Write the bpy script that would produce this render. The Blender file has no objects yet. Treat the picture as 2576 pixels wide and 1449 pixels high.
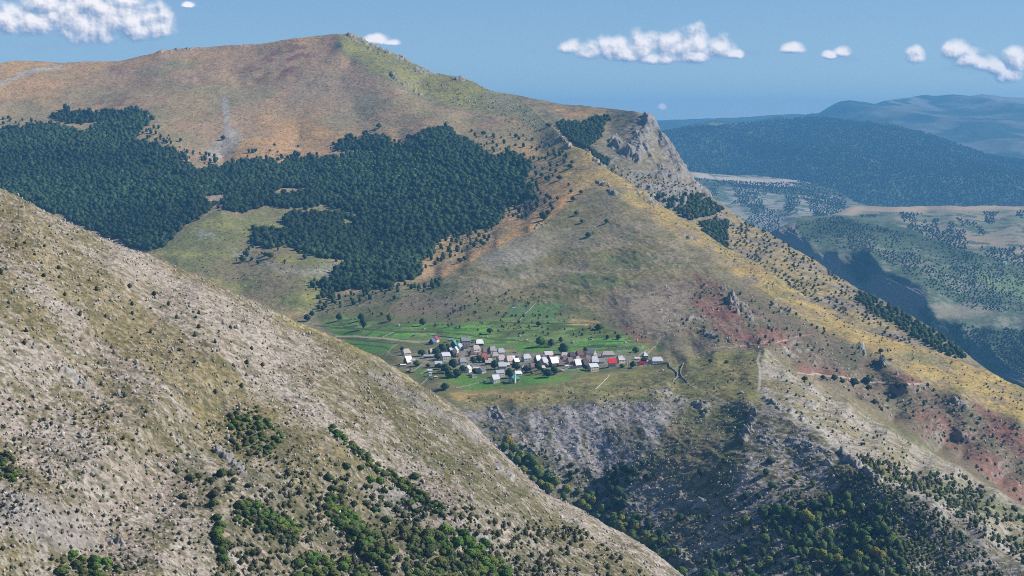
import bpy, math, random, time
import numpy as np
from mathutils import Vector, Matrix
T0 = time.time(); HAZE = 5.2e-5
RAD = math.radians
random.seed(7)
C = bpy.context.scene.collection
scn = bpy.context.scene

# ------------------------------------------------------------------ camera
PITCH = math.atan((724.5 - 314.5) / 4807.0)      # picture plan units: 2576 x 1449, focal 4807
FOC = 4807.0
cam_d = bpy.data.cameras.new('camera'); cam = bpy.data.objects.new('camera', cam_d); C.objects.link(cam)
cam_d.sensor_width = 36.0; cam_d.lens = 36.0 * FOC / 2576.0
cam_d.clip_start = 1.0; cam_d.clip_end = 120000.0
cam.location = (0, 0, 0); cam.rotation_euler = (math.pi / 2 - PITCH, 0, 0)
scn.camera = cam

# ------------------------------------------------------------------ sun, sky, exposure
SUN_EL, SUN_AZ = 39.0, 2.0          # elevation; direction towards the sun, degrees beyond +x (east) towards +y
sd = Vector((math.cos(RAD(SUN_EL)) * math.cos(RAD(SUN_AZ)), math.cos(RAD(SUN_EL)) * math.sin(RAD(SUN_AZ)), math.sin(RAD(SUN_EL))))
sun_d = bpy.data.lights.new('sun', 'SUN'); sun = bpy.data.objects.new('sun', sun_d); C.objects.link(sun)
sun_d.energy = 4.0; sun_d.angle = RAD(0.5); sun_d.color = (1.0, 0.93, 0.83)
sun.rotation_euler = sd.to_track_quat('Z', 'Y').to_euler()
world = bpy.data.worlds.new('World'); scn.world = world; world.use_nodes = True
wn = world.node_tree; wn.nodes.clear()
w_out = wn.nodes.new('ShaderNodeOutputWorld'); w_bg = wn.nodes.new('ShaderNodeBackground')
w_sky = wn.nodes.new('ShaderNodeTexSky'); w_sky.sky_type = 'NISHITA'; w_sky.sun_disc = False
w_sky.sun_elevation = RAD(SUN_EL); w_sky.sun_rotation = RAD(90 - SUN_AZ)
w_sky.altitude = 2400; w_sky.air_density = 0.9; w_sky.dust_density = 0.35; w_sky.ozone_density = 6.0
w_bg.inputs['Strength'].default_value = 0.070
wn.links.new(w_sky.outputs['Color'], w_bg.inputs['Color'])
# cumulus clouds in the sky: masses of vapour described by direction (x/y, z/y), broken up by noise, with sunlit and shaded sides painted into their colour
CLOUDS = [(35, 45, 60, 42), (95, 62, 62, 36), (175, 40, 60, 46), (235, 62, 70, 52), (300, 25, 80, 60), (340, 62, 70, 42), (398, 55, 48, 44), (225, 5, 60, 40), (480, 15, 18, 7), (120, 10, 60, 30),
          (1435, 118, 30, 18), (1480, 128, 40, 22), (1545, 120, 46, 30), (1615, 118, 50, 38), (1690, 118, 48, 36), (1745, 106, 46, 36), (1800, 122, 46, 30), (1842, 138, 24, 12), (1570, 140, 60, 18), (1650, 145, 60, 18), (1735, 142, 70, 18),
          (1990, 122, 32, 14), (2082, 140, 20, 11), (2116, 130, 24, 13), (2292, 140, 26, 22), (2395, 128, 38, 26), (2430, 146, 40, 24), (2470, 160, 36, 20), (2545, 150, 30, 30), (2528, 190, 34, 22), (2500, 172, 34, 18),
          (945, 102, 42, 13), (985, 108, 22, 9), (1664, 269, 11, 8)]
def wmath(op, a, b=None, c=None, clamp=False):
    n = wn.nodes.new('ShaderNodeMath'); n.operation = op; n.use_clamp = clamp
    for i, x in enumerate((a, b, c)):
        if x is None: continue
        if isinstance(x, (int, float)): n.inputs[i].default_value = x
        else: wn.links.new(x, n.inputs[i])
    return n.outputs[0]
w_tc = wn.nodes.new('ShaderNodeTexCoord'); w_sep = wn.nodes.new('ShaderNodeSeparateXYZ'); wn.links.new(w_tc.outputs['Generated'], w_sep.inputs[0])
w_yy = wmath('MAXIMUM', w_sep.outputs['Y'], 0.05)
w_front = wmath('GREATER_THAN', w_sep.outputs['Y'], 0.05)
w_a = wmath('MULTIPLY', wmath('DIVIDE', w_sep.outputs['X'], w_yy), FOC); w_e = wmath('MULTIPLY', wmath('DIVIDE', w_sep.outputs['Z'], w_yy), FOC)
def cloud_density(ox, oy):
    a = wmath('ADD', w_a, ox); e = wmath('ADD', w_e, oy); cmb = wn.nodes.new('ShaderNodeCombineXYZ'); wn.links.new(a, cmb.inputs[0]); wn.links.new(e, cmb.inputs[1])
    def noise(sc, det, rough):
        n = wn.nodes.new('ShaderNodeTexNoise'); n.inputs['Scale'].default_value = sc; n.inputs['Detail'].default_value = det; n.inputs['Roughness'].default_value = rough
        wn.links.new(cmb.outputs[0], n.inputs['Vector']); return n.outputs['Fac']
    n1 = noise(1 / 40.0, 5, .48); n2 = noise(1 / 130.0, 2, .5)
    tot = None
    for (u, v, rx, ry) in CLOUDS:
        dx = wmath('MULTIPLY', wmath('SUBTRACT', a, u - 1288.0), 1.0 / rx); dy = wmath('MULTIPLY', wmath('SUBTRACT', e, 314.0 - v - ry * .25), 1.0 / (ry * 1.25)); dy = wmath('MAXIMUM', dy, wmath('MULTIPLY', dy, -1.7))
        # flatter below than above
        k = wmath('SUBTRACT', 1.0, wmath('ADD', wmath('MULTIPLY', dx, dx), wmath('MULTIPLY', dy, dy)))
        tot = k if tot is None else wmath('SMOOTH_MAX', tot, k, 0.35)
    d = wmath('ADD', tot, wmath('MULTIPLY', wmath('SUBTRACT', n1, 0.5), 2.7))
    return wmath('ADD', d, wmath('MULTIPLY', wmath('SUBTRACT', n2, 0.5), 0.8)), n1
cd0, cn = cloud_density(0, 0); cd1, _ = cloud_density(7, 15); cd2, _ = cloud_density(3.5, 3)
def wmap(x, a, b, c, d, smooth=False):
    n = wn.nodes.new('ShaderNodeMapRange'); n.interpolation_type = 'SMOOTHSTEP' if smooth else 'LINEAR'
    for k, val in zip(('From Min', 'From Max', 'To Min', 'To Max'), (a, b, c, d)): n.inputs[k].default_value = val
    wn.links.new(x, n.inputs['Value']); return n.outputs['Result']
w_alpha = wmath('MULTIPLY', wmap(cd0, -0.55, 1.0, 0, 0.98, True), w_front)
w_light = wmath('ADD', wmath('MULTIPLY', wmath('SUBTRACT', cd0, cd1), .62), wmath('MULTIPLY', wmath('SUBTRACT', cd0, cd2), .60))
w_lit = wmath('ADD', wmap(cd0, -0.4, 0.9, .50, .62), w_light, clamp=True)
w_ramp = wn.nodes.new('ShaderNodeMix'); w_ramp.data_type = 'RGBA'; w_ramp.inputs['A'].default_value = (0.15, 0.21, 0.34, 1); w_ramp.inputs['B'].default_value = (0.80, 0.745, 0.725, 1)  # painted tones for the shaded and the sunlit parts of the clouds
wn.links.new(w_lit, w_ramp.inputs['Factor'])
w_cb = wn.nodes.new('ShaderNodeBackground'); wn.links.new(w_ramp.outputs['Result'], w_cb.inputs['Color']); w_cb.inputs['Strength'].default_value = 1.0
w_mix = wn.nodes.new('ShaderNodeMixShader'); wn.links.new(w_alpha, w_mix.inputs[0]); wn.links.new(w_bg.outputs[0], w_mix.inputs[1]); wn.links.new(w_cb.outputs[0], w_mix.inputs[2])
# thin grey veils of vapour round the big clouds
w_cmb = wn.nodes.new('ShaderNodeCombineXYZ'); wn.links.new(wmath('MULTIPLY', w_a, .5), w_cmb.inputs[0]); wn.links.new(w_e, w_cmb.inputs[1])
w_vn = wn.nodes.new('ShaderNodeTexNoise'); w_vn.inputs['Scale'].default_value = 1 / 26.0; w_vn.inputs['Detail'].default_value = 5; wn.links.new(w_cmb.outputs[0], w_vn.inputs['Vector'])
w_tot = None
for (u, v, rx, ry) in [(200, 92, 250, 50), (90, 120, 90, 22), (1370, 125, 75, 26), (1650, 152, 190, 20), (2345, 52, 45, 13), (1045, 112, 40, 18), (2100, 150, 60, 18), (2450, 170, 110, 40), (1900, 132, 60, 12), (470, 40, 60, 30)]:
    dx = wmath('MULTIPLY', wmath('SUBTRACT', w_a, u - 1288.0), 1.0 / rx); dy = wmath('MULTIPLY', wmath('SUBTRACT', w_e, 314.0 - v), 1.0 / ry)
    k = wmath('SUBTRACT', 1.0, wmath('ADD', wmath('MULTIPLY', dx, dx), wmath('MULTIPLY', dy, dy)))
    w_tot = k if w_tot is None else wmath('SMOOTH_MAX', w_tot, k, 0.3)
w_va = wmath('MULTIPLY', wmap(wmath('ADD', w_tot, wmath('MULTIPLY', wmath('SUBTRACT', w_vn.outputs['Fac'], .55), 3.6)), -.1, 1.6, 0, .62, True), w_front)
w_vb = wn.nodes.new('ShaderNodeBackground'); w_vb.inputs['Color'].default_value = (0.235, 0.32, 0.47, 1)
w_mix2 = wn.nodes.new('ShaderNodeMixShader'); wn.links.new(w_va, w_mix2.inputs[0]); wn.links.new(w_bg.outputs[0], w_mix2.inputs[1]); wn.links.new(w_vb.outputs[0], w_mix2.inputs[2]); wn.links.new(w_mix2.outputs[0], w_mix.inputs[1])
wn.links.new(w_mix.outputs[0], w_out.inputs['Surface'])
scn.view_settings.view_transform = 'Standard'; scn.view_settings.look = 'None'
scn.view_settings.exposure = 0.58; scn.view_settings.gamma = 1.0
scn.view_settings.use_curve_mapping = False
cy = scn.cycles
cy.max_bounces = 4; cy.diffuse_bounces = 2; cy.glossy_bounces = 1; cy.transmission_bounces = 2
cy.transparent_max_bounces = 8; cy.volume_bounces = 1
cy.use_denoising = False
cy.sample_clamp_direct = 8.0; cy.sample_clamp_indirect = 3.0
cy.pixel_filter_type = 'BLACKMAN_HARRIS'; cy.filter_width = 1.0

# ------------------------------------------------------------------ numpy helpers
def unproj(u, v, D):
    """point at forward distance D (metres along +y) seen at plan position u, v"""
    u = np.asarray(u, float); v = np.asarray(v, float); D = np.asarray(D, float)
    a = (u - 1288.0) / FOC; b = (v - 724.5) / FOC
    dy = math.cos(PITCH) - b * math.sin(PITCH); dz = -math.sin(PITCH) - b * math.cos(PITCH)
    t = D / dy
    return np.stack([a * t, D + 0 * t, dz * t], -1)

def hash2(ix, iy, seed):
    h = (ix.astype(np.uint32) * np.uint32(374761393) + iy.astype(np.uint32) * np.uint32(668265263) + np.uint32((seed * 2246822519) & 0xffffffff))
    h = (h ^ (h >> np.uint32(13))) * np.uint32(1274126177)
    h = h ^ (h >> np.uint32(16))
    return (h & np.uint32(0xffffff)).astype(np.float32) / np.float32(16777215.0)

def vnoise(x, y, seed=0):
    xf = np.floor(x); yf = np.floor(y)
    ix = xf.astype(np.int64); iy = yf.astype(np.int64)
    fx = (x - xf).astype(np.float32); fy = (y - yf).astype(np.float32)
    fx = fx * fx * (3 - 2 * fx); fy = fy * fy * (3 - 2 * fy)
    a = hash2(ix, iy, seed); b = hash2(ix + 1, iy, seed); c = hash2(ix, iy + 1, seed); d = hash2(ix + 1, iy + 1, seed)
    return (a + (b - a) * fx) * (1 - fy) + (c + (d - c) * fx) * fy

def fbm(x, y, sc, octv=4, seed=0, gain=0.5):
    """~0..1, mean 0.5"""
    s = 0.0; amp = 1.0; tot = 0.0; x = np.asarray(x) / sc; y = np.asarray(y) / sc
    for o in range(octv):
        ca, sa = math.cos(o * 1.1 + seed), math.sin(o * 1.1 + seed)
        s = s + amp * vnoise(x * ca - y * sa + 100 * o, x * sa + y * ca + 37 * o, seed * 17 + o); tot += amp
        amp *= gain; x = x * 2.03; y = y * 2.03
    return s / tot

def ridged(x, y, sc, octv=4, seed=0, gain=0.55):
    s = 0.0; amp = 1.0; tot = 0.0; x = np.asarray(x) / sc; y = np.asarray(y) / sc
    for o in range(octv):
        ca, sa = math.cos(o * 1.3 + seed), math.sin(o * 1.3 + seed)
        n = vnoise(x * ca - y * sa + 51 * o, x * sa + y * ca + 13 * o, seed * 31 + o)
        s = s + amp * (1 - np.abs(2 * n - 1)); tot += amp
        amp *= gain; x = x * 2.07; y = y * 2.07
    return s / tot

def sstep(a, b, x):
    t = np.clip((x - a) / (b - a), 0, 1); return t * t * (3 - 2 * t)

def st(n, k=2.4): return np.clip((n - .5) * k + .5, 0, 1)
def mix(a, b, m):
    a = np.asarray(a, np.float32); b = np.asarray(b, np.float32)
    return a + (b - a) * np.asarray(m, np.float32)[..., None]

def seg_dist(U, V, pts, closed):
    d = np.full(U.shape, 1e9, np.float32); n = len(pts)
    for i in range(n if closed else n - 1):
        x0, y0 = pts[i]; x1, y1 = pts[(i + 1) % n]
        dx, dy = x1 - x0, y1 - y0; L = dx * dx + dy * dy + 1e-9
        t = np.clip(((U - x0) * dx + (V - y0) * dy) / L, 0, 1)
        d = np.minimum(d, np.hypot(U - x0 - t * dx, V - y0 - t * dy))
    return d

def inside(U, V, pts):
    r = np.zeros(U.shape, bool); n = len(pts)
    for i in range(n):
        x0, y0 = pts[i]; x1, y1 = pts[(i + 1) % n]
        if y0 == y1: continue
        c = ((y0 > V) != (y1 > V)) & (U < (x1 - x0) * (V - y0) / (y1 - y0) + x0)
        r ^= c
    return r

def poly(U, V, pts, f=6.0):
    """soft membership (0..1) of plan positions in a traced region of ground"""
    out = np.zeros(U.shape, np.float32)
    xs = [p[0] for p in pts]; ys = [p[1] for p in pts]
    bb = (U > min(xs) - f) & (U < max(xs) + f) & (V > min(ys) - f) & (V < max(ys) + f)
    if not bb.any(): return out
    u = U[bb]; v = V[bb]
    d = seg_dist(u, v, pts, True); ins = inside(u, v, pts)
    out[bb] = sstep(-f, f, np.where(ins, d, -d))
    return out

def stroke(U, V, pts, w, f=None):
    f = w * 0.5 if f is None else f
    out = np.zeros(U.shape, np.float32)
    xs = [p[0] for p in pts]; ys = [p[1] for p in pts]; e = w + f
    bb = (U > min(xs) - e) & (U < max(xs) + e) & (V > min(ys) - e) & (V < max(ys) + e)
    if not bb.any(): return out
    out[bb] = 1 - sstep(w - f, w + f, seg_dist(U[bb], V[bb], pts, False))
    return out

class Depth:
    """forward distance as a smooth function of plan position, from surveyed points (u, v, distance)"""
    def __init__(s, pts, blur=1.5, step=4.0, u0=-380, u1=3060, v0=-20, v1=1700):
        P = np.array(pts, float); n = len(P)
        K = np.hypot(P[:, None, 0] - P[None, :, 0], P[:, None, 1] - P[None, :, 1]) / 1000.0
        A = np.zeros((n + 3, n + 3)); A[:n, :n] = K + np.eye(n) * 1e-6
        Q = np.stack([np.ones(n), P[:, 0] / 1000, P[:, 1] / 1000], 1)
        A[:n, n:] = Q; A[n:, :n] = Q.T
        c = np.linalg.solve(A, np.concatenate([1000.0 / P[:, 2], [0, 0, 0]]))
        s.step, s.u0, s.v0 = step, u0, v0
        gu = np.arange(u0, u1 + 1, step); gv = np.arange(v0, v1 + 1, step)
        W = np.zeros((len(gv), len(gu)))
        for i, v in enumerate(gv):
            r = np.hypot(gu[:, None] - P[None, :, 0], v - P[None, :, 1]) / 1000.0
            W[i] = r @ c[:n] + c[n] + c[n + 1] * gu / 1000 + c[n + 2] * v / 1000
        if blur > 0:
            k = np.arange(-int(3 * blur), int(3 * blur) + 1); g = np.exp(-k * k / (2 * blur * blur)); g /= g.sum()
            r = len(k) // 2
            Wp = np.pad(W, r, mode='reflect', reflect_type='odd')
            Wp = sum(g[i] * Wp[i:i + W.shape[0], :] for i in range(len(k)))
            W = sum(g[i] * Wp[:, i:i + W.shape[1]] for i in range(len(k)))
        s.W = W
    def __call__(s, U, V):
        x = (np.asarray(U, float) - s.u0) / s.step; y = (np.asarray(V, float) - s.v0) / s.step
        H, Wd = s.W.shape
        x = np.clip(x, 1.001, Wd - 3.001); y = np.clip(y, 1.001, H - 3.001)
        i = np.floor(x).astype(int); j = np.floor(y).astype(int); fx = x - i; fy = y - j
        def cr(f): return [(-f + 2 * f * f - f ** 3) / 2, (2 - 5 * f * f + 3 * f ** 3) / 2, (f + 4 * f * f - 3 * f ** 3) / 2, (-f * f + f ** 3) / 2]
        # cubic B-spline weights keep slopes continuous
        def bs(f): return [(1 - f) ** 3 / 6, (3 * f ** 3 - 6 * f * f + 4) / 6, (-3 * f ** 3 + 3 * f * f + 3 * f + 1) / 6, f ** 3 / 6]
        a = bs(fx); b = bs(fy); out = 0
        for p in range(4):
            for q in range(4):
                out = out + s.W[j + p - 1, i + q - 1] * a[q] * b[p]
        return 1000.0 / out

def lerp_line(pts, u):
    P = np.array(pts, float); return np.interp(u, P[:, 0], P[:, 1])

# ------------------------------------------------------------------ materials
def new_mat(name):
    m = bpy.data.materials.new(name); m.use_nodes = True
    b = m.node_tree.nodes['Principled BSDF']
    b.inputs['Roughness'].default_value = 0.9; b.inputs['Specular IOR Level'].default_value = 0.15
    return m, m.node_tree, b

def plain(name, col, rough=0.85, spec=0.2, var=0.25, scale=1.5, metallic=0.0):
    """colour with procedural mottling in object space"""
    m, nt, b = new_mat(name)
    tc = nt.nodes.new('ShaderNodeTexCoord'); nz = nt.nodes.new('ShaderNodeTexNoise'); nz.inputs['Scale'].default_value = scale
    nz.inputs['Detail'].default_value = 3
    hs = nt.nodes.new('ShaderNodeMix'); hs.data_type = 'RGBA'
    hs.inputs['A'].default_value = (*[c * (1 - var) for c in col], 1); hs.inputs['B'].default_value = (*[min(1, c * (1 + var)) for c in col], 1)
    nt.links.new(tc.outputs['Object'], nz.inputs['Vector']); nt.links.new(nz.outputs['Fac'], hs.inputs['Factor'])
    nt.links.new(hs.outputs['Result'], b.inputs['Base Color'])
    b.inputs['Roughness'].default_value = rough; b.inputs['Specular IOR Level'].default_value = spec; b.inputs['Metallic'].default_value = metallic
    return m

def ground_mat(name, s1, s2, bump=1.0, amp=0.35):
    """ground colour from the surveyed 'Col' attribute, broken up by world-scale procedural noise and bump"""
    m, nt, b = new_mat(name); N = nt.nodes; L = nt.links
    at = N.new('ShaderNodeAttribute'); at.attribute_name = 'Col'
    geo = N.new('ShaderNodeNewGeometry')
    n1 = N.new('ShaderNodeTexNoise'); n1.inputs['Scale'].default_value = 1.0 / s1; n1.inputs['Detail'].default_value = 4; n1.inputs['Roughness'].default_value = 0.7
    L.new(geo.outputs['Position'], n1.inputs['Vector'])
    mr = N.new('ShaderNodeMapRange'); mr.inputs['From Min'].default_value = 0.3; mr.inputs['From Max'].default_value = 0.7
    mr.inputs['To Min'].default_value = 1 - amp; mr.inputs['To Max'].default_value = 1 + amp
    L.new(n1.outputs['Fac'], mr.inputs['Value'])
    vm = N.new('ShaderNodeVectorMath'); vm.operation = 'SCALE'
    L.new(at.outputs['Color'], vm.inputs[0]); L.new(mr.outputs['Result'], vm.inputs['Scale'])
    L.new(vm.outputs[0], b.inputs['Base Color'])
    bp = N.new('ShaderNodeBump'); bp.inputs['Strength'].default_value = 0.6; bp.inputs['Distance'].default_value = bump
    n2 = N.new('ShaderNodeTexNoise'); n2.inputs['Scale'].default_value = 1.0 / s2; n2.inputs['Detail'].default_value = 3
    L.new(geo.outputs['Position'], n2.inputs['Vector']); L.new(n2.outputs['Fac'], bp.inputs['Height'])
    L.new(bp.outputs['Normal'], b.inputs['Normal'])
    b.inputs['Roughness'].default_value = 0.95; b.inputs['Specular IOR Level'].default_value = 0.05
    return m

# ------------------------------------------------------------------ mesh helpers
def np_mesh(name, verts, faces, col=None, smooth=True, mat_idx=None):
    """faces: (n,3) or (n,4) int array"""
    me = bpy.data.meshes.new(name); verts = np.asarray(verts, np.float32); faces = np.asarray(faces, np.int32)
    k = faces.shape[1]; nf = len(faces)
    me.vertices.add(len(verts)); me.vertices.foreach_set('co', verts.ravel())
    me.loops.add(nf * k); me.loops.foreach_set('vertex_index', faces.ravel())
    me.polygons.add(nf); me.polygons.foreach_set('loop_start', np.arange(0, nf * k, k, dtype=np.int32))
    me.polygons.foreach_set('loop_total', np.full(nf, k, np.int32))
    if smooth: me.polygons.foreach_set('use_smooth', np.ones(nf, bool))
    if mat_idx is not None: me.polygons.foreach_set('material_index', np.asarray(mat_idx, np.int32))
    me.update(calc_edges=True)
    if col is not None:
        at = me.color_attributes.new('Col', 'FLOAT_COLOR', 'POINT')
        c4 = np.ones((len(verts), 4), np.float32); c4[:, :3] = col; at.data.foreach_set('color', c4.ravel())
    return me

def link(name, me, parent=None, **props):
    o = bpy.data.objects.new(name, me); C.objects.link(o)
    if parent is not None: o.parent = parent
    for k, v in props.items(): o[k] = v
    return o

LAYERS = {}
class Layer:
    def __init__(s, name, top, bot, ctrl, u0, u1, du, rows, mat, disp, color, back=400.0, bdrop=0.5, brows=10, blur=1.5, pw=1.0, front=0.0, fdrop=0.35):
        s.depth = Depth(ctrl, blur=blur); s.name = name
        nu = int((u1 - u0) / du) + 1
        uu = np.linspace(u0, u1, nu); s.uu = uu; s.du = (u1 - u0) / (nu - 1)
        tv = lerp_line(top, uu) if not callable(top) else top(uu)
        bv = lerp_line(bot, uu) if not callable(bot) else bot(uu)
        bv = np.maximum(bv, tv + 8)
        t = np.linspace(0, 1, rows) ** pw
        V = tv[None, :] + (bv - tv)[None, :] * t[:, None]; U = np.broadcast_to(uu, V.shape)
        D = s.depth(U, V)
        P = unproj(U, V, D)
        # ground behind the skyline: falls away from the ridge
        k = (np.arange(brows, 0, -1) / brows) ** 1.6
        dD = back * k
        P0 = P[0][None]; dirx = P0[..., 0] / P0[..., 1]
        B = np.stack([P0[..., 0] + dirx * dD[:, None], P0[..., 1] + dD[:, None], P0[..., 2] - bdrop * dD[:, None] * (0.35 + 0.65 * k[:, None])], -1)
        P = np.concatenate([B, P], 0)
        U = np.concatenate([np.broadcast_to(uu, (brows, nu)), U], 0); V = np.concatenate([np.broadcast_to(tv, (brows, nu)), V], 0)
        if front > 0:      # ground carrying on down into the valley in front of the surveyed part
            kf = np.linspace(0, 1, 9)[1:] ** 1.3; dF = front * kf[:, None]; P1 = P[-1][None]
            Fr = np.stack([P1[..., 0] * (1 - dF / P1[..., 1]), P1[..., 1] - dF, P1[..., 2] - fdrop * dF], -1); P = np.concatenate([P, Fr], 0)
            U = np.concatenate([U, np.broadcast_to(uu, (8, nu))], 0); V = np.concatenate([V, np.broadcast_to(bv, (8, nu))], 0)
        s.shape = P.shape[:2]; s.brows = brows
        # outward normal
        def nrm(P):
            a = np.gradient(P, axis=1); b = np.gradient(P, axis=0)
            n = np.cross(b, a); n /= np.linalg.norm(n, axis=-1, keepdims=True) + 1e-9
            n *= np.sign(n[..., 2:3] + 1e-6); return n
        N = nrm(P)
        X, Y, Z = P[..., 0], P[..., 1], P[..., 2]
        s.P0 = P
        h = disp(s, U, V, X, Y, Z, N)
        dv = N * 0.55 + np.array([0, 0, 0.45]); 
        P = P + dv * h[..., None]
        s.P = P; s.U = U; s.V = V; s.N = nrm(P); s.tv = tv; s.bv = bv; s.rows = rows; s.pw = pw; s.h = h
        col = color(s, U, V, X, Y, Z, s.N, h)
        s.col = col
        R, Cc = s.shape
        idx = np.arange(R * Cc).reshape(R, Cc)
        f = np.stack([idx[1:, :-1], idx[1:, 1:], idx[:-1, 1:], idx[:-1, :-1]], -1).reshape(-1, 4)
        me = np_mesh(name, P.reshape(-1, 3), f, np.clip(col, 0.003, 0.9).reshape(-1, 3))
        me.materials.append(mat)
        s.obj = link(name, me, kind='structure'); LAYERS[name] = s
        print('layer', name, s.shape, round(time.time() - T0, 1))
    def at(s, u, v):
        """surface point(s) at a plan position"""
        u = np.asarray(u, float); v = np.asarray(v, float)
        x = np.clip((u - s.uu[0]) / s.du, 0, len(s.uu) - 1.001); i = np.floor(x).astype(int); fx = x - i
        tv = s.tv[i] * (1 - fx) + s.tv[i + 1] * fx; bv = s.bv[i] * (1 - fx) + s.bv[i + 1] * fx
        t = np.clip((v - tv) / (bv - tv), 0, 1) ** (1 / s.pw)
        y = np.clip(t * (s.rows - 1), 0, s.rows - 1.001) + s.brows; j = np.floor(y).astype(int); fy = y - j
        a = fx[..., None]; b = fy[..., None]
        return (s.P[j, i] * (1 - a) + s.P[j, i + 1] * a) * (1 - b) + (s.P[j + 1, i] * (1 - a) + s.P[j + 1, i + 1] * a) * b
# ------------------------------------------------------------------ terrain survey (plan u, plan v, distance)
SKY = [(-150, 172), (0, 166), (30, 160), (90, 158), (170, 161), (200, 158), (300, 152), (385, 137), (400, 130), (500, 124), (600, 119), (680, 110), (740, 99),
       (800, 92), (850, 87), (885, 84), (905, 92), (930, 106), (975, 127), (1020, 147), (1060, 165), (1095, 182), (1140, 188), (1160, 193), (1200, 212),
       (1250, 232), (1300, 241)]
CREST = [(1408, 336), (1430, 362), (1478, 385), (1538, 438), (1598, 479), (1648, 509), (1718, 555), (1788, 595), (1868, 645), (1948, 695), (1988, 723), (2108, 798),
         (2188, 834), (2278, 868), (2388, 899), (2488, 934), (2538, 960), (2576, 974), (2760, 1050)]
MAIN_TOP = SKY + [(1350, 285)] + CREST
NEAR_TOP = [(-200, 385), (0, 478), (60, 506), (150, 555), (300, 615), (400, 650), (500, 695), (565, 724), (650, 763), (750, 812), (850, 855), (950, 899), (1050, 964), (1100, 994),
            (1150, 1029), (1190, 1066), (1225, 1104), (1288, 1164), (1330, 1206), (1373, 1244), (1463, 1284), (1528, 1324), (1588, 1354), (1648, 1394), (1708, 1444), (1780, 1500), (1900, 1590)]
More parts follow.
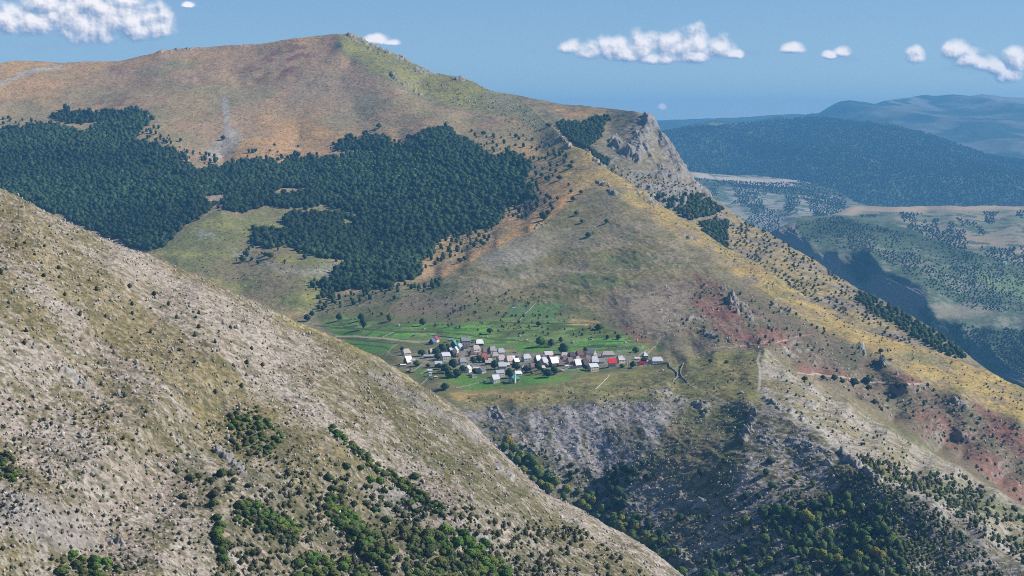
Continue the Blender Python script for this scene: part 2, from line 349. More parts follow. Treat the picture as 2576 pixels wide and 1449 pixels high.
main_ctrl = [
 (-150, 172, 4400), (0, 166, 4500), (200, 158, 4600), (400, 130, 4600), (600, 119, 4600), (740, 99, 4550), (885, 84, 4500), (975, 127, 4400), (1060, 165, 4320), (1160, 193, 4250), (1300, 241, 4050),
 (1408, 336, 3500), (1478, 385, 3300), (1538, 438, 3150), (1598, 479, 3050), (1648, 509, 2980), (1718, 555, 2880), (1788, 595, 2790), (1868, 645, 2700), (1948, 695, 2620),
 (1988, 723, 2580), (2108, 798, 2490), (2188, 834, 2440), (2278, 868, 2400), (2388, 899, 2360), (2488, 934, 2320), (2576, 974, 2290), (2760, 1050, 2200),
 (1500, 465, 3080), (1560, 500, 2960), (1638, 550, 2850), (1703, 585, 2770), (1788, 635, 2690), (1863, 700, 2590), (1988, 779, 2460), (2138, 860, 2340), (2238, 910, 2260), (2318, 955, 2230), (2413, 995, 2200), (2568, 1060, 2160),
 # east face of the summit
 (860, 110, 4400), (880, 160, 4330), (950, 190, 4220), (1000, 220, 4130), (1080, 265, 4020), (1180, 290, 3900), (1280, 320, 3720), (1360, 370, 3500), (1060, 210, 4230), (1180, 250, 4060),
 # high pasture
 (400, 280, 4100), (100, 240, 4250), (560, 400, 3750), (900, 300, 4000), (850, 200, 4250), (600, 200, 4350), (750, 350, 3900), (1000, 340, 3800), (575, 330, 3920), (300, 380, 3800), (1150, 340, 3700),
 # forest bowl
 (1100, 350, 3620), (1250, 380, 3500), (1000, 430, 3450), (1180, 470, 3280), (1300, 450, 3300), (850, 420, 3550), (1000, 510, 3220), (1300, 530, 3080), (1150, 590, 3000), (930, 600, 3020), (700, 470, 3380), (550, 490, 3300), (300, 450, 3520), (100, 350, 3900), (0, 330, 4000),
 (0, 480, 3450), (250, 600, 3100), (380, 630, 2950), (-150, 480, 3500), (1000, 670, 2760), (900, 690, 2720), (830, 730, 2620), (700, 560, 3080), (560, 540, 3100), (560, 600, 2950), (450, 640, 2870),
 (700, 640, 2820), (760, 740, 2580), (800, 650, 2800), (600, 720, 2700),
 # rib with the orange path
 (1110, 692, 2640), (1180, 652, 2710), (1250, 612, 2790), (1330, 570, 2860), (1408, 522, 2960), (1095, 680, 2740), (1170, 640, 2830), (1240, 598, 2910), (1320, 556, 2990),
 # face below the crest
 (1250, 680, 2620), (1400, 640, 2720), (1450, 560, 2870), (1550, 640, 2680), (1700, 720, 2510), (1800, 790, 2370), (1900, 830, 2260), (1500, 740, 2440), (1350, 720, 2520), (1600, 800, 2280), (1700, 850, 2170),
 (1650, 890, 2120), (1560, 850, 2190), (1745, 760, 2430), (1830, 740, 2480), (1950, 800, 2400), (2050, 860, 2300),
 # fields and village terrace
 (800, 800, 2480), (1000, 760, 2480), (1150, 745, 2470), (850, 830, 2380), (1100, 830, 2300), (1300, 770, 2390), (1400, 830, 2240), (1250, 850, 2220), (1000, 860, 2250),
 (1000, 900, 2130), (1100, 880, 2170), (1300, 940, 2030), (1190, 960, 2000), (1500, 925, 2050), (1640, 905, 2080), (1100, 975, 1960), (1400, 880, 2130),
 (1700, 945, 1950), (1500, 965, 1940), (1350, 985, 1920),
 # lip and gorge side
 (1160, 1022, 1900), (1300, 1020, 1880), (1500, 1010, 1860), (1650, 1000, 1850), (1250, 1100, 1825), (1500, 1130, 1785), (1720, 1100, 1755), (1820, 1036, 1795), (1400, 1210, 1750), (1620, 1250, 1692), (1760, 1290, 1632),
 (1480, 1300, 1712), (1700, 1430, 1555), (1900, 1449, 1487), (2100, 1449, 1430), (1500, 1500, 1560), (1900, 1600, 1350), (2300, 1600, 1230),
 # spur: skyline against the ravine
 (1683, 912, 2010), (1730, 896, 2010), (1800, 890, 2005), (1875, 885, 1995), (1925, 879, 1985), (1980, 928, 1930), (2045, 968, 1895), (2135, 1018, 1850), (2235, 1081, 1800), (2294, 1119, 1775), (2357, 1153, 1750), (2407, 1175, 1730),
 (2507, 1235, 1680), (2576, 1277, 1640), (2760, 1390, 1530),
 (1690, 896, 2090), (1740, 879, 2140), (1875, 866, 2150), (1932, 860, 2160), (1992, 908, 2140), (2057, 948, 2140), (2147, 998, 2130), (2245, 1060, 2110), (2365, 1132, 2070), (2417, 1154, 2050), (2517, 1214, 1990), (2586, 1256, 1950), (2770, 1370, 1830),
 # spur crest and its two sides
 (1910, 915, 1930), (1912, 960, 1860), (1920, 1000, 1800), (1975, 1030, 1745), (2060, 1082, 1680), (2140, 1160, 1600), (2200, 1205, 1560), (2280, 1235, 1525), (2350, 1268, 1490), (2480, 1345, 1440), (2576, 1425, 1395), (2760, 1560, 1320),
 (1860, 950, 1900), (1875, 1010, 1780), (1890, 1080, 1715), (1850, 1150, 1675), (1880, 1210, 1625), (2000, 1170, 1638), (2000, 1280, 1562), (2130, 1260, 1558), (2150, 1370, 1475), (2300, 1340, 1467), (2350, 1449, 1400), (2480, 1449, 1385), (2500, 1550, 1320),
 (1960, 950, 1900), (2080, 1040, 1790), (2180, 1100, 1730), (2300, 1190, 1660), (2420, 1260, 1600), (2540, 1340, 1540),
 # red slope beyond the ravine
 (1990, 890, 2200), (2100, 925, 2210), (2150, 945, 2200), (2279, 962, 2190), (2200, 1005, 2150), (2320, 1050, 2140), (2420, 1090, 2110), (2520, 1160, 2050), (2590, 1190, 2030),
]

def near_plane(u, v):
    up = (u - 1288) / FOC; vp = (v - 314) / FOC
    return 480.0 / (vp - 0.55 * up + 0.30)
near_ctrl = [(u, v, near_plane(u, v) * 1.06) for (u, v) in NEAR_TOP[::2]] + [(u, v + 26, near_plane(u, v + 26) * 1.015) for (u, v) in NEAR_TOP[::2]]
for u in range(-200, 1900, 150):
    for v in range(500, 1700, 130):
        tv = float(lerp_line(NEAR_TOP, u))
        if v > tv + 90: near_ctrl.append((u, v, near_plane(u, v) * (1 + 0.012 * math.sin(u * 0.011 + v * 0.013) + 0.008 * math.sin(u * 0.023 - v * 0.017))))

G_NEAR = ground_mat('scree_and_dry_grass', 1.6, 0.9, bump=0.5, amp=0.30)
G_MID = ground_mat('mountain_turf_and_rock', 3.0, 1.6, bump=0.9, amp=0.22)
G_FAR = ground_mat('far_slopes', 9.0, 6.0, bump=3.0, amp=0.22)

# real-world albedos
ROCK = (0.40, 0.375, 0.345); PALE = (0.50, 0.46, 0.42); DRY = (0.30, 0.235, 0.11); OLIVE = (0.155, 0.15, 0.055); TAN = (0.375, 0.255, 0.15)
ORANGE = (0.50, 0.295, 0.115); RUST = (0.25, 0.11, 0.075); YEL = (0.40, 0.30, 0.115); LIME = (0.265, 0.25, 0.08); GREY = (0.24, 0.225, 0.185)
FIELD = (0.075, 0.19, 0.035); REDS = (0.235, 0.105, 0.08); DARKG = (0.05, 0.085, 0.03); SOIL = (0.17, 0.125, 0.10)

# ---- near hillside -------------------------------------------------------
def near_coords(X, Y):
    return X * 0.48 + Y * 0.88, X * 0.88 - Y * 0.48      # across the fall line, along it
def near_rockmask(U, V):
    m = stroke(U, V, [(158, 928), (185, 942), (205, 965), (218, 972)], 7, 3)
    m = np.maximum(m, stroke(U, V, [(548, 1132), (575, 1150), (612, 1188)], 9, 4))
    m = np.maximum(m, stroke(U, V, [(270, 1355), (310, 1372)], 5, 3))
    m = np.maximum(m, stroke(U, V, [(1180, 1340), (1232, 1368)], 6, 3))
    m = np.maximum(m, stroke(U, V, [(1250, 1175), (1290, 1205)], 7, 4))
    m = np.maximum(m, 0.6 * poly(U, V, [(0, 1230), (60, 1240), (200, 1290), (260, 1380), (150, 1390), (40, 1330), (0, 1320)], 20))
    m = np.maximum(m, 0.6 * stroke(U, V, [(930, 940), (1000, 985), (1060, 1020), (1130, 1060), (1200, 1110)], 10, 8))
    m = np.maximum(m, 0.6 * poly(U, V, [(900, 1220), (1010, 1230), (1080, 1290), (1060, 1330), (950, 1290)], 15))
    return m
def near_disp(s, U, V, X, Y, Z, N):
    a, l = near_coords(X, Y)
    wa = a + 8 * (fbm(X, Y, 60, 3, 3) - .5) + 2.5 * (fbm(X, Y, 12, 2, 4) - .5)
    h = 3.5 * (fbm(wa, l * 0.35, 70, 3, 11) - .5) + 0.9 * (fbm(wa, l * 0.3, 14, 3, 12) - .5)
    h += 0.9 * (fbm(wa, l * 0.45, 2.4, 3, 13) - .5) + 1.2 * (fbm(X, Y + Z, 1.5, 2, 14) - .5)
    r = near_rockmask(U + 14 * (fbm(U, V, 10, 3, 5) - .5), V + 14 * (fbm(U, V, 10, 3, 6) - .5))
    h += r * (.4 + 5.0 * (ridged(X, Y + Z, 6, 4, 15) - .42))
    return h
def near_color(s, U, V, X, Y, Z, N, h):
    a, l = near_coords(X, Y)
    wa = a + 8 * (fbm(X, Y, 60, 3, 3) - .5) + 2.5 * (fbm(X, Y, 12, 2, 4) - .5)
    streak = st(fbm(wa, l * 0.38, 1.3, 3, 21, .62)); band = st(fbm(wa, l * 0.14, 24, 3, 22)); blot = st(fbm(X, Y, 18, 4, 23, .6))
    g = 0.36 * band + 0.24 * blot + 0.40 * streak          # low = rock, high = grass
    uw = U + 44 * (fbm(U, V, 60, 4, 31) - .5); vw = V + 44 * (fbm(U, V, 60, 4, 32) - .5)
    bias = np.zeros(U.shape, np.float32)
    for pts, w, b in [([(0, 745), (200, 880), (400, 1010), (560, 1120)], 30, .05), ([(160, 990), (300, 1075), (420, 1130)], 26, .12), ([(330, 840), (560, 960), (800, 1080), (900, 1160)], 28, .06),
                      ([(0, 500), (200, 600), (420, 690)], 20, -.03), ([(300, 640), (520, 760), (760, 900)], 36, -.10), ([(520, 780), (700, 930), (760, 1010)], 20, -.07),
                      ([(380, 770), (520, 880), (640, 950)], 16, -.07), ([(700, 950), (860, 1080), (960, 1170), (1080, 1260), (1180, 1330)], 17, -.24), ([(1020, 1220), (1180, 1320)], 18, -.18),
                      ([(200, 1100), (330, 1180), (480, 1340)], 24, -.10), ([(0, 1010), (200, 1100), (320, 1180)], 26, -.04), ([(850, 1130), (960, 1200), (1060, 1260), (1110, 1290)], 11, .3),
                      ([(750, 812), (950, 899), (1050, 964), (1130, 1020)], 12, .2), ([(0, 478), (300, 615), (565, 724), (750, 812)], 7, -.05), ([(820, 930), (1000, 1080), (1150, 1180)], 50, .06),
                      ([(0, 1260), (150, 1330), (250, 1400)], 36, -.14), ([(640, 1120), (760, 1260), (900, 1400), (960, 1449)], 18, -.06),
                      ([(0, 1150), (100, 1190), (250, 1260)], 22, -.06), ([(1250, 1150), (1400, 1270), (1560, 1390)], 18, -.06)]:
        bias += (1.9 if b < 0 else 1.3) * b * stroke(uw, vw, pts, w, w * .9)
    g = g + bias + .025
    grass = sstep(.36, .62, g)
    yellow = st(fbm(wa, l * .3, 45, 3, 24))
    low = sstep(1000, 1350, V + 0 * U)
    gc = mix(np.broadcast_to(np.array((0.14, 0.13, 0.058)), U.shape + (3,)), (0.265, 0.215, 0.105), np.clip(yellow * .8 + .2 - .5 * low, 0, 1))
    gc = mix(gc, (0.30, 0.26, 0.09), stroke(uw * .3 + U * .7, vw * .3 + V * .7, [(690, 785), (850, 853), (950, 897), (1050, 962)], 11, 7) * .9)
    fine = st(fbm(X, Y + Z, 1.1, 2, 25), 3.0); mid = st(fbm(X, Y + Z, 3.2, 2, 26))
    rk = mix(np.broadcast_to(np.array((0.265, 0.225, 0.195)), U.shape + (3,)), (0.51, 0.455, 0.41), fine * .6 + mid * .25)
    rk = mix(rk, (0.30, 0.235, 0.18), sstep(.5, .62, fbm(X, Y, 30, 3, 27)) * .4)
    screes = np.zeros(U.shape, np.float32)
    for pts, w in [([(300, 640), (520, 760), (760, 900), (880, 985)], 20), ([(520, 780), (700, 930), (760, 1010)], 10), ([(700, 950), (860, 1080), (960, 1170), (1080, 1260), (1180, 1330)], 11), ([(1020, 1220), (1180, 1320)], 9), ([(60, 860), (260, 1000), (420, 1160), (520, 1300)], 14), ([(0, 1250), (150, 1330), (250, 1400)], 22), ([(640, 1120), (760, 1260), (900, 1400)], 9), ([(380, 770), (520, 880), (640, 950)], 8)]:
        screes = np.maximum(screes, stroke(uw * .6 + U * .4, vw * .6 + V * .4, pts, w, w * .9))
    c = mix(rk, gc * (.72 + .55 * st(fbm(X, Y + Z, 1.4, 2, 28), 3)[..., None]), grass * .9)
    c = mix(c, rk * 1.08, screes * .6 * sstep(.35, .6, st(fbm(wa, l * .25, 5, 3, 37))))
    pebble = sstep(.60, .70, fbm(wa, l * .5, 1.3, 2, 33)); c = mix(c, (0.46, 0.42, 0.37), pebble * .75 * (1 - .35 * grass))
    t = fbm(X, Y + Z, 1.5, 2, 29); c = mix(c, (0.11, 0.10, 0.05), sstep(.56, .68, t) * .5)
    t = fbm(X, Y + Z, 4.2, 2, 36); c = mix(c, (0.095, 0.095, 0.045), sstep(.60, .70, t) * .6)
    dk = poly(uw, vw, [(430, 1130), (560, 990), (680, 1010), (820, 1120), (900, 1160), (1000, 1250), (1150, 1340), (1300, 1400), (1400, 1460), (560, 1460), (500, 1300)], 70)
    c = mix(c, (0.075, 0.085, 0.035), dk * .55 * sstep(.42, .58, fbm(X, Y, 7, 4, 34)))
    up = stroke(uw, vw, [(900, 960), (1050, 1060), (1180, 1180), (1300, 1290)], 60, 45)
    c = mix(c, (0.105, 0.105, 0.045), up * .65 * sstep(.40, .58, fbm(X, Y, 4, 3, 35)))
    r = near_rockmask(U + 14 * (fbm(U, V, 10, 3, 5) - .5), V + 14 * (fbm(U, V, 10, 3, 6) - .5))
    c = mix(c, mix(np.broadcast_to(np.array((0.22, 0.21, 0.21)), U.shape + (3,)), (0.42, 0.40, 0.39), st(fbm(X, Y + Z, 2.4, 3, 30))), r * .9)
    for pts in [[(742, 990), (800, 960), (860, 930), (905, 905)], [(1165, 1280), (1230, 1275), (1310, 1262)], [(1040, 1415), (1120, 1420), (1200, 1408), (1290, 1390)]]:
        c = mix(c, (0.42, 0.37, 0.31), stroke(U, V, pts, 1.3, 1.0) * .6)
    return c * np.array((.86, .86, .84), np.float32)
L_NEAR = Layer('hillside', NEAR_TOP, lambda u: np.maximum(1560, lerp_line(NEAR_TOP, u) + 120), near_ctrl, -330, 1900, 2.1, 620, G_NEAR, near_disp, near_color, back=480, bdrop=0.62, brows=16, blur=2.5, pw=0.92)

# ---- village mountain ----------------------------------------------------
FOREST = [
 [(-60, 350), (0, 335), (60, 322), (120, 318), (160, 330), (200, 345), (250, 332), (240, 322), (290, 290), (350, 285), (375, 310), (350, 335), (330, 345), (345, 365), (380, 372), (420, 378), (455, 395), (470, 420), (500, 440), (540, 420), (555, 428),
  (600, 415), (700, 405), (760, 398), (830, 398), (850, 402), (900, 385), (960, 385), (1020, 380), (1045, 350), (1100, 330), (1130, 335), (1140, 360), (1190, 375), (1205, 395), (1245, 405), (1300, 400), (1330, 420), (1330, 445), (1310, 465), (1340, 480),
  (1335, 500), (1265, 520), (1260, 560), (1200, 580), (1130, 590), (1100, 600), (1085, 640), (1060, 660), (1055, 690), (990, 710), (960, 725), (900, 718), (830, 728), (820, 715), (870, 665), (860, 650), (820, 650), (735, 620), (720, 600), (715, 560),
  (750, 545), (850, 545), (900, 560), (920, 540), (870, 520), (800, 505), (770, 520), (700, 522), (665, 510), (640, 520), (580, 535), (555, 525), (570, 490), (520, 520), (505, 550), (470, 560), (440, 590), (375, 632), (330, 610), (200, 560), (0, 480), (-60, 480)],
 [(640, 585), (650, 582), (720, 592), (725, 610), (690, 618), (650, 610)],
 [(845, 372), (870, 356), (900, 350), (960, 350), (985, 362), (980, 378), (900, 378)],
 [(135, 285), (175, 278), (245, 285), (250, 300), (200, 305), (150, 300)],
 [(255, 290), (330, 280), (378, 295), (372, 320), (300, 335), (250, 330)],
]
CLEAR = [[(515, 490), (575, 478), (570, 496), (550, 505), (530, 512), (515, 500)], [(672, 480), (720, 468), (770, 475), (770, 488), (690, 490)], [(330, 502), (345, 498), (350, 505), (338, 510)], [(865, 548), (895, 558), (890, 568), (860, 565)], [(275, 545), (298, 546), (290, 552), (276, 552)]]
FIELDS = [  # traced meadow plots: outline, colour
 ([(800, 812), (850, 790), (900, 800), (1000, 815), (1150, 812), (1290, 800), (1420, 800), (1560, 835), (1640, 855), (1625, 885), (1500, 885), (1330, 870), (1200, 865), (1080, 862), (960, 860), (860, 850)], (0.085, 0.165, 0.045)),
 ([(820, 826), (940, 832), (1040, 838), (1035, 852), (930, 846), (850, 845)], (0.07, 0.215, 0.03)),
 ([(860, 852), (940, 862), (1000, 870), (960, 890), (920, 885)], (0.07, 0.19, 0.035)),
 ([(985, 815), (1080, 815), (1150, 822), (1060, 832), (960, 828)], (0.085, 0.205, 0.04)),
 ([(1090, 835), (1180, 818), (1240, 822), (1260, 835), (1200, 842)], (0.07, 0.22, 0.03)),
 ([(1080, 838), (1200, 846), (1300, 855), (1290, 862), (1190, 858), (1080, 852)], (0.085, 0.225, 0.035)),
 ([(1285, 768), (1340, 765), (1310, 798), (1260, 800)], (0.075, 0.155, 0.055)), ([(1348, 765), (1420, 768), (1385, 812), (1300, 812)], (0.075, 0.165, 0.05)),
 ([(1200, 866), (1330, 868), (1420, 872), (1400, 888), (1250, 880)], (0.075, 0.21, 0.03)),
 ([(1430, 860), (1500, 852), (1630, 852), (1620, 875), (1450, 870)], (0.07, 0.225, 0.035)),
 ([(1430, 875), (1520, 880), (1500, 892), (1420, 890)], (0.065, 0.18, 0.03)), ([(1530, 872), (1625, 866), (1600, 890), (1540, 892)], (0.10, 0.20, 0.06)),
 ([(1240, 878), (1300, 880), (1280, 886), (1240, 884)], (0.30, 0.24, 0.11)), ([(1262, 866), (1298, 868), (1290, 876), (1255, 875)], (0.12, 0.17, 0.07)), ([(1010, 845), (1060, 846), (1040, 852)], (0.11, 0.15, 0.07)),
 ([(1110, 955), (1180, 940), (1260, 960), (1380, 955), (1400, 968), (1290, 975), (1180, 972)], (0.07, 0.18, 0.03)), ([(1300, 945), (1440, 948), (1420, 965), (1330, 965)], (0.075, 0.22, 0.03)),
 ([(1655, 850), (1672, 862), (1668, 885), (1650, 882), (1640, 868)], (0.08, 0.16, 0.045)), ([(1150, 968), (1240, 972), (1250, 980), (1180, 984)], (0.075, 0.19, 0.03)), ([(1395, 925), (1520, 925), (1480, 940), (1420, 942)], (0.08, 0.15, 0.045)),
 ([(1040, 925), (1095, 930), (1075, 945), (1030, 945)], (0.085, 0.17, 0.04)),
 ([(1440, 800), (1510, 808), (1490, 822), (1425, 818)], (0.24, 0.22, 0.09)),
]
ROCKS_MAIN = [  # rocky outcrops: stroke points, half width, height
 ([(885, 86), (915, 100), (950, 118), (985, 135), (1020, 150)], 9, 5), ([(985, 190), (1030, 220), (1055, 240)], 5, 6), ([(1035, 160), (1085, 182)], 6, 3), ([(400, 130), (430, 130), (500, 133)], 3, 4), ([(1140, 190), (1165, 196)], 4, 4),
 ([(1822, 730), (1838, 752), (1850, 780), (1862, 792)], 9, 9), ([(1950, 762), (1965, 778), (1985, 788)], 8, 8), ([(1870, 770), (1890, 800)], 6, 4), ([(1790, 800), (1745, 805), (1730, 803)], 4, 3), ([(2220, 910), (2245, 930), (2255, 945)], 7, 8), ([(2160, 878), (2175, 890)], 7, 6),
 ([(1770, 835), (1800, 850)], 5, 3), ([(2400, 1010), (2430, 1030)], 5, 4), ([(2355, 1090), (2375, 1100)], 4, 3), ([(2170, 985), (2185, 992)], 4, 3), ([(1970, 870), (2010, 890), (2040, 880)], 7, 3),
 ([(1650, 985), (1720, 1000)], 14, 2), ([(1680, 970), (1725, 985)], 8, 2), ([(1755, 1010), (1775, 1025), (1765, 1045)], 10, 4), ([(1895, 1035), (1890, 1070), (1872, 1110)], 8, 5), ([(1925, 1000), (1960, 1020), (2010, 1045), (2050, 1075)], 5, 3),
 ([(1415, 345), (1440, 368)], 5, 5), ([(1480, 388), (1530, 430)], 4, 4), ([(1500, 455), (1560, 500)], 3, 3), ([(1600, 490), (1650, 520)], 3, 3), ([(1720, 585), (1800, 630)], 3, 3), ([(1880, 690), (1930, 725)], 2.5, 2), ([(2120, 1140), (2170, 1185), (2205, 1208)], 7, 5), ([(1930, 1100), (1960, 1130)], 14, 3), ([(2000, 1110), (2080, 1150)], 16, 2.5),
 ([(1240, 1035), (1262, 1050), (1250, 1075)], 10, 4), ([(1300, 1110), (1360, 1150)], 10, 3), ([(1700, 1245), (1760, 1270)], 18, 3), ([(1560, 1265), (1620, 1290)], 14, 2), ([(1700, 1400), (1730, 1440)], 18, 5), ([(1420, 982), (1440, 985)], 4, 3), ([(2030, 1008), (2060, 1020)], 5, 3), ([(1380, 560), (1345, 570)], 3, 3)]
def main_rock(U, V):
    m = np.zeros(U.shape, np.float32); hh = np.zeros(U.shape, np.float32)
    for pts, w, a in ROCKS_MAIN:
        k = stroke(U, V, pts, w, w * .6); m = np.maximum(m, k); hh = np.maximum(hh, k * a)
    return m, hh
GORGE = [(1150, 1030), (1300, 1025), (1500, 1015), (1650, 1005), (1760, 1010), (1900, 1015), (1925, 990), (1980, 1035), (2080, 1090), (2140, 1155), (2210, 1210), (2350, 1265), (2576, 1425), (2800, 1580), (2800, 1720), (1100, 1720), (1100, 1100)]
REDZONES = [[(1735, 735), (1770, 730), (1810, 735), (1835, 770), (1860, 800), (1890, 830), (1925, 862), (1900, 875), (1860, 862), (1815, 835), (1775, 800), (1745, 765)],
            [(2240, 925), (2300, 945), (2330, 965), (2280, 965), (2245, 950)], [(1890, 830), (1960, 815), (1980, 850), (2000, 880), (1940, 860), (1900, 862)],
            [(2290, 1030), (2380, 1050), (2480, 1120), (2576, 1190), (2700, 1280), (2700, 1370), (2576, 1285), (2480, 1190), (2400, 1130), (2330, 1090)], [(2440, 1010), (2540, 1060), (2620, 1120), (2620, 1180), (2500, 1100)],
            [(2000, 905), (2080, 925), (2160, 950), (2060, 945), (2005, 935)], [(1560, 820), (1600, 835), (1650, 870), (1600, 860)], [(1740, 690), (1790, 700), (1830, 725), (1790, 730), (1745, 715)]]
def main_disp(s, U, V, X, Y, Z, N):
    far = sstep(2300, 3600, Y)
    gor = poly(U, V, GORGE, 14)
    terr = poly(U, V, [(780, 800), (1300, 760), (1500, 800), (1660, 860), (1680, 905), (1650, 930), (1400, 985), (1150, 1010), (1050, 960), (800, 830)], 16)
    vil = poly(U, V, [(985, 845), (1660, 870), (1700, 930), (1300, 985), (1000, 960)], 16)
    h = 26 * (fbm(X, Y, 330, 3, 41) - .5) * far
    h += 9 * (fbm(X, Y, 90, 3, 42) - .5) * (1 - .85 * terr) * (1 - .3 * gor)
    h += 2.2 * (fbm(X, Y + .6 * Z, 22, 3, 43) - .5) * (1 - .6 * terr) * (1 - .75 * vil)
    h += 1.1 * (fbm(X, Y + Z, 6, 3, 44) - .5) * (1 - .5 * terr) * (1 - .9 * vil)
    # gullied face under the crest
    face = poly(U, V, [(1150, 700), (1400, 620), (1560, 560), (1750, 640), (1900, 760), (2050, 850), (2250, 930), (2480, 1040), (2640, 1100), (2700, 1330), (2300, 1080), (1950, 880), (1650, 870), (1500, 790), (1200, 760)], 40)
    h -= face * 5.5 * (ridged(X + .5 * Y + 12 * fbm(X, Y, 60, 2, 46), Y * .35 + Z * 0, 60, 3, 45) - .5)
    h += face * 2.6 * (ridged(X, Z * 3.0 + 10 * fbm(X, Y, 50, 2, 48), 14, 3, 47) - .5)
    # gorge side: ribs down the slope and ledges
    h += gor * (5.5 * (ridged(X * .9 + Y * .25, Y * .4 + Z * .3, 34, 3, 49) - .5) + 2.0 * (fbm(X, Y + Z, 7, 3, 50) - .5))
    r, rh = main_rock(U + 22 * (fbm(U, V, 13, 4, 51, .65) - .5), V + 22 * (fbm(U, V, 13, 4, 52, .65) - .5))
    brk = sstep(.40, .60, fbm(X, Y * .7 + Z, 15, 4, 54, .6)); r = r * brk; rh = rh * brk
    h += rh * (0.30 + 2.2 * (ridged(X + .4 * Z, Y * .6 + Z * 1.4, 9, 4, 53, .62) - .42))
    rough = 1 - np.maximum(terr, .0) * .8
    h += rough * ((.8 + .7 * gor) * (fbm(X, Y + Z, 3.4, 2, 55) - .5))
    # sheep tracks and slumps along the contours
    tz = Z + 9 * (fbm(X, Y, 70, 3, 56) - .5) + 3 * (fbm(X, Y, 18, 2, 57) - .5)
    h += (.35 + face) * (1 - terr) * 2.0 * (np.abs(((tz / 6.5) % 1) - .5) - .25) * sstep(.42, .6, fbm(X, Y, 90, 3, 58))
    s.masks = dict(gor=gor, terr=terr, face=face, rock=r)
    return h
def cells(U, V, sc, seed):
    return np.floor(U / sc), np.floor(V / sc)
def main_color(s, U, V, X, Y, Z, N, h):
    m = s.masks; shp = U.shape + (3,)
    w = lambda a, sc, sd: a * (fbm(X, Y + Z, sc, 3, sd) - .5)
    uw = U + w(40, 160, 61); vw = V + w(26, 160, 62)
    uf = U + w(12, 25, 63); vf = V + w(8, 25, 64)
    n1 = fbm(X, Y, 120, 4, 65); n2 = fbm(X, Y, 26, 4, 66); n3 = fbm(X, Y + Z, 6, 3, 67, .7); n4 = fbm(X, Y + Z, 2.6, 2, 68)
    # upper pasture
    c = mix(np.broadcast_to(np.array(TAN, np.float32), shp), (0.30, 0.24, 0.13), sstep(.42, .62, n1))
    c = mix(c, ORANGE, sstep(.56, .72, fbm(X, Y, 200, 4, 69)) * .45)
    for pts, a in [([(540, 400), (600, 350), (760, 310), (1000, 340), (1000, 370), (850, 395), (600, 418)], .8), ([(0, 165), (160, 162), (150, 175), (0, 200)], .6), ([(300, 330), (440, 340), (430, 380)], .3), ([(400, 240), (500, 240), (540, 300), (420, 330)], .2)]:
        c = mix(c, ORANGE, poly(uw, vw, pts, 18) * a * sstep(.3, .6, n2 + .05))
    rust = sstep(.50, .66, fbm(X, Y, 26, 3, 70)) 
    for pts, a in [([(650, 170), (740, 120), (850, 108), (780, 150), (740, 190), (620, 200)], .85), ([(200, 260), (330, 245), (350, 270), (230, 285)], .8), ([(380, 160), (420, 150), (440, 165), (390, 175)], .6), ([(0, 180), (420, 170), (440, 230), (100, 260)], .25), ([(400, 130), (860, 110), (700, 230), (450, 220)], .25)]:
        c = mix(c, RUST, poly(uw, vw, pts, 24) * a * rust)
    c = mix(c, GREY, poly(uw, vw, [(760, 190), (860, 190), (950, 240), (1000, 270), (860, 300), (700, 290)], 30) * .28)
    # east face of the summit, lime-yellow turf
    ef = poly(uf, vf, [(850, 92), (885, 82), (1000, 130), (1160, 190), (1300, 240), (1420, 330), (1480, 385), (1400, 350), (1290, 300), (1130, 270), (1060, 252), (1000, 215), (930, 180), (870, 140), (845, 115)], 7)
    c = mix(c, mix(np.broadcast_to(np.array(LIME), shp), (0.21, 0.20, 0.085), sstep(.45, .65, n2)), ef)
    c = mix(c, GREY, sstep(1160, 1260, U) * ef * .45)
    c = mix(c, (0.20, 0.185, 0.14), stroke(uf, vf, [(845, 95), (865, 135), (930, 180), (1000, 215), (1040, 245), (1130, 272), (1230, 300)], 4, 3) * .6)
    # scree gullies
    for pts, wd, a in [([(565, 255), (572, 290), (570, 320), (582, 350)], 8, .8), ([(582, 345), (560, 375), (545, 385)], 24, .75), ([(0, 210), (60, 190), (120, 178), (155, 172)], 5, .8), ([(480, 440), (530, 425)], 10, .6)]:
        c = mix(c, (0.38, 0.355, 0.31), stroke(uf, vf, pts, wd, wd * .5) * a * sstep(.25, .55, n3 + .15))
    # bowl meadow
    md = poly(uw, vw, [(380, 640), (520, 530), (640, 520), (860, 500), (900, 560), (820, 650), (860, 680), (820, 740), (800, 800), (600, 740)], 18)
    mc = mix(np.broadcast_to(np.array((0.195, 0.20, 0.075)), shp), (0.28, 0.27, 0.085), sstep(.5, .68, fbm(X, Y, 70, 4, 71))); mc = mix(mc, (0.24, 0.19, 0.11), sstep(.5, .7, fbm(X, Y, 90, 4, 72)) * .8)
    c = mix(c, mc, md)
    for pts in [[(495, 575), (545, 590), (540, 605), (500, 600)], [(575, 625), (620, 635), (640, 660), (600, 655)], [(640, 655), (740, 680), (860, 665), (830, 700), (700, 690)], [(515, 490), (575, 480), (560, 505)], [(672, 482), (770, 475), (770, 488)], [(860, 360), (920, 380), (850, 395)]]:
        c = mix(c, (0.31, 0.295, 0.26), poly(uf, vf, pts, 9) * .75 * sstep(.35, .6, n3 + .08))
    # spur face: grey-green turf, soil bands
    lower = poly(uw, vw, [(1100, 700), (1250, 610), (1420, 520), (1500, 465), (1640, 545), (1800, 635), (2000, 780), (2240, 905), (2500, 1030), (2800, 1130), (2800, 1700), (700, 1700), (700, 820), (900, 740)], 12)
    fc = mix(np.broadcast_to(np.array((0.195, 0.172, 0.078)), shp), (0.26, 0.215, 0.13), sstep(.42, .64, n1 * .5 + n2 * .5))
    fc = mix(fc, (0.25, 0.215, 0.165), sstep(.54, .68, fbm(X, Y, 60, 4, 73)) * .5)
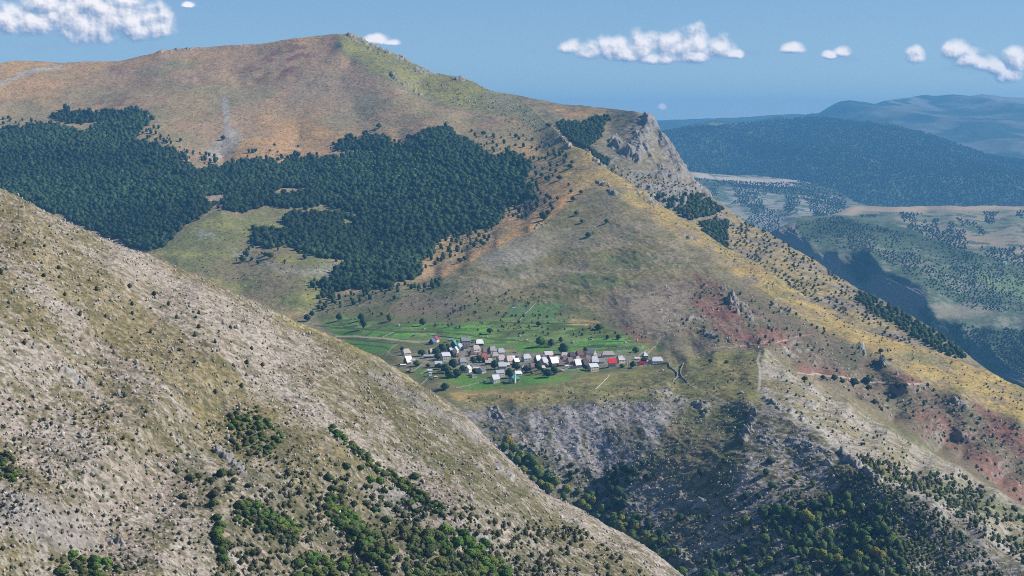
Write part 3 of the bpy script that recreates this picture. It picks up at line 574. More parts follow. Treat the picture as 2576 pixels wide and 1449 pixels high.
    fc = mix(fc, (0.085, 0.12, 0.04), sstep(.5, .66, fbm(X, Y, 75, 4, 74)) * .55)
    c = mix(c, fc, lower)
    c = mix(c, (0.31, 0.29, 0.255), poly(uw, vw, [(1205, 650), (1260, 625), (1330, 612), (1380, 620), (1330, 660), (1230, 672)], 14) * .75 * sstep(.3, .6, n3 + .1))
    # crest turf, golden
    cw = 34 + 30 * sstep(1900, 2300, U)
    cr = poly(uf, vf, [(1395, 330)] + [(a, b - 6) for a, b in CREST[1:]] + [(2760, 1150), (2568, 1062), (2413, 997), (2318, 957), (2238, 912), (2138, 862), (2028, 812), (1988, 780), (1863, 702), (1788, 637), (1703, 587), (1638, 550), (1560, 500), (1480, 470), (1400, 440), (1350, 400)], 9)
    crc = mix(np.broadcast_to(np.array(YEL), shp), (0.26, 0.205, 0.12), sstep(.48, .66, n2)); crc = mix(crc, (0.19, 0.19, 0.08), sstep(.5, .7, fbm(X, Y, 50, 3, 75)) * .6)
    crc = mix(crc, (0.38, 0.27, 0.10), sstep(.52, .66, fbm(X, Y, 34, 3, 76)) * .6)
    c = mix(c, crc, cr)
    c = mix(c, ORANGE, stroke(uf, vf, [(1440, 500), (1408, 524), (1340, 566), (1250, 612), (1180, 652), (1110, 692)], 7, 5) * .9)
    c = mix(c, (0.36, 0.23, 0.10), poly(uw, vw, [(1340, 440), (1400, 430), (1450, 470), (1400, 520), (1340, 500)], 14) * .75)
    # brown knoll above the fields, terraces
    c = mix(c, (0.19, 0.145, 0.105), poly(uw, vw, [(985, 770), (1040, 745), (1120, 750), (1180, 790), (1080, 815), (1000, 808)], 12) * .8)
    c = mix(c, (0.25, 0.225, 0.19), stroke(uf, vf, [(1100, 805), (1140, 765), (1180, 740), (1240, 720)], 26, 20) * .5 * sstep(.45, .6, n3))
    c = mix(c, (0.075, 0.115, 0.04), poly(uw, vw, [(1400, 700), (1470, 680), (1560, 700), (1540, 725), (1440, 720)], 10) * .7)
    g2 = poly(uw, vw, [(790, 800), (860, 770), (1000, 790), (1200, 800), (1260, 760), (1420, 750), (1520, 800), (1640, 850), (1650, 900), (1500, 905), (1560, 930), (1400, 985), (1200, 985), (1080, 960), (950, 920), (900, 880)], 12)
    c = mix(c, mix(np.broadcast_to(np.array((0.12, 0.145, 0.06)), shp), (0.18, 0.17, 0.08), sstep(.4, .65, n2)), g2 * .85)
    us = U + w(5, 18, 77); vs = V + w(3, 18, 78)
    for pts, col in FIELDS:
        c = mix(c, np.array(col) * np.array((1.42, 1.18, 1.3)), poly(us, vs, pts, 1.6) * .92)
    # strips of hay, stubble and vegetables inside the plots
    hx = np.floor((us + 1.6 * vs + 14 * np.floor(vs / 8.0)) / 34.0).astype(np.int64); hy = np.floor(vs / 8.0 + .35 * np.sin(us * .02)).astype(np.int64)
    k1 = hash2(hx, hy, 5); k2 = hash2(hx, hy, 6); inp = poly(us, vs, FIELDS[0][0], 3)
    c = c * (1 + inp * (k1 - .5) * .95)[..., None]; c = mix(c, (0.17, 0.175, 0.075), inp * sstep(.62, .9, k2) * .6)
    ey = np.abs(((vs / 8.0 + .35 * np.sin(us * .02)) % 1) - .5); c = mix(c, (0.075, 0.085, 0.04), inp * sstep(.42, .48, ey) * .6)
    # boundaries between plots: dark banks
    for pts in [[(790, 820), (900, 826), (1000, 836), (1080, 836)], [(1060, 834), (1150, 840), (1230, 852), (1330, 860)], [(1320, 804), (1305, 820), (1270, 850)], [(1260, 812), (1390, 814), (1500, 812)], [(1490, 858), (1640, 862)], [(1370, 866), (1500, 873), (1560, 868)], [(850, 850), (960, 862), (1000, 866)], [(920, 845), (940, 832), (960, 822)], [(1345, 766), (1320, 790), (1300, 810)], [(1420, 768), (1395, 800)], [(880, 866), (960, 872), (990, 880)]]:
        c = mix(c, (0.07, 0.075, 0.04), stroke(us, vs, pts, 1.3, .7) * .95)
    c = mix(c, (0.33, 0.31, 0.28), poly(us, vs, [(1430, 900), (1440, 885), (1530, 888), (1560, 905), (1530, 925), (1440, 920)], 6) * .8 * sstep(.35, .6, n4 + .1))
    c = mix(c, (0.30, 0.27, 0.235), poly(us, vs, [(1040, 885), (1140, 868), (1290, 885), (1440, 895), (1540, 890), (1640, 905), (1560, 920), (1440, 930), (1300, 930), (1160, 925), (1030, 920)], 8) * .75 * sstep(.35, .6, n4 + .1))
    # terrace right of the village
    tr = poly(uf, vf, [(1120, 990), (1300, 975), (1500, 945), (1650, 915), (1690, 908), (1740, 893), (1925, 878), (1935, 900), (1915, 1000), (1800, 1015), (1500, 1020), (1180, 1028)], 8)
    tc = mix(np.broadcast_to(np.array((0.20, 0.195, 0.075)), shp), (0.27, 0.235, 0.095), sstep(.45, .62, n2)); tc = mix(tc, (0.11, 0.115, 0.055), sstep(.52, .7, fbm(X, Y, 12, 3, 79)) * .6)
    c = mix(c, tc, tr)
    c = mix(c, (0.40, 0.28, 0.11), poly(uw, vw, [(1130, 990), (1250, 978), (1340, 985), (1330, 1005), (1250, 1015), (1150, 1010)], 9) * .8 * sstep(.35, .55, n2))
    # gorge side
    g = m['gor']
    gc = mix(np.broadcast_to(np.array((0.13, 0.125, 0.068)), shp), (0.26, 0.24, 0.23), sstep(.42, .60, n3 * .7 + n2 * .3))
    c = mix(c, gc, g)
    grassy = poly(uw, vw, [(1720, 1015), (1870, 1010), (1880, 1100), (1850, 1200), (1780, 1320), (1700, 1300), (1720, 1200), (1620, 1200), (1660, 1100)], 22)
    c = mix(c, mix(np.broadcast_to(np.array((0.135, 0.14, 0.055)), shp), (0.19, 0.155, 0.08), sstep(.45, .65, n2)), grassy * g * .8)
    stripe = fbm(X * 1.0 + Z * .12, Z * .18, 7, 3, 80)
    pale = poly(uw, vw, [(1270, 1060), (1400, 1035), (1560, 1020), (1680, 1040), (1660, 1110), (1600, 1200), (1480, 1190), (1340, 1120)], 22)
    c = mix(c, (0.37, 0.345, 0.35), pale * sstep(.40, .54, stripe) * .85)
    p2 = poly(uw, vw, [(1950, 1060), (2080, 1100), (2130, 1160), (2100, 1240), (1980, 1330), (1850, 1290), (1880, 1160)], 30)
    c = mix(c, (0.33, 0.30, 0.295), p2 * sstep(.42, .58, n3) * .7)
    p3 = poly(uw, vw, [(1780, 1350), (1900, 1330), (2050, 1449), (1750, 1449)], 30); c = mix(c, (0.34, 0.32, 0.30), p3 * sstep(.42, .56, n3) * .7)
    c = mix(c, (0.35, 0.24, 0.17), poly(uf, vf, [(1985, 1270), (2040, 1265), (2035, 1300), (1995, 1320), (1985, 1345), (1970, 1300)], 10) * .8)
    dk = poly(uw, vw, [(2110, 1180), (2230, 1220), (2330, 1300), (2300, 1400), (2200, 1449), (2150, 1330), (2080, 1250)], 30); c = mix(c, (0.10, 0.115, 0.075), dk * .7)
    # sunny side of the spur: pale rock, its sunlit contrast partly painted in
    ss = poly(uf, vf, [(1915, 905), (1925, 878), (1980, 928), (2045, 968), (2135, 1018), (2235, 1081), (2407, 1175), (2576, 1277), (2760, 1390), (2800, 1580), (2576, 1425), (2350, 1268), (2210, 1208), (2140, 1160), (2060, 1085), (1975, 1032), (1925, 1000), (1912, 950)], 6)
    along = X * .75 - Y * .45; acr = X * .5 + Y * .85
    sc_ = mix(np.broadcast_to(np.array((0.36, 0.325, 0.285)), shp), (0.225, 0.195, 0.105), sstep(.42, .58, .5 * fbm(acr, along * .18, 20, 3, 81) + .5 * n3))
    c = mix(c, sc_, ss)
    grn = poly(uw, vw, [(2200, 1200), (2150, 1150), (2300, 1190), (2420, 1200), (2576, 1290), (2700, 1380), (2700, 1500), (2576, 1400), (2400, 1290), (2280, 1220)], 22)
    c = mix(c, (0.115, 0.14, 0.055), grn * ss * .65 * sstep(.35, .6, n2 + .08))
    c = mix(c, (0.42, 0.39, 0.35), stroke(uf, vf, [(1912, 985), (1975, 1028), (2060, 1080), (2140, 1150), (2200, 1200), (2350, 1262), (2480, 1340), (2576, 1420)], 9, 6) * .6 * sstep(.4, .55, n3 + .05))
    # red soil, plus a darker brown painting the shade beyond the ravine
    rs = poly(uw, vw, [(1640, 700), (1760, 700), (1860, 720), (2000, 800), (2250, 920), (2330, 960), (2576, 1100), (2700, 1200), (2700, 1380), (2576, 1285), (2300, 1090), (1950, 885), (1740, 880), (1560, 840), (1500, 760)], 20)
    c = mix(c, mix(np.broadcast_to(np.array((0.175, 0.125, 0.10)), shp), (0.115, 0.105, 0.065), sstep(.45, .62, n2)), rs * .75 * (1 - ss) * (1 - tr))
    for pts in REDZONES:
        c = mix(c, mix(np.broadcast_to(np.array(REDS, np.float32), shp), SOIL, sstep(.5, .66, n2) * .5), poly(uf, vf, pts, 9) * (1 - ss) * (.28 + .5 * sstep(.40, .60, ridged(X + .5 * Y, Y * .3, 26, 3, 87))))
    c = mix(c, (0.25, 0.21, 0.165), poly(uw, vw, [(1560, 740), (1740, 720), (1720, 830), (1660, 870), (1600, 800)], 22) * .6)
    # soil scars along the contours where the turf has slipped
    tz = Z + 9 * (fbm(X, Y, 70, 3, 56) - .5) + 3 * (fbm(X, Y, 18, 2, 57) - .5)
    sc2 = np.maximum(poly(uw, vw, [(1300, 700), (1450, 640), (1600, 600), (1760, 660), (1900, 780), (2100, 900), (2330, 990), (2600, 1150), (2600, 1240), (2100, 960), (1750, 880), (1600, 840), (1480, 760), (1300, 730)], 20), .55 * poly(uw, vw, [(1100, 720), (1300, 640), (1400, 780), (1200, 800)], 20))
    sc2 = np.maximum(sc2, tr * .7)
    ln = np.abs(((tz / 3.4) % 1) - .5); c = mix(c, (0.095, 0.075, 0.055), sc2 * (1 - ss) * sstep(.36, .46, ln) * sstep(.44, .58, fbm(X, Y, 30, 3, 59)) * .75)
    ln = np.abs(((tz / 3.4 + .16) % 1) - .5); c = mix(c, (0.33, 0.285, 0.21), sc2 * (1 - ss) * sstep(.40, .48, ln) * sstep(.46, .6, fbm(X, Y, 26, 3, 60)) * .45)
    # steep rock shows through
    steep = sstep(.82, .55, N[..., 2])
    c = mix(c, (0.34, 0.325, 0.31), steep * .45 * sstep(.4, .6, n3))
    c = mix(c, mix(np.broadcast_to(np.array((0.22, 0.21, 0.205)), shp), (0.40, 0.38, 0.36), st(n3)), m['rock'] * .85)
    sp = st(fbm(X, Y + Z, 2.2, 2, 82), 3.0) * .5 + st(fbm(X, Y + Z, 6, 2, 83), 2.6) * .3 + st(fbm(X, Y, 20, 3, 84), 2.4) * .2
    k = (1 - .45 * m['terr']) ; c = c * (1 + k * .5 * (sp - .5))[..., None]
    bare = 1 - m['terr']; c = mix(c, (0.36, 0.325, 0.28), bare * .25 * sstep(.60, .70, fbm(X, Y + Z, 2.8, 2, 85)) * sstep(.40, .6, n2))
    c = mix(c, (0.075, 0.08, 0.042), .55 * sstep(.60, .70, fbm(X, Y + Z, 3.3, 2, 86)) * (1 - .5 * m['terr']))
    # tracks
    for pts, wd, col in [([(845, 846), (900, 846), (960, 851), (1000, 856), (1055, 862)], 1.7, (0.45, 0.37, 0.27)), ([(1055, 862), (1075, 860), (1085, 855)], 1.1, (0.40, 0.34, 0.25)),
                     ([(1000, 866), (985, 875), (975, 885), (985, 893), (1010, 898)], 1.3, (0.30, 0.28, 0.19)),
                     ([(1700, 905), (1704, 925), (1703, 938), (1720, 950), (1735, 962), (1800, 1000), (1870, 1030), (1910, 1040)], 1.6, (0.33, 0.30, 0.20)),
                     ([(1912, 882), (1906, 905), (1912, 930), (1910, 975)], 3.0, (0.45, 0.42, 0.35)), ([(1595, 905), (1625, 893), (1650, 868), (1662, 850)], 1.6, (0.38, 0.30, 0.22)),
                     ([(2008, 938), (2060, 938), (2120, 943), (2180, 956), (2240, 962), (2330, 965)], 1.6, (0.42, 0.35, 0.30)), ([(1780, 876), (1850, 866), (1910, 860), (1985, 852), (2040, 845)], 1.3, (0.36, 0.26, 0.22)),
                     ([(1290, 1050), (1360, 1100), (1420, 1130), (1500, 1170), (1540, 1185)], 1.4, (0.30, 0.275, 0.20)), ([(1600, 1230), (1680, 1275), (1740, 1320), (1850, 1360), (1950, 1380)], 1.5, (0.34, 0.32, 0.27)),
                     ([(1895, 1150), (1870, 1220), (1850, 1270)], 4, (0.38, 0.34, 0.30)), ([(1905, 1040), (2000, 1060), (2060, 1085)], 1.2, (0.30, 0.28, 0.2)), ([(1100, 700), (1050, 735), (1000, 760), (975, 790)], 1.6, (0.26, 0.19, 0.11))]:
        c = mix(c, col, stroke(us * .5 + U * .5, vs * .5 + V * .5, pts, wd, wd * .6) * .85)
    # forest floor
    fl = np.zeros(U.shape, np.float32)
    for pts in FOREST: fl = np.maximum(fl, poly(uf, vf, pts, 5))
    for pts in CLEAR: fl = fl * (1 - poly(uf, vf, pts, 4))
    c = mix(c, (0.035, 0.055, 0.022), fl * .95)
    s.forest = fl
    return c
def main_bot(u):
    return np.minimum(1560.0, lerp_line(NEAR_TOP, u) + 60 + 110 * sstep(1300, 1750, u))
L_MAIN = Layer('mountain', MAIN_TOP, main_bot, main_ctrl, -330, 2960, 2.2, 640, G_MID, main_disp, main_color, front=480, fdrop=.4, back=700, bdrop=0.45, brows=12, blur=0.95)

# ---- cliff spur behind the crest ------------------------------------------
SPUR_TOP = [(1100, 186), (1160, 197), (1200, 214), (1250, 233), (1300, 240), (1350, 250), (1420, 262), (1480, 269), (1540, 273), (1600, 279), (1622, 286), (1640, 296), (1655, 318), (1662, 338), (1682, 352), (1700, 378), (1712, 405), (1730, 430), (1745, 448),
            (1765, 470), (1783, 484), (1790, 500), (1828, 521), (1878, 556), (1933, 583), (1988, 620), (2068, 670), (2163, 724), (2238, 765), (2288, 790), (2363, 836), (2438, 896), (2500, 945), (2600, 1010)]
spur_ctrl = [(1100, 186, 4360), (1200, 214, 4250), (1300, 240, 4120), (1420, 262, 4020), (1480, 269, 3950), (1600, 279, 3820), (1640, 296, 3780), (1662, 338, 3740), (1700, 378, 3700), (1730, 430, 3660), (1783, 484, 3600), (1828, 521, 3530), (1878, 556, 3460), (1933, 583, 3380),
             (1988, 620, 3300), (2068, 670, 3190), (2163, 724, 3060), (2288, 790, 2900), (2363, 836, 2810), (2438, 896, 2720), (2600, 1010, 2580),
             (1300, 300, 3900), (1400, 330, 3720), (1460, 330, 3760), (1530, 310, 3820), (1500, 380, 3600), (1560, 350, 3700), (1620, 330, 3720), (1580, 400, 3560), (1640, 420, 3560), (1700, 450, 3540), (1560, 440, 3470), (1640, 490, 3420), (1730, 510, 3440), (1700, 560, 3330), (1800, 580, 3320),
             (1850, 640, 3180), (1950, 690, 3040), (1750, 620, 3180), (1900, 730, 2960), (2050, 740, 2940), (2150, 790, 2820), (2250, 850, 2710), (2350, 890, 2640), (2200, 880, 2660), (1400, 420, 3560), (1500, 470, 3420)]
SPUR_ROCK = [([(1632, 292), (1640, 312), (1622, 330), (1604, 350)], 13, 12), ([(1640, 300), (1655, 330), (1672, 352), (1690, 375)], 9, 9), ([(1548, 360), (1565, 375), (1590, 388)], 14, 14), ([(1590, 360), (1608, 385), (1600, 400)], 12, 13), ([(1668, 360), (1700, 395), (1720, 425)], 10, 12), ([(1690, 400), (1715, 430), (1738, 448)], 9, 10),
             ([(1620, 360), (1640, 400), (1660, 420)], 6, 6), ([(1640, 440), (1700, 445), (1730, 450)], 9, 8), ([(1610, 470), (1680, 480), (1740, 478)], 8, 7), ([(1640, 500), (1700, 495), (1760, 485)], 7, 6), ([(1735, 480), (1765, 475), (1780, 490)], 10, 12), ([(1660, 510), (1720, 510), (1700, 520)], 8, 9), ([(1540, 415), (1550, 440), (1570, 465)], 10, 8), ([(1478, 385), (1530, 430)], 6, 6)]
def spur_disp(s, U, V, X, Y, Z, N):
    h = 8 * (fbm(X, Y, 90, 3, 91) - .5) + 2.5 * (fbm(X, Y + Z, 24, 3, 92) - .5) + 1.3 * (fbm(X, Y + Z, 8, 3, 93) - .5)
    r = np.zeros(U.shape, np.float32); rh = r.copy()
    uu = U + 20 * (fbm(U, V, 14, 4, 94, .6) - .5); vv = V + 20 * (fbm(U, V, 14, 4, 95, .6) - .5)
    for pts, w, a in SPUR_ROCK:
        k = stroke(uu, vv, pts, w * .9, w * .5); r = np.maximum(r, k); rh = np.maximum(rh, k * a)
    cl = poly(U, V, [(1540, 340), (1620, 285), (1660, 320), (1785, 480), (1790, 500), (1700, 525), (1620, 500), (1540, 430)], 16)
    brk = sstep(.38, .58, fbm(X, Z + .5 * Y, 30, 4, 98, .6)); r = r * brk; rh = rh * (.35 + .65 * brk)
    h += rh * (.2 + 2.0 * (ridged(X + .3 * Z, Z * .8 + .3 * Y, 22, 5, 96, .62) - .38)) * (1 - sstep(12, 0, V - lerp_line(SPUR_TOP, U)) * .6)
    h += cl * 7 * (ridged(X * .6, Z * 1.6 + .2 * Y, 20, 5, 97, .62) - .45)
    s.masks = dict(rock=r, cl=cl); return h
def spur_color(s, U, V, X, Y, Z, N, h):
    shp = U.shape + (3,); w = lambda a, sc, sd: a * (fbm(X, Y + Z, sc, 3, sd) - .5)
    uw = U + w(24, 130, 61); vw = V + w(16, 130, 62); n2 = fbm(X, Y, 40, 4, 101); n3 = fbm(X, Y + Z, 10, 3, 102, .7)
    c = mix(np.broadcast_to(np.array((0.20, 0.185, 0.12)), shp), (0.245, 0.20, 0.125), sstep(.4, .62, n2))
    c = mix(c, LIME, poly(uw, vw, [(1150, 190), (1300, 250), (1400, 330), (1300, 330)], 20) * .5)
    c = mix(c, ORANGE, poly(uw, vw, [(1380, 262), (1500, 275), (1540, 300), (1420, 300)], 12) * .4)
    c = mix(c, (0.21, 0.185, 0.11), poly(uw, vw, [(1540, 340), (1660, 340), (1790, 500), (1700, 530), (1540, 430)], 15) * .6)
    low = poly(uw, vw, [(1780, 510), (1880, 556), (2163, 724), (2300, 800), (2460, 905), (2300, 930), (1700, 600)], 12)
    c = mix(c, mix(np.broadcast_to(np.array((0.33, 0.26, 0.125)), shp), (0.24, 0.20, 0.15), sstep(.42, .6, n2)), low * .9)
    c = mix(c, (0.10, 0.12, 0.06), poly(uw, vw, [(2150, 725), (2240, 765), (2363, 836), (2438, 896), (2420, 915), (2300, 860), (2180, 790)], 10) * .6 * sstep(.35, .6, n3 + .1))
    c = mix(c, (0.27, 0.25, 0.235), s.masks['cl'] * sstep(.53, .66, ridged(X * .6, Z * 1.6 + .2 * Y, 24, 4, 97)) * .6)
    c = mix(c, (0.28, 0.262, 0.25), s.masks['rock'] * (.5 + .45 * sstep(.4, .55, n3)))
    c = c * (.62 + .76 * (st(fbm(X, Y + Z, 5, 3, 104), 2.6) * .6 + st(fbm(X, Y, 22, 3, 105)) * .4))[..., None]
    steep = sstep(.7, .45, N[..., 2]); c = mix(c, (0.25, 0.238, 0.23), steep * .5)
    c = mix(c, c * .6, sstep(.6, .74, fbm(X, Y + Z, 4, 2, 103)) * .6)
    return c
L_SPUR = Layer('spur', SPUR_TOP, lambda u: np.maximum(lerp_line(MAIN_TOP, u) + 40, lerp_line(SPUR_TOP, u) + 30), spur_ctrl, 1100, 2600, 2.2, 260, G_MID, spur_disp, spur_color, back=500, bdrop=0.8, brows=10, blur=1.0)

# ---- canyon plateau ------------------------------------------------------
PLAT_TOP = [(1850, 640), (1900, 605), (1935, 583), (1960, 570), (1990, 560), (2005, 552), (2020, 547), (2060, 545), (2100, 545), (2140, 547), (2200, 556), (2280, 575), (2340, 600), (2420, 630), (2500, 652), (2576, 672), (2760, 700)]
plat_ctrl = [(a, b, c * 1.25) for a, b, c in [(1850, 640, 4700), (1935, 583, 4640), (1960, 571, 4640), (2005, 552, 4700), (2100, 545, 4850), (2200, 556, 4850), (2280, 575, 4800), (2340, 600, 4700), (2420, 630, 4600), (2500, 652, 4550), (2576, 672, 4500), (2760, 700, 4500),
             (2040, 580, 4640), (2100, 600, 4560), (2200, 610, 4500), (2300, 650, 4380), (2400, 700, 4280), (2500, 720, 4300), (2576, 740, 4250), (2700, 740, 4250), (2400, 760, 4120), (2480, 780, 4080), (2560, 800, 4050),
             # brink of the canyon and the foot of its walls
             (2003, 573, 4600), (2038, 622, 4470), (2108, 632, 4420), (2185, 632, 4370), (2213, 674, 4250), (2288, 705, 4160), (2330, 728, 4100), (2330, 775, 3990), (2347, 800, 3950), (2420, 820, 3900), (2500, 815, 3920), (2700, 850, 3800),
             (1950, 630, 4630), (2000, 632, 4580), (2034, 672, 4450), (2104, 702, 4400), (2165, 690, 4360), (2180, 740, 4300), (2208, 752, 4220), (2286, 790, 4130), (2322, 800, 4060), (2322, 850, 3960), (2350, 870, 3925), (2420, 880, 3880), (2440, 950, 3860)]]
def plat_disp(s, U, V, X, Y, Z, N):
    wall = poly(U, V, [(1900, 600), (1950, 575), (2003, 560), (2015, 590), (2040, 628), (2108, 640), (2180, 632), (2213, 678), (2285, 708), (2330, 728), (2326, 775), (2345, 800), (2420, 822), (2500, 815), (2700, 880), (2760, 1000), (2500, 1000), (2300, 850), (2000, 680)], 6)
    h = 14 * (fbm(X, Y, 200, 3, 111) - .5) + 5 * (fbm(X, Y + Z, 50, 3, 112) - .5) + 3 * (fbm(X, Y + Z, 16, 3, 113) - .5)
    h += wall * 44 * (ridged(X * 1.0 + Y * .3, Z * .35, 120, 5, 114, .6) - .5) - wall * 16
    s.masks = dict(wall=wall); return h
def plat_color(s, U, V, X, Y, Z, N, h):
    shp = U.shape + (3,); w = lambda a, sc, sd: a * (fbm(X, Y + Z, sc, 3, sd) - .5)
    uw = U + w(26, 130, 61); vw = V + w(16, 130, 62); n2 = fbm(X, Y, 70, 4, 121); n3 = fbm(X, Y + Z, 16, 3, 122, .7)
    c = mix(np.broadcast_to(np.array((0.085, 0.115, 0.06)), shp), (0.20, 0.20, 0.15), sstep(.46, .64, n3 * .6 + n2 * .4))
    c = mix(c, (0.045, 0.07, 0.035), poly(uw, vw, [(1900, 600), (2005, 548), (2100, 545), (2280, 572), (2500, 650), (2420, 665), (2250, 600), (2120, 600), (2040, 600), (1960, 640)], 14) * .85)
    c = mix(c, (0.18, 0.24, 0.10), poly(uw, vw, [(2460, 680), (2576, 690), (2700, 720), (2700, 780), (2560, 760), (2480, 720)], 12) * .7)
    c = mix(c, (0.27, 0.235, 0.17), poly(uw, vw, [(2345, 770), (2440, 760), (2500, 790), (2400, 800), (2350, 795)], 8) * .7)
    c = mix(c, mix(np.broadcast_to(np.array((0.05, 0.07, 0.035)), shp), (0.22, 0.19, 0.17), sstep(.46, .58, fbm(X + .4 * Y, Z * .5, 70, 4, 123))), s.masks['wall'])
    c = mix(c, (0.06, 0.09, 0.04), poly(uw, vw, [(2430, 830), (2520, 820), (2760, 850), (2760, 940), (2480, 920)], 12) * .8)
    return c
L_PLAT = Layer('plateau', PLAT_TOP, lambda u: np.maximum(lerp_line(SPUR_TOP, np.minimum(u, 2600)) + 90, 780), plat_ctrl, 1750, 3000, 2.4, 260, G_FAR, plat_disp, plat_color, back=350, bdrop=0.25, brows=8, blur=1.0)

TANR_TOP = [(2000, 560), (2060, 545), (2110, 532), (2140, 520), (2170, 516), (2230, 517), (2330, 520), (2440, 519), (2510, 516), (2560, 518), (2600, 521), (2760, 525)]
tanr_ctrl = [(a, b, c * 1.3) for a, b, c in [(2000, 560, 5300), (2060, 545, 5500), (2170, 516, 5700), (2330, 520, 5800), (2510, 516, 5900), (2600, 521, 5900), (2760, 525, 5900), (2100, 560, 5250), (2250, 560, 5250), (2400, 560, 5300), (2550, 560, 5350), (2380, 600, 5050), (2450, 590, 5120), (2570, 620, 4900), (2300, 600, 5000), (2450, 660, 4700), (2600, 690, 4620), (2760, 640, 4900), (2200, 640, 4900), (2000, 640, 5000)]]
def far_disp(a1, s1, a2, s2, sd):
    def f(s, U, V, X, Y, Z, N):
        return a1 * (fbm(X, Y, s1, 4, sd) - .5) + a2 * (fbm(X, Y + Z, s2, 3, sd + 1) - .5)
    return f
def tanr_color(s, U, V, X, Y, Z, N, h):
    shp = U.shape + (3,); w = lambda a, sc, sd: a * (fbm(X, Y + Z, sc, 3, sd) - .5)
    uw = U + w(26, 160, 61); vw = V + w(12, 160, 62)
    c = mix(np.broadcast_to(np.array((0.27, 0.235, 0.155)), shp), (0.17, 0.18, 0.10), sstep(.45, .6, fbm(X, Y, 120, 4, 131)))
    c = mix(c, (0.40, 0.30, 0.19), stroke(uw, vw, [(2120, 545), (2160, 522), (2330, 524), (2560, 521)], 9, 6) * .9)
    c = mix(c, (0.36, 0.27, 0.17), poly(uw, vw, [(2420, 590), (2500, 595), (2576, 620), (2560, 650), (2440, 625)], 8) * .6)
    return mix(c, (0.06, 0.09, 0.05), sstep(.56, .62, fbm(X, Y + Z, 40, 4, 132)) * .8 * sstep(525, 540, V))
L_TANR = Layer('ridge', TANR_TOP, lambda u: lerp_line(PLAT_TOP, u) + 40, tanr_ctrl, 2000, 3000, 3, 110, G_FAR, far_disp(26, 400, 5, 60, 133), tanr_color, back=900, bdrop=0.2, brows=8, blur=1.0)

VAL_TOP = [(1600, 425), (1738, 430), (1800, 437), (1900, 440), (1960, 447), (2038, 458), (2080, 470), (2120, 486), (2150, 505), (2200, 522), (2300, 540), (2700, 545)]
val_ctrl = [(a, b, c * 1.3) for a, b, c in [(1600, 425, 7200), (1738, 430, 7200), (1800, 437, 7300), (1900, 440, 7500), (2038, 458, 7500), (2120, 486, 7400), (2260, 512, 7300), (2700, 520, 7300), (1800, 480, 6600), (1900, 500, 6400), (2000, 520, 6200), (1850, 560, 5900), (1950, 580, 5800), (2050, 540, 6000), (2150, 530, 6200), (1900, 640, 5500), (2300, 560, 6000)]]
def val_color(s, U, V, X, Y, Z, N, h):
    shp = U.shape + (3,); w = lambda a, sc, sd: a * (fbm(X, Y + Z, sc, 3, sd) - .5)
    uw = U + w(22, 200, 61); vw = V + w(10, 200, 62)
    c = mix(np.broadcast_to(np.array((0.08, 0.11, 0.06)), shp), (0.29, 0.28, 0.23), sstep(.42, .60, fbm(X, Y, 60, 5, 141, .65)))
    c = mix(c, (0.05, 0.075, 0.04), poly(uw, vw, [(1740, 450), (1900, 460), (2080, 465), (2120, 490), (1950, 480), (1780, 475)], 8) * .85)
    for pts in [[(1735, 432), (1780, 436), (1800, 448), (1760, 450)], [(1800, 444), (1850, 442), (1960, 452), (2010, 465), (1960, 468), (1870, 462), (1810, 456)], [(1920, 448), (2000, 450), (2040, 460), (1990, 460)]]:
        c = mix(c, (0.45, 0.38, 0.30), poly(uw * .2 + U * .8, vw * .2 + V * .8, pts, 2.5) * .95)
    return mix(c, (0.34, 0.33, 0.29), stroke(uw, vw, [(1900, 555), (1960, 565), (1990, 585)], 10, 6) * .7)
L_VAL = Layer('valley', VAL_TOP, lambda u: np.maximum(lerp_line([(1600, 560), (1800, 560), (1933, 620), (2000, 610), (2760, 600)], u), lerp_line(VAL_TOP, u) + 20), val_ctrl, 1450, 3000, 3, 130, G_FAR, far_disp(30, 500, 8, 70, 143), val_color, back=900, bdrop=0.15, brows=6, blur=1.0)

FOR_TOP = [(1600, 345), (1682, 328), (1712, 320), (1745, 311), (1780, 305), (1800, 303), (1850, 306), (1890, 303), (1930, 299), (1960, 294), (2000, 295), (2060, 292), (2110, 298), (2160, 302), (2200, 301), (2250, 310), (2290, 325), (2340, 338), (2400, 360), (2440, 375), (2480, 388), (2520, 396), (2576, 402), (2760, 420)]
for_ctrl = [(a, b, c * 1.3) for a, b, c in [(1600, 345, 9500), (1745, 311, 10200), (1960, 294, 10600), (2110, 298, 10600), (2290, 325, 10300), (2440, 375, 10000), (2576, 402, 9800), (2760, 420, 9600), (1700, 400, 8600), (1850, 380, 9200), (2050, 390, 9100), (2300, 420, 8900), (2500, 450, 8700), (1700, 450, 7900), (1900, 470, 8000), (2100, 500, 7900), (2300, 530, 7800), (2500, 530, 7800), (2760, 540, 7800), (1960, 340, 9900), (2200, 350, 9700)]]
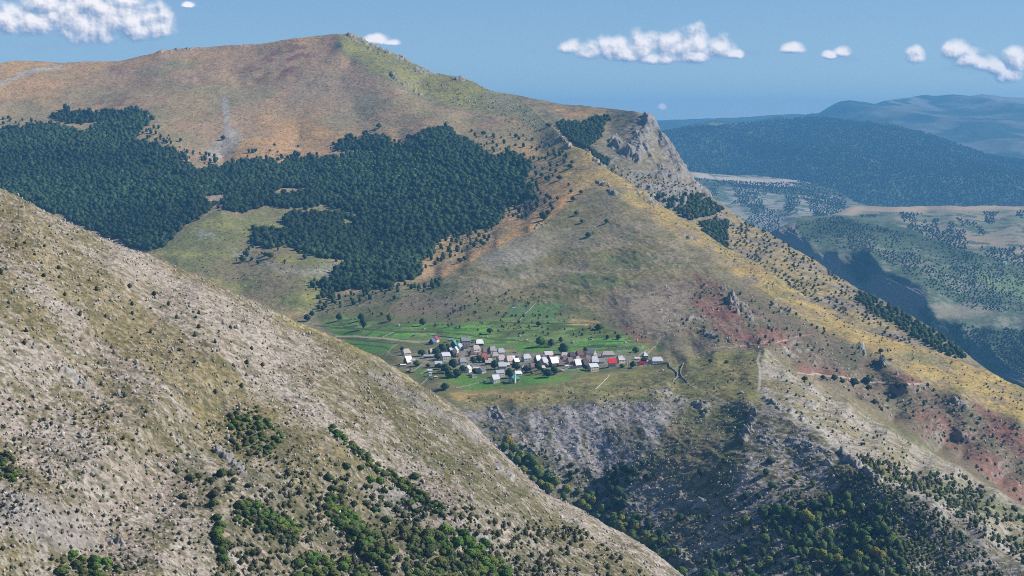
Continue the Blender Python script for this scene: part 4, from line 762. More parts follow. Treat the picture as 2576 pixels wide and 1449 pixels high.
def for_color(s, U, V, X, Y, Z, N, h):
    shp = U.shape + (3,); w = lambda a, sc, sd: a * (fbm(X, Y + Z, sc, 3, sd) - .5)
    uw = U + w(20, 260, 61); vw = V + w(10, 260, 62)
    c = mix(np.broadcast_to(np.array((0.040, 0.065, 0.030)), shp), (0.075, 0.105, 0.045), sstep(.4, .65, fbm(X, Y + Z, 30, 4, 151, .65)))
    for pts, a in [([(1780, 308), (1850, 310), (1900, 306), (1860, 316), (1790, 316)], .6), ([(2070, 294), (2140, 300), (2110, 303)], .5), ([(2145, 440), (2168, 428), (2160, 445), (2150, 450)], .8), ([(2160, 448), (2195, 462), (2180, 462)], .5), ([(2440, 400), (2475, 402), (2460, 410), (2445, 408)], .7), ([(2380, 472), (2430, 470), (2400, 480)], .6), ([(2330, 485), (2400, 490), (2440, 500), (2360, 498)], .6), ([(1690, 330), (1730, 325), (1720, 345)], .5), ([(2330, 360), (2350, 380), (2350, 390)], .4)]:
        c = mix(c, (0.26, 0.25, 0.17), poly(uw * .3 + U * .7, vw * .3 + V * .7, pts, 3) * a)
    return c
L_FOR = Layer('wooded_mountain', FOR_TOP, lambda u: lerp_line([(1600, 470), (1740, 470), (2000, 500), (2200, 560), (2760, 600)], u) + 70, for_ctrl, 1350, 3000, 2.6, 150, G_FAR,
    lambda s, U, V, X, Y, Z, N: 260 * (ridged(X * .9 + Y * .3, Y * .35, 1100, 3, 152) - .45) * sstep(0, 60, V - lerp_line(FOR_TOP, U)) * sstep(560, 480, V) + 16 * (fbm(X, Y + Z, 90, 3, 153) - .5) + 12 * (fbm(X, Y + Z, 24, 2, 154) - .5), for_color, back=2500, bdrop=0.2, brows=8, blur=1.0)

FAR_TOP = [(1600, 305), (1655, 303), (1700, 301), (1780, 299), (1850, 296), (1900, 293), (1960, 289), (2020, 288), (2060, 285), (2078, 274), (2100, 261), (2115, 256), (2135, 253), (2160, 256), (2175, 257), (2200, 260), (2230, 254), (2260, 248), (2290, 244), (2325, 239), (2345, 241), (2370, 240), (2400, 238), (2440, 243), (2470, 238), (2490, 239), (2520, 244), (2576, 246), (2650, 255), (2760, 250)]
far_ctrl = [(a, b, c * 1.15) for a, b, c in [(1600, 305, 20000), (1850, 296, 20000), (2020, 288, 19500), (2135, 253, 17500), (2325, 239, 18000), (2470, 238, 18000), (2760, 250, 18000), (1650, 330, 17000), (1850, 320, 17000), (2050, 310, 16500), (2200, 300, 15500), (2400, 300, 15500), (2576, 330, 14500), (2400, 360, 14000), (2576, 400, 13000), (2760, 410, 13000), (2200, 340, 14500), (1700, 400, 14000)]]
def farm_color(s, U, V, X, Y, Z, N, h):
    shp = U.shape + (3,)
    c = mix(np.broadcast_to(np.array((0.05, 0.075, 0.04)), shp), (0.17, 0.17, 0.12), sstep(.45, .62, fbm(X, Y + Z, 500, 5, 161)) * sstep(2050, 2250, U))
    return mix(c, (0.30, 0.29, 0.26), sstep(.55, .66, ridged(X, Z * 2, 300, 4, 162)) * sstep(2080, 2300, U) * sstep(300, 255, V) * .7)
L_FARM = Layer('far_mountain', FAR_TOP, lambda u: lerp_line([(1600, 360), (2300, 370), (2576, 440), (2760, 460)], u), far_ctrl, 1350, 3000, 3, 90, G_FAR,
    lambda s, U, V, X, Y, Z, N: (260 * (ridged(X, Y * .5, 1900, 3, 163) - .5)) * sstep(0, 40, V - lerp_line(FAR_TOP, U)) + 24 * (fbm(X, Y + Z, 260, 3, 164) - .5), farm_color, back=5000, bdrop=0.15, brows=8, blur=1.0)

# valley floor far below, to the horizon
gm = ground_mat('lowland', 60, 40, bump=6, amp=0.2)
gv = [(-60000, -1400, -1900), (60000, -1400, -1900), (60000, 26500, -1900), (-60000, 26500, -1900)]
gme = np_mesh('ground', gv, [[0, 1, 2, 3]], np.tile(np.array([[0.08, 0.10, 0.05]]), (4, 1))); gme.materials.append(gm)
link('ground', gme, kind='structure')
# ------------------------------------------------------------------ plants
rng = np.random.default_rng(11)
def ico(sub):
    import bmesh
    bm = bmesh.new(); bmesh.ops.create_icosphere(bm, subdivisions=sub, radius=1.0)
    v = np.array([x.co[:] for x in bm.verts]); f = np.array([[x.index for x in fc.verts] for fc in bm.faces]); bm.free(); return v, f
ICO = {k: ico(k) for k in (1, 2, 3)}

def crown(seed, sub, leaves, lumps=7, squash=0.95, leaf=0.16, top=0.0, lump_amp=0.34):
    """foliage mass of unit radius resting on z=0: lumpy body plus leaf clumps standing off its surface"""
    r = np.random.default_rng(seed); v, f = ICO[sub]; v = v.copy()
    c = r.normal(size=(lumps, 3)); c /= np.linalg.norm(c, axis=1, keepdims=True); c[:, 2] = np.abs(c[:, 2]) * .9 - .15
    d = v @ c.T; k = np.exp(-(1 - d) * 5.0).max(1)
    rad = 0.66 + lump_amp * k + 0.10 * r.normal(size=len(v)) * (1 if sub > 1 else .8)
    taper = 1 - top * np.clip(v[:, 2], 0, 1)
    p = v * rad[:, None]; p[:, 0] *= taper; p[:, 1] *= taper
    p[:, 2] = p[:, 2] * squash; 
    vs = [p]; fs = [f]; n = len(p)
    if leaves:
        u = r.normal(size=(leaves, 3)); u /= np.linalg.norm(u, axis=1, keepdims=True); u[:, 2] = np.where(u[:, 2] < -.5, -u[:, 2], u[:, 2])
        kk = np.exp(-(1 - u @ c.T) * 5.0).max(1); rr = (0.68 + lump_amp * kk) * r.uniform(.86, 1.16, leaves)
        q = u * rr[:, None]; tp = 1 - top * np.clip(u[:, 2], 0, 1); q[:, 0] *= tp; q[:, 1] *= tp; q[:, 2] *= squash
        a = r.normal(size=(leaves, 3)); a -= u * (a * u).sum(1, keepdims=True) * .6; a /= np.linalg.norm(a, axis=1, keepdims=True)
        b = np.cross(u, a) + .4 * r.normal(size=(leaves, 3)); b /= np.linalg.norm(b, axis=1, keepdims=True)
        s = leaf * r.uniform(.6, 1.3, leaves)[:, None]
        t0 = q + a * s; t1 = q - .5 * a * s + .8 * b * s; t2 = q - .5 * a * s - .8 * b * s; t3 = q + u * s * .9
        V = np.stack([t0, t1, t2, t3], 1).reshape(-1, 3); i = n + 4 * np.arange(leaves)[:, None]
        F = np.concatenate([i + np.array([[0, 1, 3]]), i + np.array([[1, 2, 3]]), i + np.array([[2, 0, 3]])], 0)
        vs.append(V); fs.append(F)
    V = np.concatenate(vs); F = np.concatenate(fs); V[:, 2] -= V[:, 2].min(); return V, F

def leaf_mat(name, cols, attr=False):
    m, nt, b = new_mat(name); N = nt.nodes; L = nt.links
    geo = N.new('ShaderNodeNewGeometry'); nz = N.new('ShaderNodeTexNoise'); nz.inputs['Scale'].default_value = 1.1; nz.inputs['Detail'].default_value = 3
    L.new(geo.outputs['Position'], nz.inputs['Vector'])
    mr = N.new('ShaderNodeMapRange'); mr.inputs['From Min'].default_value = .3; mr.inputs['From Max'].default_value = .7; mr.inputs['To Min'].default_value = .6; mr.inputs['To Max'].default_value = 1.45
    L.new(nz.outputs['Fac'], mr.inputs['Value'])
    if attr:
        src = N.new('ShaderNodeAttribute'); src.attribute_name = 'Col'; out = src.outputs['Color']
    else:
        oi = N.new('ShaderNodeObjectInfo'); cr = N.new('ShaderNodeValToRGB'); cr.color_ramp.interpolation = 'LINEAR'
        e = cr.color_ramp.elements
        while len(e) > 1: e.remove(e[0])
        e[0].position = 0; e[0].color = (*cols[0], 1)
        for i, cc in enumerate(cols[1:]): k = e.new((i + 1) / (len(cols) - 1)); k.color = (*cc, 1)
        L.new(oi.outputs['Random'], cr.inputs['Fac']); out = cr.outputs['Color']
    vm = N.new('ShaderNodeVectorMath'); vm.operation = 'SCALE'; L.new(out, vm.inputs[0]); L.new(mr.outputs['Result'], vm.inputs['Scale'])
    L.new(vm.outputs[0], b.inputs['Base Color']); b.inputs['Roughness'].default_value = .75
    return m
LEAF_DARK = leaf_mat('beech_leaves', [(0.022, 0.048, 0.018), (0.035, 0.066, 0.022), (0.045, 0.075, 0.025)])
LEAF_GREEN = leaf_mat('green_leaves', [(0.06, 0.12, 0.022), (0.085, 0.15, 0.026), (0.13, 0.175, 0.03), (0.055, 0.10, 0.026)])
LEAF_WOOD = leaf_mat('gorge_leaves', [(0.045, 0.095, 0.025), (0.07, 0.125, 0.028), (0.12, 0.165, 0.03), (0.04, 0.08, 0.028), (0.06, 0.11, 0.03)])
LEAF_YEL = leaf_mat('yellowing_leaves', [(0.15, 0.19, 0.03), (0.21, 0.20, 0.035), (0.09, 0.15, 0.03), (0.24, 0.20, 0.04)])
LEAF_BUSH = leaf_mat('bush_leaves', [(0.045, 0.065, 0.028), (0.07, 0.095, 0.033), (0.10, 0.115, 0.045), (0.065, 0.07, 0.035)])
LEAF_ALL = leaf_mat('mixed_leaves', None, attr=True)
BARK = plain('bark', (0.11, 0.085, 0.06), scale=3)

def crown_mesh(name, seed, mat, **k):
    V, F = crown(seed, **k); me = np_mesh(name, V, F, smooth=False); me.materials.append(mat); return me
def trunk_mesh(seed):
    r = np.random.default_rng(seed); V = []; F = []
    def tube(p0, p1, r0, r1, n=6):
        p0 = np.array(p0, float); p1 = np.array(p1, float); d = p1 - p0; d /= np.linalg.norm(d)
        a = np.cross(d, [0.3, 1, 0.1]); a /= np.linalg.norm(a); b = np.cross(d, a); s = len(V)
        for p, rr in ((p0, r0), (p1, r1)):
            for i in range(n): t = 2 * math.pi * i / n; V.append(p + rr * (a * math.cos(t) + b * math.sin(t)))
        for i in range(n): F.append([s + i, s + (i + 1) % n, s + n + (i + 1) % n, s + n + i])
    tube((0, 0, -.15), (0.02, .01, .55), .085, .06)
    for i in range(4):
        t = i * 1.6 + r.uniform(0, 1); tube((0.01, 0, .32 + .06 * i), (.42 * math.cos(t), .42 * math.sin(t), .75 + .08 * i), .04, .015, 5)
    me = np_mesh('trunk', V, F); me.materials.append(BARK); return me
TRUNKS = [trunk_mesh(1), trunk_mesh(2)]
def variants(mat, n, s0, **k): return [crown_mesh('crown', s0 + i, mat, **k) for i in range(n)]
CR = {'dark': variants(LEAF_DARK, 5, 100, sub=2, leaves=240, lumps=8, squash=1.15, top=.25),
      'green': variants(LEAF_GREEN, 5, 200, sub=2, leaves=300, lumps=9, squash=1.1, top=.15),
      'wood': variants(LEAF_WOOD, 5, 400, sub=2, leaves=300, lumps=9, squash=1.1, top=.15),
      'yellow': variants(LEAF_YEL, 4, 300, sub=2, leaves=300, lumps=8, squash=1.15, top=.2)}
LEAF_SCRUB = leaf_mat('scrub_leaves', [(0.05, 0.09, 0.022), (0.07, 0.12, 0.026), (0.105, 0.14, 0.03), (0.045, 0.075, 0.024), (0.12, 0.135, 0.035)])
BU = {'round': variants(LEAF_BUSH, 5, 500, sub=2, leaves=170, lumps=6, squash=.8), 'green': variants(LEAF_SCRUB, 6, 520, sub=2, leaves=380, lumps=12, squash=.8, lump_amp=.42, leaf=.2),
      'upright': variants(LEAF_BUSH, 4, 540, sub=2, leaves=130, lumps=5, squash=1.5, top=.6)}
ntree = 0
def tree(P, width, height, kind, label, group=None, name='broadleaf_tree'):
    """a tree: Empty at its foot > trunk, crown"""
    global ntree; ntree += 1
    o = bpy.data.objects.new(name, None); C.objects.link(o); o.empty_display_size = .1
    o.location = P; o.rotation_euler = (0, 0, random.uniform(0, 6.28)); o['label'] = label; o['category'] = 'tree'
    if group: o['group'] = group
    bole = height * random.uniform(.10, .2)
    cr = bpy.data.objects.new('crown', random.choice(CR[kind])); C.objects.link(cr); cr.parent = o
    ch = (height - bole); zs = cr.data.get('zh')
    if zs is None: zs = max(v.co.z for v in cr.data.vertices); cr.data['zh'] = zs
    cr.location = (0, 0, bole - .3); cr.scale = (width / 2 * random.uniform(1.0, 1.15), width / 2 * random.uniform(1.0, 1.15), ch / zs)
    tr = bpy.data.objects.new('trunk', random.choice(TRUNKS)); C.objects.link(tr); tr.parent = o; tr.scale = (width * .45, width * .45, height * .75)
    return o
def bush(P, width, height, kind, label, group):
    o = bpy.data.objects.new('bush', random.choice(BU[kind])); C.objects.link(o); zs = o.data.get('zh')
    if zs is None: zs = max(v.co.z for v in o.data.vertices); o.data['zh'] = zs
    o.location = P; o.rotation_euler = (0, 0, random.uniform(0, 6.28)); o.scale = (width / 2, width / 2 * random.uniform(.85, 1.15), height / zs)
    o['label'] = label; o['category'] = 'bush'; o['group'] = group; return o

def scatter(layer, pts, n, gap, tries=20, warp=0.0, dens=None):
    """positions inside a traced region of a layer, at least gap metres apart"""
    xs = [p[0] for p in pts]; ys = [p[1] for p in pts]
    m = n * tries; u = rng.uniform(min(xs), max(xs), m); v = rng.uniform(min(ys), max(ys), m)
    ok = inside(u, v, pts)
    if dens is not None: ok &= rng.uniform(0, 1, m) < dens(u, v)
    u = u[ok]; v = v[ok]; P = layer.at(u, v)
    return thin(u, v, P, gap, n)
def thin(u, v, P, gap, n):
    g = {}; keep = []
    for i in range(len(P)):
        x, y = P[i, 0], P[i, 1]; cx, cy_ = int(x // gap), int(y // gap); bad = False
        for a in (-1, 0, 1):
            for b in (-1, 0, 1):
                for j in g.get((cx + a, cy_ + b), ()):
                    if (P[j, 0] - x) ** 2 + (P[j, 1] - y) ** 2 < gap * gap: bad = True; break
                if bad: break
            if bad: break
        if bad: continue
        g.setdefault((cx, cy_), []).append(i); keep.append(i)
        if len(keep) >= n: break
    return u[keep], v[keep], P[keep]

class Mass:
    """many plants as one uncountable mass"""
    def __init__(s): s.V = []; s.F = []; s.c = []; s.n = 0
    def add(s, protos, P, W, H, cols):
        k = rng.integers(0, len(protos), len(P)); th = rng.uniform(0, 6.28, len(P))
        for j, (v, f) in enumerate(protos):
            idx = np.where(k == j)[0]
            if not len(idx): continue
            ca, sa = np.cos(th[idx]), np.sin(th[idx]); w = W[idx] / 2; h = H[idx] / v[:, 2].max()
            x = v[None, :, 0] * w[:, None]; y = v[None, :, 1] * w[:, None]
            X = x * ca[:, None] - y * sa[:, None] + P[idx, 0][:, None]; Y = x * sa[:, None] + y * ca[:, None] + P[idx, 1][:, None]
            Z = v[None, :, 2] * h[:, None] + P[idx, 2][:, None]
            s.V.append(np.stack([X, Y, Z], -1).reshape(-1, 3)); off = s.n + np.arange(len(idx)) * len(v)
            s.F.append((f[None] + off[:, None, None]).reshape(-1, 3)); s.c.append(np.repeat(cols[idx], len(v), 0)); s.n += len(idx) * len(v)
    def build(s, name, mat, label, cat):
        me = np_mesh(name, np.concatenate(s.V), np.concatenate(s.F), np.concatenate(s.c), smooth=False); me.materials.append(mat)
        return link(name, me, kind='stuff', label=label, category=cat)
LOW = [crown(700 + i, sub=1, leaves=14, lumps=7, squash=.9, top=0, leaf=.15, lump_amp=.26) for i in range(8)]
LOWB = [crown(720 + i, sub=1, leaves=16, lumps=4, squash=.8, leaf=.25) for i in range(5)]
def pick(cols, n):
    c = np.array(cols)[rng.integers(0, len(cols), n)]; return c * rng.uniform(.82, 1.2, (n, 1))
FC = [(0.022, 0.046, 0.020), (0.030, 0.058, 0.022), (0.040, 0.072, 0.024), (0.028, 0.052, 0.024)]
GC = [(0.05, 0.085, 0.02), (0.075, 0.11, 0.022), (0.035, 0.065, 0.02)]
BC = [(0.045, 0.06, 0.026), (0.075, 0.095, 0.035), (0.10, 0.105, 0.045), (0.08, 0.08, 0.045), (0.11, 0.10, 0.05)]
wood = Mass(); scrub = Mass()
def m2(P, w): return w * P[..., 1] / FOC

# forest of the bowl
def forest_dens(u, v):
    d = np.zeros(u.shape, np.float32)
    for pts in FOREST: d = np.maximum(d, poly(u + 30 * (fbm(u, v, 24, 3, 5, .6) - .5), v + 20 * (fbm(u, v, 18, 3, 6, .6) - .5), pts, 9))
    for pts in CLEAR: d = d * (1 - poly(u, v, pts, 2))
    return d * (1 - .97 * sstep(.655, .70, fbm(u, v * 1.8, 34, 4, 77)))
u, v, P = scatter(L_MAIN, [(-80, 270), (1350, 270), (1350, 740), (-80, 740)], 13000, 5.6, tries=14, dens=forest_dens)
near_v = v > lerp_line(NEAR_TOP, u) + 25; u, v, P = u[~near_v], v[~near_v], P[~near_v]
W = rng.uniform(8, 14, len(P)); H = W * rng.uniform(.62, .88, len(P)) + 1.5
tone = .72 + .62 * st(fbm(P[:, 0], P[:, 1], 190, 3, 78), 2.2); H = H * rng.choice([1, 1, 1, 1.25, .8], len(P)); tint = pick(FC, len(P)) * tone[:, None]; pal = rng.uniform(0, 1, len(P)) < .06; tint[pal] = tint[pal] * [1.9, 1.6, 1.3]
wood.add(LOW, P - [0, 0, 1.0], W, H, tint); print('forest trees', len(P))
# heart-shaped wood and thickets on the cliff spur
for pts, n, gap in [([(1400, 312), (1420, 305), (1440, 312), (1470, 308), (1500, 296), (1530, 292), (1536, 303), (1520, 310), (1520, 330), (1510, 345), (1490, 365), (1470, 378), (1440, 360), (1415, 340)], 260, 5.5), ([(1478, 378), (1500, 385), (1530, 400), (1535, 412), (1520, 420), (1495, 405)], 50, 5.5),
                    ([(1650, 505), (1700, 520), (1760, 492), (1800, 515), (1820, 530), (1790, 545), (1740, 560), (1700, 540)], 130, 6), ([(1760, 565), (1830, 560), (1830, 620), (1850, 650), (1900, 680), (1860, 670), (1800, 620), (1770, 590)], 130, 6.5), ([(2170, 738), (2238, 772), (2363, 845), (2438, 905), (2400, 905), (2300, 850), (2200, 790), (2150, 750)], 220, 8)]:
    u, v, P = scatter(L_SPUR, pts, n, gap); W = rng.uniform(8, 12, len(P)); wood.add(LOW, P - [0, 0, 1], W, W * rng.uniform(.8, 1.05, len(P)), pick(FC, len(P)))
# dotted small trees and bushes on the back slope
u, v, P = scatter(L_SPUR, [(1790, 510), (1880, 560), (1940, 590), (2163, 728), (2288, 800), (2440, 905), (2300, 880), (2000, 730), (1800, 600)], 750, 7, dens=lambda u, v: .1 + .9 * sstep(.48, .6, fbm(u, v, 30, 2, 9)))
W = rng.uniform(2.5, 6.5, len(P)); scrub.add(LOWB, P - [0, 0, .3], W, W * .8, pick(FC + BC, len(P)))
u, v, P = scatter(L_SPUR, [(1540, 420), (1620, 440), (1760, 480), (1700, 520), (1640, 500), (1560, 470)], 130, 7); W = rng.uniform(2, 5, len(P)); scrub.add(LOWB, P - [0, 0, .3], W, W * .9, pick(FC, len(P)))
# thin fringe around the forest
for pts, n in [([(1180, 340), (1300, 340), (1420, 380), (1430, 420), (1380, 470), (1330, 470), (1330, 420), (1200, 380)], 60), ([(1250, 470), (1350, 470), (1400, 520), (1370, 550), (1270, 560)], 60), ([(1080, 600), (1260, 560), (1240, 600), (1140, 650), (1070, 680)], 70), ([(340, 330), (420, 320), (430, 360), (500, 380), (550, 400), (540, 425), (460, 400), (350, 365)], 60),
               ([(820, 360), (990, 345), (1060, 330), (1040, 360), (980, 385), (830, 385)], 14), ([(620, 390), (780, 385), (840, 395), (700, 408), (600, 415)], 22), ([(780, 700), (830, 715), (860, 740), (1100, 705), (1130, 720), (1060, 745), (960, 745), (800, 790)], 70), ([(0, 300), (120, 300), (150, 320), (0, 330)], 14), ([(640, 575), (860, 640), (880, 670), (600, 670)], 26)]:
    u, v, P = scatter(L_MAIN, pts, n, 7.5); W = rng.uniform(4.5, 10, len(P)); wood.add(LOW, P - [0, 0, .8], W, W * rng.uniform(.95, 1.25, len(P)), pick(FC, len(P)))
# dots on the east face, crest and rough ground
for pts, n, a, b in [([(1050, 200), (1300, 260), (1400, 350), (1300, 330), (1150, 270)], 120, 1.5, 4), ([(1410, 345), (1540, 440), (1718, 556), (1990, 725), (2388, 900), (2576, 975), (2700, 1060), (2576, 1040), (2300, 930), (1990, 760), (1640, 530), (1480, 400)], 230, 1.0, 3.0), ([(1750, 700), (2000, 790), (2300, 950), (2576, 1080), (2700, 1200), (2700, 1350), (2300, 1080), (1950, 880), (1700, 850)], 420, 1.5, 5),
                     ([(380, 650), (600, 560), (820, 640), (800, 780)], 120, 1, 3), ([(800, 760), (1300, 720), (1500, 790), (1650, 850), (1500, 860), (820, 800)], 260, 1.2, 4.2), ([(0, 250), (800, 200), (1300, 330), (600, 400), (0, 300)], 160, 1, 2.6), ([(1160, 1000), (1700, 960), (1900, 900), (1900, 1010), (1200, 1020)], 150, .8, 2.6)]:
    u, v, P = scatter(L_MAIN, pts, n, 4); W = rng.uniform(a, b, len(P)) ; scrub.add(LOWB, P - [0, 0, .2], W, W * rng.uniform(.7, 1.1, len(P)), pick(BC + FC, len(P)))
# gorge and spur scrub
for pts, n, a, b in [([(1200, 1050), (1500, 1200), (1700, 1300), (1900, 1250), (2100, 1250), (2250, 1300), (2350, 1449), (2350, 1540), (1750, 1540), (1500, 1330), (1250, 1120)], 750, 1.5, 5), ([(2080, 1180), (2220, 1215), (2360, 1290), (2480, 1400), (2560, 1500), (2300, 1540), (2200, 1400)], 650, 2, 5), ([(2200, 1205), (2150, 1140), (2300, 1180), (2420, 1200), (2576, 1300), (2700, 1400), (2700, 1520), (2560, 1415), (2350, 1265)], 620, 2, 5.5), ([(1940, 900), (2100, 1010), (2300, 1140), (2500, 1260), (2400, 1280), (2150, 1140), (1950, 1010)], 150, 1.2, 3.5)]:
    u, v, P = scatter(L_MAIN, pts, n, 3.2, dens=lambda u, v: .25 + .75 * sstep(.42, .6, fbm(u, v, 34, 3, 10))); W = rng.uniform(a, b, len(P)); scrub.add(LOWB, P - [0, 0, .2], W, W * rng.uniform(.75, 1.1, len(P)), pick(BC + GC, len(P)))
# far wooded slopes
LOWF = [crown(740 + i, sub=1, leaves=0, lumps=5, squash=.9, top=0) for i in range(4)]
def far_trees(layer, pts, n, gap, a, b, dens=None):
    u, v, P = scatter(layer, pts, n, gap, tries=8, dens=dens); W = rng.uniform(a, b, len(P)); wood.add(LOWF, P - [0, 0, 1], W, W * rng.uniform(.6, .9, len(P)), pick(FC, len(P)) * .5)
far_trees(L_PLAT, [(1900, 590), (2100, 545), (2400, 620), (2760, 700), (2760, 800), (2450, 780), (2330, 720), (2200, 640), (2000, 600)], 3600, 7, 4.5, 8.5, lambda u, v: .15 + .85 * sstep(.45, .6, fbm(u, v, 40, 3, 12)))
far_trees(L_PLAT, [(2420, 815), (2700, 840), (2700, 940), (2500, 930), (2400, 860)], 1100, 7, 6, 10)
far_trees(L_TANR, [(2110, 545), (2300, 535), (2700, 530), (2700, 700), (2300, 640), (2100, 600)], 2200, 9, 6, 11, lambda u, v: sstep(.50, .58, fbm(u, v, 50, 3, 13)))
far_trees(L_VAL, [(1720, 450), (2100, 460), (2200, 510), (2150, 560), (1950, 610), (1750, 520)], 3200, 10, 6, 11, lambda u, v: sstep(.44, .58, fbm(u, v, 40, 3, 14)))
far_trees(L_FOR, [(1660, 330), (2060, 293), (2290, 326), (2700, 410), (2700, 540), (2200, 540), (1700, 460)], 15000, 12, 12, 20)

